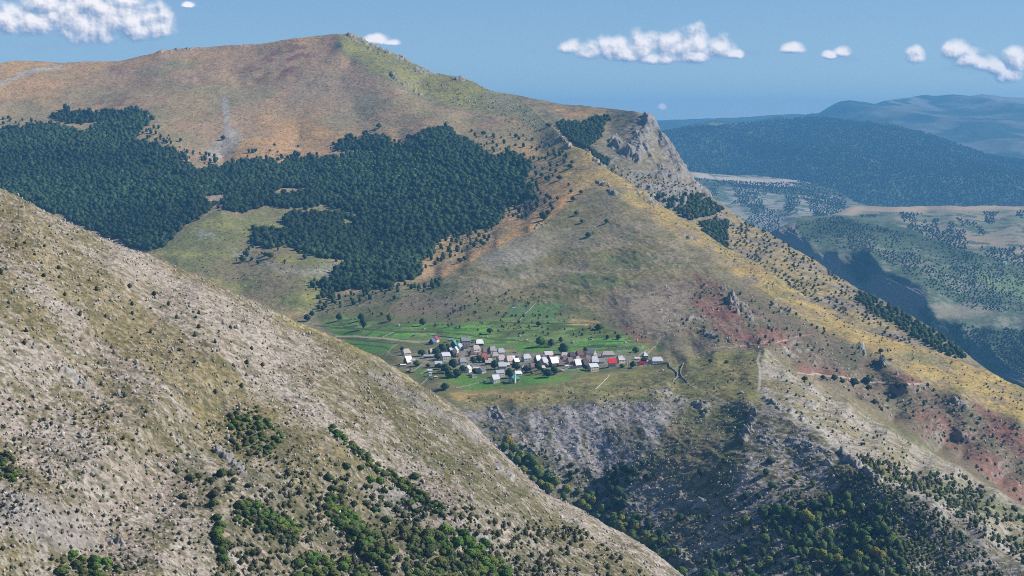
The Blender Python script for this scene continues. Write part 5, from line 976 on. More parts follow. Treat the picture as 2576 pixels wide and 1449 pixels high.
# ---- trees standing on their own -------------------------------------------
def put(layer, u, v, w, h, kind, label, group=None, name='broadleaf_tree'):
    P = layer.at(np.array([u]), np.array([v]))[0]; k = P[1] / FOC
    return tree(Vector(P) - Vector((0, 0, .2)), w * k, h * k, kind, label, group, name)
SOLO = [  # (u, foot v, width, height, kind, label)
 (561, 349, 12, 13, 'dark', 'lone dark tree beside the pale scree gully high on the brown mountain'), (8, 313, 9, 10, 'dark', 'small dark tree on the brown slope at the very left edge above the forest'), (21, 297, 9, 9, 'dark', 'small dark round tree, second from the left edge above the forest'),
 (643, 388, 10, 10, 'dark', 'small round tree on the orange grass, left of a scattered row'), (679, 387, 8, 7, 'dark', 'tiny tree on the orange grass just right of another small one'), (690, 371, 8, 8, 'dark', 'small dark tree in the middle of the orange grass patch'), (750, 370, 8, 7, 'dark', 'small dark tree at the right end of the orange grass patch'),
 (709, 397, 10, 14, 'dark', 'thin ragged tree on the upper forest edge under the orange grass'), (454, 355, 9, 11, 'dark', 'lone slender tree on brown slope right of the leftmost forest top'), (915, 336, 8, 7, 'dark', 'small dark tree left of the pair high on the brown slope'), (877, 344, 7, 7, 'dark', 'tiny tree above the small oblong wood on the brown slope'),
 (943, 331, 9, 9, 'dark', 'lower left tree of the pair high on the brown slope'), (953, 325, 15, 15, 'dark', 'bushy tree, larger of the pair high on the brown slope'), (1112, 326, 8, 9, 'dark', 'small tree above the tip of the central forest'), (1067, 334, 11, 12, 'dark', 'tree at the upper left tip of the central forest'), (1187, 333, 8, 8, 'dark', 'lone tree on the brown slope right of the forest tip'),
 (1218, 349, 12, 12, 'dark', 'round tree above the right end of the central forest'), (1242, 352, 9, 10, 'dark', 'tree just right of the round one above the central forest'), (1298, 352, 11, 11, 'dark', 'dark round tree under the yellow ridge top'), (1340, 357, 9, 8, 'dark', 'small round tree nearest the yellow ridge top'), (1380, 319, 17, 10, 'dark', 'low wide tree clump left of the heart-shaped wood'),
 (1393, 391, 9, 9, 'dark', 'leftmost of three trees against the yellow crest'), (1406, 385, 8, 8, 'dark', 'middle one of three trees against the yellow crest'), (1415, 386, 9, 8, 'dark', 'rightmost of three trees against the yellow crest'), (1439, 415, 10, 11, 'dark', 'upper tree of a close pair on the yellow crest'), (1434, 425, 15, 13, 'dark', 'lower, wider tree of a close pair on the yellow crest'),
 (1364, 449, 12, 12, 'dark', 'left tree of a pair on the orange saddle'), (1374, 457, 11, 14, 'dark', 'right tree of a pair on the orange saddle'), (1408, 456, 17, 14, 'dark', 'broad round tree alone on the orange saddle'), (1431, 472, 8, 11, 'dark', 'slim tree high on the orange saddle'), (1437, 492, 9, 11, 'dark', 'small tree above another where orange grass meets the crest'),
 (1441, 511, 14, 15, 'dark', 'bushy tree at the top end of the orange track'), (1462, 495, 12, 12, 'dark', 'round tree right of the top end of the orange track'), (1403, 510, 10, 12, 'dark', 'small tree on the orange track just above the dark forest corner'), (1449, 542, 12, 14, 'dark', 'uppermost of four lone trees on the bare grey-green face'), (1463, 558, 10, 12, 'dark', 'second of four lone trees on the bare grey-green face'),
 (1525, 562, 12, 14, 'dark', 'rightmost of four lone trees on the bare grey-green face'), (1480, 594, 15, 14, 'dark', 'lowest and widest of four lone trees on the grey-green face'), (1368, 556, 18, 22, 'dark', 'tall tree at the foot of a row on the orange track'), (1378, 545, 13, 18, 'dark', 'middle tree of a short row on the orange track'), (1391, 534, 10, 11, 'dark', 'smallest, upper tree of a short row on the orange track'),
 (1168, 652, 13, 12, 'dark', 'tree on the lower orange track, lower of two'), (1157, 660, 16, 14, 'dark', 'wide tree at the lower end of the orange track'), (1216, 618, 14, 12, 'dark', 'wide bushy tree halfway along the orange track'), (611, 664, 17, 20, 'dark', 'single tree beside pale rubble in the left meadow'), (750, 641, 10, 12, 'dark', 'round tree in the meadow below the detached wood'), (680, 655, 19, 17, 'dark', 'broad dark tree in the middle of the left meadow'),
 (668, 650, 12, 12, 'dark', 'smaller tree touching the broad one in the left meadow'), (805, 648, 9, 9, 'dark', 'small tree under the lower edge of the detached wood'), (745, 570, 6, 6, 'dark', 'tiny bushy tree in the upper left meadow'), (903, 560, 6, 7, 'dark', 'small tree in the clearing inside the forest'),
 # fields
 (772, 809, 17, 20, 'dark', 'dark tree where the fields meet the near ridge'), (785, 796, 13, 18, 'dark', 'dark tree just behind another where the fields meet the near ridge'), (852, 807, 16, 21, 'dark', 'round dark tree alone in the leftmost green field'), (909, 806, 16, 20, 'dark', 'dark tree directly above the tallest field tree'), (914, 829, 18, 30, 'dark', 'tallest dark tree in the left green fields'),
 (980, 809, 16, 21, 'green', 'paler green tree below the brown knoll at its left end'), (1062, 820, 14, 21, 'dark', 'dark tree on the field edge below the brown knoll'), (960, 794, 9, 10, 'dark', 'small dark tree left of the brown knoll'), (1232, 841, 16, 18, 'dark', 'leaning dark tree in the middle of the big green field'), (1209, 843, 8, 7, 'dark', 'very small tree beside the leaning field tree'),
 (1318, 797, 8, 9, 'green', 'small bright green tree between the two upper field plots'), (1354, 821, 13, 15, 'dark', 'dark round tree below the upper field plots'), (1507, 829, 22, 17, 'dark', 'low wide tree on the pasture above the cemetery'), (1528, 854, 9, 14, 'dark', 'narrow tree above the cemetery, left of a round one'), (1556, 853, 14, 15, 'dark', 'round tree above the cemetery on the right'),
 (1361, 872, 25, 29, 'green', 'largest light green tree in the field behind the village'), (1387, 872, 19, 22, 'dark', 'dark tree right of the largest field tree behind the village'), (1411, 861, 11, 17, 'dark', 'narrow tree behind the two large field trees'), (1418, 892, 24, 31, 'dark', 'tall uneven tree right behind the middle of the village'), (1600, 888, 17, 18, 'green', 'green tree at the right end of the cemetery'),
 (843, 767, 9, 12, 'dark', 'small tree on the slope above the leftmost field tree'), (993, 752, 11, 12, 'dark', 'tree on the upper left of the brown knoll'), (1120, 981, 22, 20, 'dark', 'round dark tree alone on the lower meadow near the near ridge'), (1032, 962, 10, 12, 'dark', 'small dark tree by the near ridge below the lower left huts'),
 # terrace, spur, red slope
 (1787, 912, 11, 13, 'dark', 'lone dark tree on the grassy terrace right of the village'), (1829, 911, 12, 10, 'green', 'pale bushy tree on the grassy terrace near the spur top'), (2201, 1015, 15, 16, 'dark', 'round tree alone below the red slope path'), (2215, 889, 14, 13, 'dark', 'round tree on the golden crest above the red slope'), (2240, 904, 12, 8, 'dark', 'low dark tree lower down the golden crest'),
 (2025, 957, 16, 13, 'dark', 'leftmost low tree under the red slope path'), (2070, 950, 14, 13, 'dark', 'second tree from the left under the red slope path'), (2100, 950, 16, 18, 'dark', 'upright tree near the middle of the row under the path'), (2122, 958, 14, 13, 'dark', 'small tree right of the upright one under the path'), (2150, 967, 25, 22, 'dark', 'large round tree under the red slope path'),
 (2184, 961, 25, 22, 'dark', 'large round tree standing above the red slope path'), (2187, 974, 18, 14, 'dark', 'low tree just under the path below the largest one'), (2255, 974, 15, 16, 'dark', 'round tree near the right end of the path'), (2278, 971, 13, 11, 'dark', 'last tree at the right end of the path by red earth'),
 # gorge side
 (1698, 1144, 8, 13, 'dark', 'small slim tree on the bare slope high above the gorge'), (1823, 1175, 13, 19, 'dark', 'slim dark tree on the spur slope, upper of two'), (1816, 1187, 10, 10, 'dark', 'small tree right below the slim one on the spur slope'), (1763, 1203, 18, 23, 'dark', 'dark tree casting the longest shadow over the gorge slope'), (1789, 1224, 13, 12, 'dark', 'small round tree on the ochre gorge slope'), (1806, 1256, 12, 12, 'dark', 'small round tree lowest on the ochre gorge slope'),
 (1627, 1209, 22, 22, 'dark', 'broad tree right of the dark gorge thicket'), (1646, 1200, 10, 12, 'dark', 'small tree next to the broad one by the gorge thicket'), (1616, 1175, 12, 15, 'dark', 'left one of two neighbouring trees above the gorge thicket'), (1631, 1172, 12, 15, 'dark', 'right one of two neighbouring trees above the gorge thicket'), (1438, 1178, 16, 15, 'dark', 'uppermost of four trees on the pale striped slope'),
 (1453, 1192, 14, 15, 'dark', 'rightmost of four trees on the pale striped slope'), (1436, 1199, 15, 14, 'dark', 'left one of four trees on the pale striped slope'), (1437, 1214, 17, 17, 'dark', 'lowest of four trees on the pale striped slope'), (1494, 1224, 10, 16, 'dark', 'slim tree between the striped slope and the gorge thicket'), (1713, 1322, 24, 22, 'dark', 'wide tree above the rocky gorge mouth'),
 (1943, 1240, 24, 22, 'dark', 'round tree on the pale rubble of the spur'), (1878, 1264, 22, 18, 'dark', 'left tree of a pair on the spur rubble'), (1908, 1262, 18, 18, 'dark', 'right tree of a pair on the spur rubble'), (1938, 1172, 26, 17, 'dark', 'wide dark tree beside the rocky rib of the spur'), (1928, 1207, 20, 22, 'dark', 'dark tree below the rocky rib of the spur'), (2003, 1218, 16, 20, 'yellow', 'yellow-green tree on the rubble in the middle of the spur'),
 (1993, 1232, 16, 18, 'dark', 'dark tree left below the yellow-green one on the spur'), (2046, 1228, 15, 20, 'green', 'pale green tree right of the yellow-green one on the spur'), (1878, 1334, 28, 30, 'green', 'bright green bushy tree at the left end of the bottom wood'),
]
for u, v, w, h, k, lab in SOLO: put(L_MAIN, u, v, w, h, k, lab)
VT = [  # trees between the houses: (u, foot v, width, height, kind, where)
 (1012, 884, 13, 15, 'dark', 'small dark tree behind the beige cottage at the village left end'), (1061, 896, 20, 19, 'dark', 'round dark tree left of the small barn with beige roof'), (1098, 894, 22, 22, 'dark', 'broad tree in the upper left grove by the small barn'), (1112, 886, 24, 24, 'dark', 'largest crown of the upper left grove below the field road'), (1126, 882, 19, 20, 'dark', 'right-hand tree of the upper left grove below the field road'), (1100, 905, 18, 18, 'dark', 'low tree right of the small barn with beige roof'),
 (1137, 900, 11, 20, 'dark', 'narrow tree between the upper grove and the half-built house'), (1050, 921, 20, 17, 'green', 'low green tree right of the white A-frame house'), (1077, 925, 13, 12, 'dark', 'small tree in the allotment left of the two-storey house'), (1120, 940, 26, 27, 'dark', 'left crown of the big central grove above the lower meadow'), (1140, 930, 26, 30, 'dark', 'tallest crown of the big central grove'), (1150, 950, 26, 25, 'dark', 'lower right crown of the big central grove'), (1130, 952, 24, 22, 'dark', 'lowest crown of the big central grove'),
 (1105, 930, 18, 18, 'dark', 'tree at the left flank of the big central grove by the shed'), (1164, 936, 18, 20, 'dark', 'right flank tree of the big central grove beside a pale barn'), (1190, 914, 20, 20, 'dark', 'left tree of a dark pair in the village middle'), (1206, 911, 19, 19, 'dark', 'right tree of a dark pair in the village middle'), (1244, 929, 22, 26, 'dark', 'upright dark tree below the red and brown roofs'), (1298, 932, 22, 22, 'dark', 'greyish tree between the white roofed houses in the middle'),
 (1281, 951, 24, 28, 'dark', 'dark tree right behind the mosque minaret'), (1325, 936, 20, 19, 'dark', 'round tree right of the mosque hall'), (1354, 933, 19, 26, 'dark', 'upright tree left of the tall white barn'), (1378, 950, 24, 24, 'dark', 'left crown of the grove below the boulder'), (1394, 943, 22, 24, 'dark', 'right crown of the grove beside the big boulder'), (1366, 940, 12, 16, 'dark', 'slim tree at the left of the grove below the boulder'),
 (1339, 943, 9, 12, 'yellow', 'tiny yellow-green tree near the mosque meadow'), (1196, 944, 18, 20, 'dark', 'tree over a ruin below the pale gabled barns'), (1473, 886, 12, 14, 'dark', 'small tree behind the grey roofed house in the upper right'), (1473, 931, 15, 15, 'dark', 'small tree at the left wall of the lower right stone house'), (1593, 926, 18, 20, 'dark', 'round tree beside the ruined arch at the right end'), (1622, 913, 22, 16, 'dark', 'wide tree above the small bright red roof'), (1566, 924, 14, 12, 'green', 'low green tree right of the bright red roofed house'),
]
for u, v, w, h, k, lab in VT: put(L_MAIN, u, v, w, h, k, lab)
def many(layer, pts, n, gap, wr, kinds, label, group, per=None, rest=None):
    u, v, P = scatter(layer, pts, int(n * 2.2), gap, tries=14, dens=lambda u, v: .12 + .88 * sstep(.42, .54, fbm(u, v, 40, 3, 91)))
    for i in range(len(P)):
        k = P[i, 1] / FOC; w = random.uniform(*wr) * k; kd = random.choice(kinds)
        if i < n: tree(Vector(P[i]) - Vector((0, 0, .3)), w, w * random.uniform(.95, 1.3), kd, label[kd], group)
        else: wood.add(LOW, P[i:i + 1] - [0, 0, .5], np.array([w]), np.array([w * 1.15]), pick(GC if kd != 'dark' else FC, 1))
# wood at the foot of the spur
many(L_MAIN, [(1903, 1300), (1960, 1290), (2040, 1272), (2113, 1262), (2203, 1275), (2238, 1325), (2263, 1375), (2275, 1460), (2275, 1520), (1740, 1530), (1748, 1450), (1788, 1415), (1878, 1395), (1938, 1340)], 100, 5.6, (18, 34), ['wood', 'wood', 'wood', 'yellow', 'dark'],
     {'wood': 'green leafy tree in the wood at the foot of the spur', 'yellow': 'yellowing leafy tree in the wood at the foot of the spur', 'dark': 'dark green tree in the wood at the foot of the spur'}, 'trees of the wood at the foot of the spur')
band = [(u, float(lerp_line(NEAR_TOP, u)) + 12) for u in range(1270, 1741, 30)]
many(L_MAIN, band + [(a, b - 50 + 8 * math.sin(a * .05)) for a, b in band[::-1]], 46, 5.0, (18, 30), ['yellow', 'green', 'yellow', 'wood'],
     {'wood': 'deep green tree in the gorge directly behind the near slope', 'green': 'green tree in the gorge directly behind the near slope', 'yellow': 'yellow-green tree in the gorge directly behind the near slope'}, 'trees lining the gorge behind the near slope')
many(L_MAIN, [(1530, 1200), (1560, 1180), (1600, 1195), (1595, 1225), (1560, 1250), (1590, 1290), (1640, 1330), (1700, 1400), (1660, 1390), (1560, 1310), (1520, 1240)], 26, 5.5, (16, 26), ['dark'], {'dark': 'dark tree in the shady thicket of the gorge bottom'}, 'trees of the dark gorge thicket')
print('individual trees', ntree)

# ---- bushes of the near slope ------------------------------------------------
def q2(pts): return [(a / 2, b / 2 + 724.5) for a, b in pts]
MED = [crown(760 + i, sub=2, leaves=200, lumps=9, squash=.85) for i in range(4)]; GB = [(0.06, 0.12, 0.022), (0.085, 0.15, 0.026), (0.11, 0.15, 0.03)]
nb = 0
def bushes(pts, n, gap, wr, kinds, label, group, hr=(.55, .9), reg=None):
    global nb
    u, v, P = scatter(L_NEAR, pts, n, gap, tries=30)
    cap = int(len(P) * .72) if n > 12 else len(P); order = np.argsort(P[:, 1]); P = P[order]
    for i in range(len(P)):
        k = P[i, 1] / FOC; w = random.uniform(*wr) * k
        if i >= cap:
            scrub.add(MED, P[i:i + 1] - [0, 0, .25], np.array([w]), np.array([w * random.uniform(*hr)]), pick(GB if 'green' in kinds else BC, 1)); continue
        nb += 1
        bush(Vector(P[i]) - Vector((0, 0, .25)), w, w * random.uniform(*hr), random.choice(kinds), label, group)
def fill(pts, n, gap, a, b, cols):
    u, v, P = scatter(L_NEAR, pts, n, gap, tries=20); k = P[:, 1] / FOC; W = rng.uniform(a, b, len(P)) * k; scrub.add(MED, P - [0, 0, .3], W, W * rng.uniform(.5, .85, len(P)), pick(cols, len(P)))
def near_line(pts, hw):   # outline around a traced line
    n = [(a + hw * .3, b - hw) for a, b in pts]; m = [(a - hw * .3, b + hw) for a, b in pts[::-1]]; return n + m
bushes(near_line(q2([(1200, 1110), (1350, 1180), (1500, 1250)]), 22), 30, 2.4, (16, 34), ['green', 'green', 'round'], 'bright leafy bush in the upper green strip of the near slope', 'bushes of the upper green strip')
bushes(near_line(q2([(1640, 1090), (1750, 1180), (1850, 1290), (1960, 1370)]), 24), 54, 2.3, (16, 36), ['green', 'green', 'round'], 'bright green bush in the long green strip near the bottom centre', 'bushes of the long green strip')
bushes(q2([(2040, 1230), (2200, 1220), (2400, 1260), (2500, 1360), (2576, 1449), (2576, 1560), (2100, 1560), (2040, 1400)]), 110, 2.4, (14, 36), ['green', 'round', 'round'], 'green bush in the broad thicket at the bottom right of near slope', 'bushes of the broad thicket')
bushes(q2([(1540, 1330), (1700, 1350), (1900, 1449), (1900, 1560), (1400, 1560)]), 34, 2.8, (22, 38), ['green'], 'leafy bush on the lower edge below the long green strip', 'bushes on the lower edge')
bushes(near_line(q2([(1080, 1190), (1110, 1260), (1130, 1350)]), 18), 9, 2.6, (20, 32), ['green'], 'bush in the short upright green clump left of bottom centre', 'bushes of the short upright clump')
bushes(q2([(300, 1370), (380, 1330), (560, 1400), (560, 1560), (300, 1560)]), 16, 2.6, (22, 36), ['green', 'round'], 'dark green bush in the clump at the bottom left', 'bushes of the bottom left clump')
bushes(near_line(q2([(1700, 750), (1850, 880), (2000, 980), (2220, 1130)]), 9), 34, 2.2, (12, 22), ['green', 'round'], 'low green bush in the narrow strip beside the long white scree', 'bushes of the narrow strip')
bushes(q2([(1170, 700), (1300, 640), (1400, 760), (1330, 830), (1230, 810)]), 22, 2.6, (12, 22), ['round', 'green'], 'low bush in the green patch in the middle of the near slope', 'bushes of the middle green patch')
bushes(q2([(1620, 880), (2100, 960), (2160, 1180), (2000, 1250), (1800, 1150), (1640, 1050)]), 36, 4, (14, 28), ['round', 'green', 'round'], 'rounded grey-green bush among pale rubble right of the centre gully', 'bushes among the right rubble')
bushes(q2([(880, 920), (1250, 940), (1280, 1100), (900, 1100)]), 14, 5, (16, 28), ['round'], 'rounded dark bush among pale rubble above the bottom green strips', 'bushes among the left rubble')
bushes(q2([(0, 840), (60, 860), (80, 960), (0, 960)]), 6, 3, (18, 30), ['round', 'green'], 'dark bush in the clump on the left edge of the near slope', 'bushes on the left edge')
bushes([(0, 560), (300, 700), (600, 830), (700, 900), (600, 1000), (300, 1000), (0, 900)], 70, 9, (5, 11), ['upright', 'round'], 'small dark juniper dotted on the upper part of the near slope', 'junipers of the upper slope', hr=(1.0, 1.6))
for pts, n in [(near_line(q2([(1200, 1110), (1350, 1180), (1500, 1250)]), 30), 110), (near_line(q2([(1640, 1090), (1750, 1180), (1850, 1290), (1960, 1370)]), 32), 170), (q2([(2040, 1230), (2200, 1220), (2400, 1260), (2576, 1400), (2576, 1560), (2100, 1560), (2040, 1400)]), 300), (q2([(1540, 1330), (1700, 1350), (1900, 1449), (1900, 1560), (1400, 1560)]), 120),
               (near_line(q2([(1660, 720), (1850, 870), (2000, 970), (2230, 1130)]), 10), 170), (q2([(1100, 640), (1300, 600), (1420, 760), (1340, 850), (1200, 830)]), 90), (q2([(280, 1360), (380, 1320), (600, 1400), (560, 1560), (280, 1560)]), 60), (q2([(0, 830), (70, 850), (90, 980), (0, 980)]), 24)]:
    fill(pts, n, 1.5, 7, 18, GB + BC[:3])
for pts, n, gap, a, b in [([(0, 500), (500, 720), (950, 920), (1280, 1170), (1250, 1400), (900, 1300), (500, 1100), (0, 1000)], 800, 3.5, .4, 1.4), ([(0, 1000), (500, 1050), (1000, 1200), (1450, 1320), (1700, 1500), (0, 1500)], 1500, 2.6, .5, 2.2), ([(700, 1180), (1100, 1250), (1500, 1350), (1700, 1500), (500, 1500)], 700, 2.6, 1.2, 3.8)]:
    u, v, P = scatter(L_NEAR, pts, n, gap, dens=lambda u, v: .06 + .94 * sstep(.50, .62, fbm(u, v, 46, 4, 19, .6))); W = rng.uniform(a, b, len(P)) ** 1.0; scrub.add(LOWB, P - [0, 0, .15], W, W * rng.uniform(.7, 1.1, len(P)), pick(BC, len(P)))
# loose stones on the scree and the stony sides of the gorge
STONE = []
for i in range(6):
    V0, F0 = ICO[1]; rr = np.random.default_rng(800 + i); q = V0.copy()
    for cc in rr.normal(size=(6, 3)): cc = cc / np.linalg.norm(cc); d = q @ cc; q = q - np.outer(np.clip(d - rr.uniform(.35, .75), 0, 1), cc)
    q = q * [1, rr.uniform(.6, .9), rr.uniform(.5, .8)]; q[:, 2] -= q[:, 2].min() * .6; STONE.append((q, F0))
rubble = Mass(); RC = [(0.42, 0.39, 0.35), (0.36, 0.33, 0.30), (0.30, 0.28, 0.25), (0.48, 0.44, 0.40), (0.38, 0.32, 0.26)]
for lay, pts, n, gap, a, b in [(L_NEAR, [(-60, 440), (0, 478), (565, 724), (1100, 990), (1463, 1284), (1720, 1450), (1720, 1500), (-60, 1500)], 9000, 1.3, .5, 1.9), (L_NEAR, [(-60, 440), (0, 478), (565, 724), (1100, 990), (1463, 1284), (1720, 1450), (1720, 1500), (-60, 1500)], 260, 6, 1.6, 3.4),
                         (L_MAIN, [(1200, 1030), (1700, 1000), (1900, 1010), (2140, 1150), (2400, 1290), (2650, 1500), (1750, 1500), (1500, 1300)], 3000, 2, .8, 3.2), (L_MAIN, [(1915, 890), (2050, 970), (2400, 1175), (2650, 1330), (2700, 1500), (2350, 1260), (2130, 1140), (1920, 1000)], 1600, 2, .8, 3.0),
                         (L_MAIN, [(1640, 700), (1860, 720), (2240, 910), (2576, 1080), (2650, 1250), (2300, 1080), (1950, 880), (1600, 860)], 1300, 3, 1, 4), (L_MAIN, [(880, 86), (1000, 135), (1300, 240), (1410, 340), (1200, 290), (1000, 220)], 350, 4, 1.5, 5), (L_MAIN, [(1410, 345), (1640, 512), (1988, 727), (2250, 858), (2250, 890), (1900, 710), (1640, 540), (1450, 420)], 420, 4, 1, 4)]:
    u, v, P = scatter(lay, pts, n, gap, tries=4, dens=lambda u, v: .25 + .75 * sstep(.42, .58, fbm(u, v, 45, 3, 23))); W = a + (b - a) * rng.uniform(0, 1, len(P)) ** 2.2; rubble.add(STONE, P - [0, 0, .05], W, W * rng.uniform(.4, .9, len(P)), pick(RC, len(P)))
wood.build('forest', LEAF_ALL, 'dark forest covering the mountain bowl, the far hills and the gaps between lone trees', 'forest')
scrub.build('scrub', LEAF_ALL, 'tiny bushes and tufts scattered thinly over the slopes', 'scrub')
m_, nt_, b_ = new_mat('loose_stone'); at_ = nt_.nodes.new('ShaderNodeAttribute'); at_.attribute_name = 'Col'; nt_.links.new(at_.outputs['Color'], b_.inputs['Base Color'])
rubble.build('rubble', m_, 'loose pale stones strewn over the bare slopes', 'rubble')
print('bushes', nb, round(time.time() - T0, 1))
# ------------------------------------------------------------------ village
def VA(x, y): return 943.4 + x * .1953, 817.6 + y * .1953          # two survey sheets of the village
def VB(x, y): return 1257.8 + x * .1831, 817.6 + y * .1831
def metal(name, col, rough=.45, var=.18, sc=.9): return plain(name, col, rough=rough, spec=.4, var=var, scale=sc)
ROOF = {'white': metal('white_sheet', (0.82, 0.82, 0.82)), 'pale': metal('pale_sheet', (0.56, 0.58, 0.62)), 'silver': metal('silver_sheet', (0.38, 0.41, 0.46)), 'grey': metal('grey_sheet', (0.24, 0.24, 0.27)), 'slate': metal('dark_slate', (0.075, 0.085, 0.12)),
        'dark': metal('dark_shingle', (0.06, 0.045, 0.045), .8), 'brown': metal('brown_shingle', (0.21, 0.14, 0.125), .85), 'maroon': metal('maroon_shingle', (0.15, 0.06, 0.055), .8), 'rust': metal('patched_rusty_sheet', (0.45, 0.38, 0.35), .7, .45, 1.6),
        'beige': metal('beige_shingle', (0.46, 0.40, 0.34), .85), 'red': metal('bright_red_sheet', (0.72, 0.035, 0.035), .5, .05), 'brick': metal('brick_red_sheet', (0.42, 0.12, 0.09), .7), 'crimson': metal('crimson_sheet', (0.36, 0.03, 0.05), .5, .05), 'green': metal('green_sheet', (0.06, 0.30, 0.24), .5), 'blue': metal('blue_sheet', (0.05, 0.10, 0.24), .6)}
WALL = {'stone': plain('rubble_stone', (0.46, 0.43, 0.38), scale=2.5, var=.35), 'plaster': plain('white_plaster', (0.78, 0.76, 0.72), scale=1.5, var=.1), 'wood': plain('weathered_boards', (0.105, 0.08, 0.065), scale=3, var=.3), 'concrete': plain('bare_concrete', (0.30, 0.29, 0.29), scale=2, var=.2),
        'buff': plain('buff_plaster', (0.50, 0.42, 0.31), scale=2, var=.15), 'orange': plain('orange_boards', (0.48, 0.22, 0.08), scale=2)}
GLASS = plain('window_glass', (0.02, 0.025, 0.035), rough=.15, spec=.6); FRAME = plain('window_frame', (0.6, 0.58, 0.54)); DOOR = plain('wooden_door', (0.09, 0.06, 0.045)); 
def quad_mesh(name, V, F, m):
    me = bpy.data.meshes.new(name); me.from_pydata([tuple(v) for v in V], [], F); me.update(); me.materials.append(m); return me
def box_vf(x0, x1, y0, y1, z0, z1, s=0):
    V = [(x, y, z) for z in (z0, z1) for y in (y0, y1) for x in (x0, x1)]
    F = [(0, 2, 3, 1), (4, 5, 7, 6), (0, 1, 5, 4), (1, 3, 7, 5), (3, 2, 6, 7), (2, 0, 4, 6)]
    return V, [tuple(i + s for i in f) for f in F]
def kid(name, V, F, m, par, loc=(0, 0, 0)):
    o = bpy.data.objects.new(name, quad_mesh(name, V, F, m)); C.objects.link(o); o.parent = par; o.location = loc; return o
def boxes(lst):
    V = []; F = []
    for b in lst: v, f = box_vf(*b, s=len(V)); V += v; F += f
    return V, F
def window(par, x, y, z, w, h, side):
    """side: f front (-y), b back, r right (+x), l left"""
    t = .07
    def pl(a0, a1, z0, z1, d0, d1):
        if side == 'f': return (x + a0, x + a1, y - d1, y - d0, z0, z1)
        if side == 'b': return (x + a0, x + a1, y + d0, y + d1, z0, z1)
        if side == 'r': return (x + d0, x + d1, y + a0, y + a1, z0, z1)
        return (x - d1, x - d0, y + a0, y + a1, z0, z1)
    V, F = boxes([pl(-w / 2 - t, -w / 2, z - t, z + h + t, .004, .08), pl(w / 2, w / 2 + t, z - t, z + h + t, .004, .08), pl(-w / 2, w / 2, z - t, z, .004, .08), pl(-w / 2, w / 2, z + h, z + h + t, .004, .08)])
    fr = kid('window', V, F, FRAME, par)
    V, F = boxes([pl(-w / 2, w / 2, z, z + h, .006, .03)]); kid('pane', V, F, GLASS, fr)
def roof_vf(L, W, H, R, kind, ov=.45, th=.16):
    a, b = L / 2 + ov, W / 2 + ov; zl = H - ov * R / (W / 2); hip = {'gable': 0, 'half': .45, 'hip': .85, 'pyr': 1.0}[kind]
    ins = 0 if kind == 'gable' else min(hip * (W / 2) * 1.0, L / 2 - .05); zr = H + R
    def shell(dz):
        if kind == 'half':   # clipped gable: the hip starts half way up
            zm = H + R * .5; bm_ = b * .5
            return [(-a, -b, zl + dz), (a, -b, zl + dz), (a, b, zl + dz), (-a, b, zl + dz), (-a, -bm_, zm + dz), (a, -bm_, zm + dz), (a, bm_, zm + dz), (-a, bm_, zm + dz), (-a + ins, 0, zr + dz), (a - ins, 0, zr + dz)]
        return [(-a, -b, zl + dz), (a, -b, zl + dz), (a, b, zl + dz), (-a, b, zl + dz), (-a + ins, 0, zr + dz), (a - ins, 0, zr + dz)]
    V = shell(0) + shell(th); n = len(V) // 2
    if kind == 'half':
        top = [(0, 1, 5, 9, 8, 4), (2, 3, 7, 8, 9, 6), (5, 6, 9), (7, 4, 8)]; rim = [0, 1, 5, 6, 2, 3, 7, 4]
    elif kind == 'gable': top = [(0, 1, 5, 4), (2, 3, 4, 5)]; rim = [0, 1, 5, 2, 3, 4]
    else: top = [(0, 1, 5, 4), (1, 2, 5), (2, 3, 4, 5), (3, 0, 4)]; rim = [0, 1, 2, 3]
    F = [tuple(i + n for i in f) for f in top] + [tuple(reversed(f)) for f in top]
    for i in range(len(rim)): p, q = rim[i], rim[(i + 1) % len(rim)]; F.append((p, q, q + n, p + n))
    return V, F
def body_vf(L, W, H, R, kind, dip=3.0):
    a, b = L / 2, W / 2
    V = [(-a, -b, -dip), (a, -b, -dip), (a, b, -dip), (-a, b, -dip), (-a, -b, H), (a, -b, H), (a, b, H), (-a, b, H)]
    F = [(0, 1, 5, 4), (2, 3, 7, 6), (0, 3, 2, 1)]
    if kind == 'gable':
        V += [(-a, 0, H + R), (a, 0, H + R)]; F += [(1, 2, 6, 9, 5), (3, 0, 4, 8, 7), (4, 5, 9, 8), (6, 7, 8, 9)]
    elif kind == 'half':
        V += [(-a, -b / 2, H + R / 2), (-a, b / 2, H + R / 2), (a, -b / 2, H + R / 2), (a, b / 2, H + R / 2)]
        F += [(1, 2, 6, 11, 10, 5), (3, 0, 4, 8, 9, 7), (4, 5, 10, 8), (6, 7, 9, 11), (8, 10, 11, 9)]
    else: F += [(1, 2, 6, 5), (3, 0, 4, 7), (4, 5, 6, 7)]
    return V, F
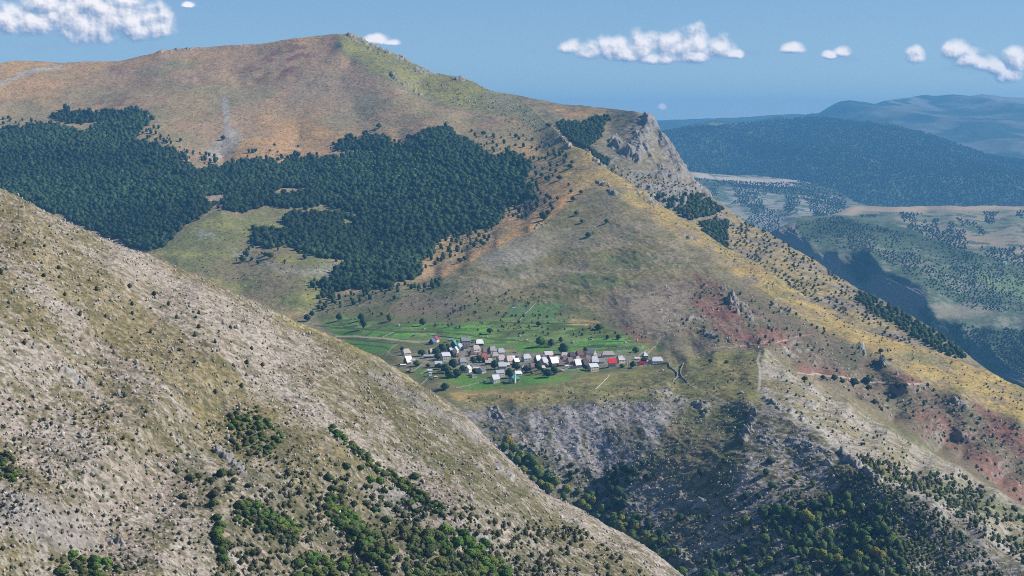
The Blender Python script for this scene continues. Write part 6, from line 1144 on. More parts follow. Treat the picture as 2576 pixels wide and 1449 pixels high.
def house(pos, L, W, H, R, kind, roof, wall, yaw, label, name='house', cat='house', wf=2, wr=1, door=True, chim=False, group=None, layer=None, floors=1, twin=None):
    L *= .90; W *= .90; H *= 1.08; yaw = yaw + 6; R *= 1.12
    u, v = pos; P = (layer or L_MAIN).at(np.array([u]), np.array([v]))[0]
    o = bpy.data.objects.new(name, None); C.objects.link(o); o.location = Vector(P) + Vector((0, 0, .15)); o.rotation_euler = (0, 0, RAD(yaw)); o['label'] = label; o['category'] = cat; o.empty_display_size = .2
    if group: o['group'] = group
    R0 = R - .12
    V, F = body_vf(L, W, H, R0, kind); kid('wall', V, F, WALL[wall], o)
    V, F = roof_vf(L, W, H, R, kind); rf = kid('roof', V, F, ROOF[roof], o)
    if chim: V, F = boxes([(L * .2, L * .2 + .6, -.9, -.3, H + R * .5, H + R + .7)]); kid('chimney', V, F, WALL['stone'], rf)
    for fl in range(floors):
        zb = .9 + fl * 2.7
        if zb + 1 > H + .1: break
        for i in range(wf):
            x = -L / 2 + (i + .6) * L / (wf + .2 if door or 1 else wf)
            window(o, x, -W / 2, zb, .9, 1.1, 'f')
        for i in range(wr):
            y = -W / 2 + (i + 1) * W / (wr + 1) + (.9 if door and fl == 0 and wr == 1 else 0)
            window(o, L / 2, y, zb, .9, 1.1, 'r'); 
    if kind in ('gable', 'half') and R > 2.6 and wr: window(o, L / 2, 0, H + .3, .7, .8, 'r')
    if door: V, F = boxes([(L / 2 + .004, L / 2 + .09, -W / 4 - .5, -W / 4 + .5, .0, 2.0)]); kid('door', V, F, DOOR, o)
    return o
HOUSES = [
 (VA(782, 226), 8, 6.5, 3.4, 3.2, 'gable', 'brick', 'plaster', 62, 'white house with a bright crimson roof at the upper left end of village', dict(roof='crimson')),
 (VA(742, 248), 7, 6, 2.4, 3.6, 'gable', 'blue', 'wood', 55, 'dark timber hut with a deep blue roof in front of the crimson roofed house', {}),
 (VA(1165, 262), 11.5, 8.5, 5.2, 3.4, 'gable', 'grey', 'concrete', 12, 'largest grey house, half-built in bare concrete, below the top field', dict(wf=3, floors=2, chim=True)),
 (VA(1020, 282), 9, 7.5, 2.6, 4.2, 'gable', 'green', 'wood', 66, 'dark house with a green roof beside the half-built grey house', {}),
 (VA(1345, 268), 9, 7, 3.0, 3.6, 'half', 'white', 'wood', 8, 'house with a pure white clipped roof at the upper edge of village', {}),
 (VA(1085, 318), 8, 6.5, 3, 3.4, 'gable', 'silver', 'plaster', 55, 'white gabled house just below the green roofed house', dict(wf=1)),
 (VA(1038, 352), 7, 6, 2.6, 3.4, 'gable', 'pale', 'plaster', 70, 'small white gable with one window left of the village lane', {}),
 (VA(1302, 338), 8.5, 7, 2.6, 3.8, 'half', 'rust', 'plaster', 20, 'pale patched roof house under the white clipped roof house', {}),
 (VA(1425, 365), 8, 7, 2.0, 4.4, 'half', 'brown', 'stone', 18, 'brown roofed cottage left of the dark blue roof, upper middle', {}),
 (VA(1512, 358), 9, 7.5, 2.6, 4.6, 'half', 'slate', 'stone', 25, 'cottage with a steep dark slate-blue roof in the upper middle', {}),
 (VA(1245, 392), 7, 7, 2.2, 4.0, 'pyr', 'maroon', 'stone', 25, 'pointed maroon pyramid roof cottage in the upper left middle', {}),
 (VA(1548, 412), 9.5, 7.5, 1.8, 3.6, 'hip', 'beige', 'stone', 10, 'cottage with a pale tan shingle roof right of village centre top', {}),
 (VA(1622, 372), 8, 7, 2.2, 3.6, 'half', 'silver', 'stone', 15, 'silver roofed cottage at the right edge of the upper group', {}),
 (VA(1412, 445), 7.5, 6.5, 3.2, 3.4, 'half', 'brick', 'stone', 5, 'cottage with an orange-red roof in the middle of the left cluster', {}),
 (VA(1408, 478), 5, 5, 2.6, 3.0, 'gable', 'maroon', 'brick' if 0 else 'wood', 60, 'small dark red gabled hut below the orange-red roof', dict(wf=1)),
 (VA(1455, 512), 6.5, 5.5, 2.6, 2.0, 'gable', 'rust', 'wood', 6, 'hut with a patchy white and red tin roof', dict(wf=1)),
 (VA(1048, 410), 5, 5, 1.8, 2.8, 'pyr', 'maroon', 'wood', 30, 'tiny maroon pyramid hut beside the two-storey stone house', dict(wf=1, wr=0)),
 (VA(905, 452), 10.5, 8, 4.8, 3.0, 'gable', 'pale', 'stone', 22, 'two-storey stone house with pale blue-grey roof, left middle', dict(wf=3, floors=2, wr=2)),
 (VA(400, 388), 9.5, 7.5, 2.6, 3.8, 'half', 'beige', 'stone', 28, 'beige roofed cottage at the far left of the village', {}),
 (VA(722, 377), 5.2, 5, 2.8, 3.0, 'half', 'beige', 'wood', 30, 'small narrow barn with a beige roof under the upper grove', dict(wf=1)),
 (VA(690, 424), 12, 4.5, 2.0, 1.3, 'gable', 'silver', 'wood', 3, 'long low silver roofed shed left of the two-storey stone house', dict(wf=3, wr=0)),
 (VA(425, 500), 9, 7, 2.4, 5.2, 'gable', 'white', 'wood', 40, 'white A-frame house with dark veranda at the lower left', {}),
 (VA(478, 492), 7, 5, 3.0, 1.4, 'gable', 'rust', 'plaster', 10, 'white annexe with a rusty roof beside the A-frame house', dict(wf=2)),
 (VA(362, 528), 6.5, 3, 1.0, .7, 'gable', 'white', 'wood', 5, 'very low white roofed shelter below the A-frame house', dict(wf=0, wr=0, door=False)),
 (VA(815, 548), 8.2, 6, 3.6, 2.6, 'gable', 'pale', 'wood', 3, 'barn with a pale tin roof left of the big central grove', {}),
 (VA(472, 618), 5.5, 5.5, 1.4, 3.0, 'pyr', 'brown', 'wood', 20, 'brown pointed hut by the near ridge at the lower left', dict(wf=1, wr=0)),
 (VA(430, 612), 4.5, 3.5, 1.4, 1.2, 'gable', 'grey', 'wood', 10, 'tiny grey lean shed left of the brown pointed hut', dict(wf=0, wr=0)),
 (VA(706, 612), 5, 4, 1.8, 1.2, 'gable', 'pale', 'stone', 5, 'little pale roofed pen above the white kiosk', dict(wf=1, wr=0)),
 (VA(710, 655), 3.4, 3, 2.8, .6, 'hip', 'pale', 'plaster', 10, 'tall narrow white kiosk in the lower left meadow', dict(wf=0, wr=1)),
 (VA(778, 694), 4.8, 3.6, 2.0, .6, 'hip', 'beige', 'orange', 14, 'small hut with orange end wall in the lower left meadow', dict(wf=1, wr=0)),
 (VA(1130, 502), 8.5, 7, 2.6, 3.8, 'half', 'grey', 'stone', 18, 'stone cottage with a worn grey roof in the left middle', {}),
 (VA(1625, 470), 9, 7.5, 2.2, 4.4, 'half', 'rust', 'stone', 22, 'left one of two cottages with blotchy white roofs', {}),
 (VA(1725, 482), 9.5, 7.5, 2.2, 4.6, 'half', 'rust', 'stone', 34, 'right one of two cottages with blotchy white roofs', {}),
 (VA(1815, 500), 6.5, 5.5, 2.8, 2.8, 'gable', 'white', 'wood', 32, 'small house with a plain white tilted roof in the village centre', {}),
 (VA(1638, 565), 9, 7.5, 3.2, 3.2, 'gable', 'pale', 'stone', 5, 'square house with a large pale roof above the lower barns', dict(wf=3)),
 (VA(1198, 602), 8, 6.2, 3.4, 2.8, 'gable', 'pale', 'plaster', 60, 'pale gabled barn right of the big central grove', dict(wf=2)),
 (VA(1142, 600), 6, 5, 3.0, 2.4, 'half', 'white', 'plaster', 40, 'white rounded-roof barn touching the big central grove', dict(wf=1)),
 (VA(1375, 612), 8.5, 6.5, 2.2, 3.2, 'gable', 'slate', 'stone', 50, 'cottage with a slate roof and dark gable below the middle trees', {}),
 (VA(1605, 668), 9.5, 7.5, 4.2, 2.6, 'gable', 'silver', 'plaster', 16, 'house with a silver roof and pale walls left above the mosque', dict(wf=3, wr=2)),
 (VA(1842, 655), 8, 6, 2.4, 2.4, 'half', 'white', 'plaster', 8, 'low white roofed house directly behind the mosque', {}),
 (VA(1545, 742), 8.5, 7.5, 3.8, 3.8, 'gable', 'silver', 'stone', 28, 'steep grey roofed house standing alone left of the mosque', dict(wf=2, wr=2)),
 (VA(1270, 672), 6, 5, 2.0, .8, 'hip', 'grey', 'stone', 20, 'tumbledown grey hut under a tree in the lower middle', dict(wf=1, wr=0)),
 (VA(1412, 742), 2.2, 2.2, 2.4, .8, 'pyr', 'green', 'wood', 15, 'tiny green outhouse left of the lone grey roofed house', dict(wf=0, wr=0)),
 (VB(362, 486), 9.5, 7.5, 2.6, 3.8, 'half', 'slate', 'stone', 22, 'cottage with a mottled blue-grey roof alone in the village gap', dict(roof='silver')),
 (VB(520, 512), 7, 6.5, 2.6, 4.2, 'half', 'silver', 'wood', 30, 'tall dark walled cottage with a silver roof in the right cluster', {}),
 (VB(597, 486), 7, 6.5, 2.2, 3.8, 'hip', 'brown', 'stone', 15, 'brown roof wedged between a silver and a white roof', {}),
 (VB(662, 445), 10, 7.5, 3.0, 3.0, 'gable', 'pale', 'stone', 14, 'wide pale roofed house at the back of the right cluster', {}),
 (VB(600, 568), 8.5, 8, 4.2, 4.6, 'half', 'silver', 'stone', 45, 'tall stone house with a blue-grey roof left of the white barn', dict(wf=2, floors=2)),
 (VB(738, 570), 9.5, 8.5, 4.0, 5.0, 'gable', 'white', 'wood', 24, 'big dark barn with a glaring white roof in the right cluster', {}),
 (VB(690, 510), 5, 5, 4.6, 2.4, 'half', 'brick', 'wood', 30, 'narrow red roof peeping out left of the glaring white roof', dict(wf=1)),
 (VB(832, 566), 7.5, 6.5, 2.0, 4.0, 'hip', 'brown', 'wood', 12, 'brown hipped hut right of the big dark barn', {}),
 (VB(885, 460), 8, 7, 2.6, 3.4, 'half', 'rust', 'stone', 10, 'cottage with blotchy pinkish roof at the back of the right cluster', {}),
 (VB(893, 510), 8.5, 7.5, 2.4, 4.2, 'hip', 'brown', 'stone', 10, 'largest brown hipped roof in the right cluster', {}),
 (VB(958, 530), 7, 6.5, 2.2, 3.8, 'half', 'brown', 'stone', 30, 'brown roofed cottage with open lit gable right of the largest brown roof', {}),
 (VB(985, 462), 7.5, 7, 2.6, 3.6, 'half', 'dark', 'wood', 25, 'near-black roofed cottage behind the brown roofs', {}),
 (VB(1088, 448), 8.5, 7.5, 2.6, 4.2, 'half', 'maroon', 'wood', 30, 'tall dark maroon roofed cottage at the back right', {}),
 (VB(1142, 440), 7, 6.5, 2.6, 3.2, 'gable', 'dark', 'stone', 8, 'dark roofed barn between the maroon roof and the windowed stone house', {}),
 (VB(1262, 436), 9, 8, 3.8, 3.4, 'gable', 'silver', 'stone', -35, 'stone house with windowed gable and pale roof below the cemetery field', dict(wf=3, floors=2)),
 (VB(1485, 432), 16, 7, 2.0, 3.2, 'hip', 'rust', 'stone', 3, 'very long low barn with a patched whitish roof beside the cemetery', dict(wf=2, wr=0)),
 (VB(1062, 578), 7.5, 7, 2.8, 5.0, 'gable', 'pale', 'wood', 24, 'dark hut with a tall steep pale roof in the lower right', {}),
 (VB(918, 594), 4.2, 3.2, 2.2, .6, 'hip', 'white', 'plaster', 8, 'tiny flat white shed below the brown roofs', dict(wf=1, wr=0)),
 (VB(1010, 600), 7, 3.5, 1.6, .9, 'gable', 'dark', 'stone', 4, 'low dark roofed stable at the foot of the steep pale roof', dict(wf=1, wr=0)),
 (VB(1206, 505), 7.5, 6.5, 2.6, 3.6, 'half', 'brown', 'plaster', 24, 'cottage with a pinkish brown roof left of the steep white roof', {}),
 (VB(1165, 566), 8.5, 8, 2.4, 5.0, 'half', 'slate', 'wood', 38, 'hut with a huge near-black sloping roof left of the stone house', dict(roof='dark')),
 (VB(1300, 528), 8, 7.5, 2.4, 4.8, 'half', 'white', 'stone', 10, 'cottage with a steep greyish white clipped roof, right part', dict(roof='pale')),
 (VB(1275, 634), 11, 8.5, 4.6, 3.0, 'gable', 'grey', 'buff', 24, 'big buff stone house with a light grey roof at the lower right edge', dict(roof='pale', wf=3, wr=2, floors=2)),
 (VB(1542, 573), 9.2, 7.5, 4.4, 3.8, 'gable', 'red', 'stone', 2, 'stone house with the big bright red roof', dict(wf=3, floors=1)),
 (VB(1652, 512), 8.5, 7.5, 3.0, 3.6, 'half', 'grey', 'stone', 28, 'cottage half grey half white, up right of the bright red roof', {}),
 (VB(1068, 500), 7, 6.5, 2.0, 3.2, 'hip', 'rust', 'stone', 12, 'cottage with a faded pink crumbling roof, middle right', {}),
 (VB(1990, 440), 6, 5.5, 1.6, 3.2, 'pyr', 'silver', 'wood', 20, 'small pointed silver hut by the dirt track at the right end', dict(wf=1, wr=0)),
 (VB(1952, 553), 6.5, 5, 1.4, 2.4, 'gable', 'red', 'wood', -28, 'little hut with a tilted bright red roof at the right end', dict(wf=1)),
 (VB(2045, 538), 6, 5, 1.8, 2.2, 'half', 'silver', 'plaster', 14, 'small white hut left of the last long house', dict(wf=1)),
 (VB(2155, 522), 12.5, 8, 2.6, 3.4, 'half', 'pale', 'plaster', 6, 'last long house with a pale roof at the right tip of the village', dict(wf=3)),
 (VB(444, 602), 6, 5.5, 2.2, 3.4, 'half', 'brown', 'wood', 22, 'lone small brown roofed hut between trees below the centre', dict(wf=1)),
 (VB(585, 612), 5, 4.5, 1.8, 2.0, 'gable', 'beige', 'wood', 40, 'tiny shed with open front below the tall stone house', dict(wf=0)),
 ((1292, 774), 4.2, 3.4, 2.4, .5, 'hip', 'dark', 'plaster', 10, 'solitary white hut at the corner of the highest field plots', dict(wf=1, wr=0)),
 (VA(975, 222), 8.4, 3.2, 2.5, .5, 'hip', 'grey', 'plaster', 4, 'flat pale container cabin next to the half-built grey house', dict(wf=4, wr=1)),
 (VA(1310, 572), 9, 4.5, 1.8, .8, 'gable', 'pale', 'stone', 4, 'very low shed with a flat pale roof right of the pale gabled barn', dict(wf=1, wr=0)),
 (VA(1222, 530), 5, 4, 2.0, 1.4, 'gable', 'grey', 'stone', 12, 'little grey roofed shed below the worn grey roof cottage', dict(wf=1, wr=0)),
 (VA(1160, 318), 6, 5, 2.2, 2.4, 'half', 'dark', 'stone', 20, 'small dark roofed shed in the sandy yard under the half-built house', dict(wf=1)),
 (VA(1762, 446), 6, 5, 2.0, 2.0, 'gable', 'white', 'stone', 10, 'small shed with a white lean roof behind the blotchy white cottages', dict(wf=1)),
 (VA(1700, 535), 5, 4.4, 2.0, 1.8, 'gable', 'silver', 'wood', 30, 'small silver roofed shed between the square house and the centre trees', dict(wf=1)),
 (VA(1345, 400), 5, 4.5, 1.8, 2.4, 'hip', 'brown', 'stone', 20, 'tiny brown roofed shed left of the orange-red roof', dict(wf=1, wr=0)),
 (VA(970, 345), 5, 4, 2.2, 2.0, 'gable', 'silver', 'wood', 50, 'narrow silver roofed shed at the edge of the upper grove', dict(wf=1, wr=0)),
 (VA(1480, 478), 5, 4.4, 2.0, 2.2, 'half', 'beige', 'stone', 15, 'small beige roofed shed just right of the dark red gabled hut', dict(wf=1)),
 (VA(1920, 590), 5, 4.4, 2.2, 2.4, 'half', 'silver', 'stone', 20, 'small silver roofed shed between trees in the middle of the village', dict(wf=1)),
 (VA(860, 600), 5, 3.6, 1.6, 1.0, 'gable', 'grey', 'stone', 4, 'low grey shed under the left flank of the big central grove', dict(wf=0, wr=0)),
 (VB(775, 500), 6, 5, 2.6, 2.6, 'half', 'silver', 'stone', 20, 'small silver roof squeezed behind the big dark barn', dict(wf=1)),
 (VB(1030, 540), 5, 4.4, 2.0, 2.2, 'half', 'rust', 'stone', 20, 'tiny patched roof shed above the steep pale roof', dict(wf=1)),
 (VB(1400, 520), 6, 4, 1.4, .9, 'gable', 'grey', 'stone', 8, 'low ruined shed on the stony ground left of the bright red roof', dict(wf=0, wr=0)),
 (VB(1880, 480), 6, 4.4, 1.6, 1.2, 'gable', 'pale', 'stone', 6, 'low pale roofed shed by the dirt track near the right tip', dict(wf=1, wr=0)),
]
for pos, L, W, H, R, kind, roof, wall, yaw, label, kw in HOUSES:
    kw = dict(kw); roof = kw.pop('roof', roof); small = max(L, W) < 5.6
    hut = small or 'hut' in label or 'shed' in label
    nm = 'barn' if 'barn' in label else ('hut' if hut else ('cottage' if 'cottage' in label else 'house'))
    house(pos, L, W, H, R, kind, roof, wall, yaw, label, name=nm, cat=nm, **kw)
# far cottage on the plateau
house((2527, 664), 14, 9, 3.5, 3.5, 'gable', 'green', 'plaster', 10, 'tiny turquoise roofed cottage far off on the plateau meadow', name='cottage', cat='cottage', layer=L_PLAT)
# mosque
P = L_MAIN.at(*[np.array([x]) for x in VA(1795, 738)])[0]
mq = bpy.data.objects.new('mosque', None); C.objects.link(mq); mq.location = Vector(P) + Vector((0, 0, .1)); mq.rotation_euler = (0, 0, RAD(20)); mq['label'] = 'mosque with a green hipped roof and slim white minaret'; mq['category'] = 'mosque'
V, F = body_vf(10, 9, 4.0, 0, 'hip'); kid('wall', V, F, WALL['buff'], mq)
V, F = roof_vf(10, 9, 4.0, 3.6, 'pyr', ov=.6); kid('roof', V, F, ROOF['green'], mq)
for x in (-3.2, -.6, 3.4): window(mq, x, -4.5, 1.2, 1.0, 1.7, 'f')
for y in (-2.6, 0, 2.6): window(mq, 5, y, 1.2, .9, 1.7, 'r')
V, F = boxes([(1.0, 2.2, -4.62, -4.504, 0, 2.3)]); kid('door', V, F, DOOR, mq)
def lathe(prof, n=14):
    V = [(r * math.cos(2 * math.pi * i / n), r * math.sin(2 * math.pi * i / n), z) for r, z in prof for i in range(n)]
    F = [(j * n + i, j * n + (i + 1) % n, (j + 1) * n + (i + 1) % n, (j + 1) * n + i) for j in range(len(prof) - 1) for i in range(n)] + [tuple(range(n))[::-1]]
    return V, F
V, F = lathe([(1.0, -2), (1.0, 3.2), (.72, 3.8), (.66, 9.6), (1.05, 10.1), (1.05, 11.0), (.62, 11.05), (.60, 13.0)]); mn = kid('minaret', V, F, WALL['plaster'], mq, (-1.4, -5.4, 0))
V, F = lathe([(.75, 13.0), (.4, 14.6), (.04, 16.4), (.02, 17.0)]); kid('spire', V, F, ROOF['slate'], mn)
# ruined stone arch
P = L_MAIN.at(*[np.array([x]) for x in VB(1760, 540)])[0]
V = []; F = []
ring = [(-1.6, 0), (-1.6, 3.6)] + [(-1.6 * math.cos(t), 3.6 + 1.9 * math.sin(t)) for t in np.linspace(.3, 2.84, 7)] + [(1.6, 3.6), (1.6, 0)]
lst = []
inn = [(x * .55, z * .82) for x, z in ring]
for d in (-.6, .6):
    for (x, z) in ring + inn: V.append((x, d, z - (.8 if z == 0 else 0)))
n = len(ring)
for i in range(n - 1): F += [(i, i + 1, n + i + 1, n + i), (2 * n + i + 1, 2 * n + i, 3 * n + i, 3 * n + i + 1), (i + 1, i, 2 * n + i, 2 * n + i + 1), (n + i, n + i + 1, 3 * n + i + 1, 3 * n + i)]
F += [(0, n, 3 * n, 2 * n), (n - 1, 2 * n - 1, 4 * n - 1, 3 * n - 1)]
ar = link('ruined_arch', quad_mesh('ruined_arch', V, F, WALL['stone']), label='upright ruined stone arch left of the round tree at the right end', category='ruin'); ar.location = P; ar.rotation_euler = (0, 0, RAD(25))

# dry stone walls and fences draped over the ground
def drape(pts, step=1.6, sheet=None):
    P = []
    for (a, b), (c, d) in zip(pts[:-1], pts[1:]):
        n = max(2, int(math.hypot(c - a, d - b) / 1.2))
        for i in range(n): P.append((a + (c - a) * i / n, b + (d - b) * i / n))
    P.append(pts[-1]); A = np.array(P); return L_MAIN.at(A[:, 0], A[:, 1])
def wall_line(pts, w, h, mat, label, name='dry_stone_wall', cat='wall'):
    Q = drape(pts); r = np.random.default_rng(len(pts) + int(pts[0][0])); V = []; F = []
    for i, q in enumerate(Q):
        d = Q[min(i + 1, len(Q) - 1)] - Q[max(i - 1, 0)]; d[2] = 0; d /= np.linalg.norm(d) + 1e-9; nrm_ = np.array([-d[1], d[0], 0]); ww = w * r.uniform(.7, 1.3); hh = h * r.uniform(.6, 1.15)
        q = q + nrm_ * r.uniform(-.25, .25)
        for sgn, z in ((-1, -.5), (-.75, hh), (.75, hh * r.uniform(.85, 1.1)), (1, -.5)): V.append(tuple(q + nrm_ * sgn * ww / 2 + np.array([0, 0, z])))
    for i in range(len(Q) - 1):
        for k in range(3): a = i * 4 + k; F.append((a, a + 4, a + 5, a + 1))
    n = len(Q) * 4; F += [(0, 1, 2, 3), (n - 1, n - 2, n - 3, n - 4)]
    return link(name, quad_mesh(name, V, F, mat), label=label, category=cat)
SW = plain('grey_field_stone', (0.27, 0.26, 0.24), scale=1.4, var=.4); SWP = plain('pale_field_stone', (0.48, 0.46, 0.43), scale=1.4, var=.3)
wall_line([VB(2322, 522), VB(2335, 570), VB(2400, 605), VB(2435, 640), VB(2430, 690), VB(2375, 755)], 1.0, 1.3, SW, 'dry stone wall curving down the terrace from the last house')
wall_line([VB(2520, 512), VB(2478, 590), VB(2475, 650), VB(2505, 700), VB(2570, 760)], .9, 1.2, SW, 'dry stone wall bending along the terrace path, right of the curving one')
wall_line([VB(1690, 612), VB(1850, 580), VB(2100, 545), VB(2318, 520)], .9, 1.2, SW, 'dry stone wall running under the right end of the village')
wall_line([VB(1498, 692), VB(1470, 730), VB(1415, 778)], .45, .7, SWP, 'short white wall climbing the terrace meadow, upper piece')
wall_line([VB(1410, 782), VB(1360, 830), VB(1312, 884)], .45, .7, SWP, 'short white wall climbing the terrace meadow, lower piece')
wall_line([VB(2050, 330), VB(1960, 385), VB(1900, 430)], .8, 1.0, SW, 'stone wall on the right side of the cemetery')
wall_line([VA(240, 100), VA(160, 135), VA(100, 160)], .7, .9, SW, 'low stone wall crossing the leftmost green plot')
wall_line([VA(680, 130), VA(820, 145), VA(1000, 170), VA(1160, 190), VA(1420, 225)], .8, .9, SW, 'long low field wall above the top of the village')
wall_line([VA(740, 690), VA(680, 690), VA(600, 770), VA(560, 800)], .8, 1.0, SW, 'stone wall running down from the orange ended hut')
wall_line([VA(680, 575), VA(620, 620), VA(585, 640)], .7, .9, SW, 'short stone wall above the white kiosk')
wall_line([VA(600, 510), VA(540, 565), VA(500, 590)], .7, .9, SW, 'short stone wall below the A-frame house')
wall_line([VA(1340, 745), VA(1200, 780), VA(1040, 810)], .7, .9, SW, 'low stone wall along the bottom meadow left of the mosque')
wall_line([VB(610, 355), VB(850, 360)], .7, .8, SW, 'low stone edge of a vegetable plot behind the village')
wall_line([VB(1230, 285), VB(1460, 292), VB(1620, 300)], .7, .8, SW, 'stone edge of the green plot left of the cemetery')
wall_line([VB(380, 600 - 0), VB(350, 640)], .6, .8, SW, 'bit of stone wall by the white hut behind the mosque')
wall_line([(1303, 812), (1320, 792), (1346, 766)], .8, .9, SW, 'stone wall between the two highest field plots')
# boulders
def boulder(u, v, w, label, layer=None):
    V0, F0 = ICO[2]; r = np.random.default_rng(int(u * 7 + v)); P = (layer or L_MAIN).at(np.array([u]), np.array([v]))[0]; s_ = w * P[1] / FOC / 2
    c = r.normal(size=(7, 3)); c /= np.linalg.norm(c, axis=1, keepdims=True); q = V0.copy()
    for cc in c: d = q @ cc; q = q - np.outer(np.clip(d - r.uniform(.55, .8), 0, 1), cc)
    q = q * [s_ * 1.15, s_, s_ * r.uniform(.7, .95)] + r.normal(size=q.shape) * s_ * .03
    me = np_mesh('boulder', q, F0, smooth=False); me.materials.append(BOULD); o = link('boulder', me, label=label, category='boulder'); o.location = Vector(P) + Vector((0, 0, s_ * .25)); o.rotation_euler = (0, 0, r.uniform(0, 6))
BOULD = plain('limestone_boulder', (0.37, 0.35, 0.32), scale=.6, var=.35)
for (u, v), w, lab in [(VB(848, 640), 13, 'huge pale boulder beside the grove at the foot of the village'), (VB(1722, 247), 8, 'pale round boulder in the green plot above the cemetery'), (VB(1222, 275), 7, 'grey boulder on the bank left of the cemetery field'), (VB(265, 158), 10, 'big grey boulder on the pasture left of the large field tree'), (VB(358, 205), 9, 'grey boulder at the field edge below another, left of the large field tree'),
                   (VB(995, 243), 10, 'flat pale rock on the bank right of the narrow field tree'), (VB(1262, 200), 7, 'small pale boulder on the pasture above the cemetery'), (VA(300, 12), 9, 'dark grey boulder at the upper edge of the leftmost plots'), (VA(625, 62), 8, 'pale rock in the field below the leaning tree, left one'), (VA(1440, 155), 7, 'slanting pale rock under the leaning field tree'),
                   (VB(2225, 620), 10, 'flat pale slab in the terrace meadow by the curving wall'), ((1865, 985), 12, 'flat white slab low on the terrace by the spur'), ((1755, 897), 7, 'small pale slab near the lone terrace tree'), ((1841, 841), 8, 'white boulder lying in the red soil above the spur top'), (VB(2130, 320), 5, 'white stone by the end of the cemetery wall')]: boulder(u, v, w, lab)
# cemetery
def stone_mesh(): V, F = boxes([(-.3, .3, -.12, .12, -.4, 1.5)]); V2, F2 = boxes([(-.2, .2, -.1, .1, 1.5, 1.85)]); F2 = [tuple(i + len(V) for i in f) for f in F2]; return quad_mesh('tombstone', V + V2, F + F2, WALL['plaster'])
ts = stone_mesh(); r = np.random.default_rng(5)
for row in range(8):
    for k in range(9):
        u, v = VB(1620 + k * 42 - row * 4 + r.uniform(-12, 12), 295 + row * 16 + r.uniform(-5, 5))
        if r.uniform() < .25: continue
        P = L_MAIN.at(np.array([u]), np.array([v]))[0]; o = link('tombstone', ts, label='slim white tombstone in the hillside cemetery', category='tombstone', group='tombstones of the cemetery'); o.location = P; o.rotation_euler = (r.uniform(-.1, .1), r.uniform(-.1, .1), r.uniform(-.4, .4)); o.scale = (1, 1, r.uniform(.8, 1.3))
# poles
def pole(pos, h, label):
    P = L_MAIN.at(np.array([pos[0]]), np.array([pos[1]]))[0]; V, F = lathe([(.16, -1), (.14, h * .5), (.10, h)], 8); o = link('utility_pole', quad_mesh('utility_pole', V, F, WALL['wood']), label=label, category='pole'); o.location = P
    V, F = boxes([(-1.0, 1.0, -.06, .06, h - .9, h - .75)]); kid('crossarm', V, F, WALL['wood'], o)
pole(VA(990, 700), 8, 'wooden pole standing before the big central grove'); pole(VA(1215, 725), 8, 'wooden pole between the big grove and the lone grey roofed house'); pole(VA(1103, 425), 8, 'wooden pole by the lane right of the two-storey stone house'); pole(VA(1682, 420), 7, 'wooden pole at the right edge of the upper cottages')
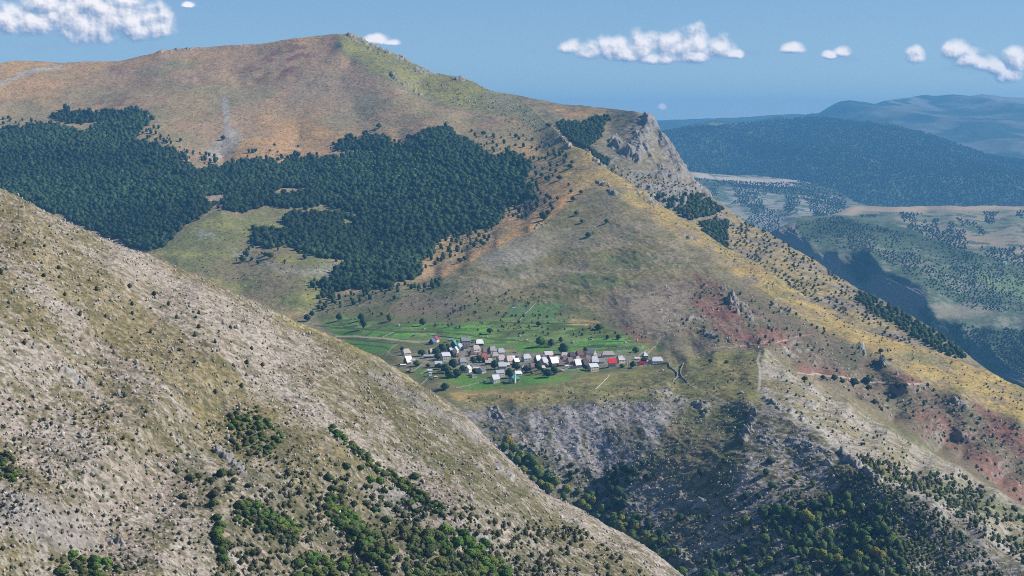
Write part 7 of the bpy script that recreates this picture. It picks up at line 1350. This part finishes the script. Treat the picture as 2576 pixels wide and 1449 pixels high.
# cars
CARB = {'dark': plain('dark_car_paint', (0.02, 0.025, 0.04), rough=.3, spec=.6, var=.05), 'silver': plain('silver_car_paint', (0.45, 0.46, 0.48), rough=.3, spec=.6, var=.05), 'blue': plain('blue_car_paint', (0.06, 0.12, 0.30), rough=.3, spec=.6, var=.05), 'red': plain('red_car_paint', (0.20, 0.03, 0.03), rough=.4, spec=.6, var=.05)}
TYRE = plain('tyre_rubber', (0.02, 0.02, 0.02))
def car(pos, col, yaw, label):
    P = L_MAIN.at(np.array([pos[0]]), np.array([pos[1]]))[0]; o = bpy.data.objects.new('parked_car', None); C.objects.link(o); o.location = Vector(P) + Vector((0, 0, .15)); o.rotation_euler = (0, 0, RAD(yaw)); o['label'] = label; o['category'] = 'car'
    prof = [(-2.1, .3), (-2.15, .75), (-1.9, .95), (-1.5, 1.0), (-1.0, 1.45), (.5, 1.48), (1.1, 1.0), (2.0, .85), (2.15, .6), (2.1, .3)]
    V = [(x, y * (.85 if z > 1.2 else 1), z) for y in (-.85, .85) for x, z in prof]; n = len(prof); F = [tuple(range(n)), tuple(range(2 * n - 1, n - 1, -1))] + [(i, n + i, n + (i + 1) % n, (i + 1) % n) for i in range(n)]
    kid('body', V, F, CARB[col], o)
    V, F = boxes([(-.95, .55, -.80, .80, 1.06, 1.36)]); V = [(x, y * 1.05, z) for x, y, z in V]; kid('side_window', V, F, GLASS, o)
    for x in (-1.35, 1.3):
        for y in (-.8, .8):
            V = [(x + .33 * math.cos(t), y + d, .33 + .33 * math.sin(t)) for d in (-.1, .1) for t in np.linspace(0, 6.283, 13)[:-1]]
            F = [tuple(range(12)), tuple(range(23, 11, -1))] + [(i, 12 + i, 12 + (i + 1) % 12, (i + 1) % 12) for i in range(12)]; kid('wheel', V, F, TYRE, o)
car(VA(1650, 748), 'dark', 15, 'dark car parked on the grass left of the mosque'); car(VA(1800, 356), 'silver', -10, 'light car parked at the edge of the green field, upper middle'); car(VA(1055, 220), 'dark', 5, 'dark car between the container cabin and the half-built house')
car(VA(1248, 236), 'dark', 20, 'dark car right of the half-built grey house'); car(VA(497, 148), 'blue', 8, 'small blue car alone in the green field left of the village'); car(VB(232, 448), 'red', -5, 'dark red car behind the two blotchy white roofs')
print('village', round(time.time() - T0, 1))
# ------------------------------------------------------------------ haze
def box_mesh(name, x0, x1, y0, y1, z0, z1):
    v = [(x, y, z) for z in (z0, z1) for y in (y0, y1) for x in (x0, x1)]
    return np_mesh(name, v, [[0, 2, 3, 1], [4, 5, 7, 6], [0, 1, 5, 4], [1, 3, 7, 5], [3, 2, 6, 7], [2, 0, 4, 6]], smooth=False)
hz = box_mesh('haze', -62000, 62000, -1500, 27000, -1901, 350)
hm = bpy.data.materials.new('haze'); hm.use_nodes = True; hn = hm.node_tree; hn.nodes.clear()
ho = hn.nodes.new('ShaderNodeOutputMaterial'); hv = hn.nodes.new('ShaderNodeVolumePrincipled')
hv.inputs['Color'].default_value = (0.17, 0.53, 1.0, 1); hv.inputs['Density'].default_value = HAZE
hv.inputs['Anisotropy'].default_value = 0.0
hn.links.new(hv.outputs[0], ho.inputs['Volume']); hz.materials.append(hm)
link('haze', hz, kind='stuff', label='thin blue haze filling the air over the valleys', category='haze')
print('script done', round(time.time() - T0, 1))
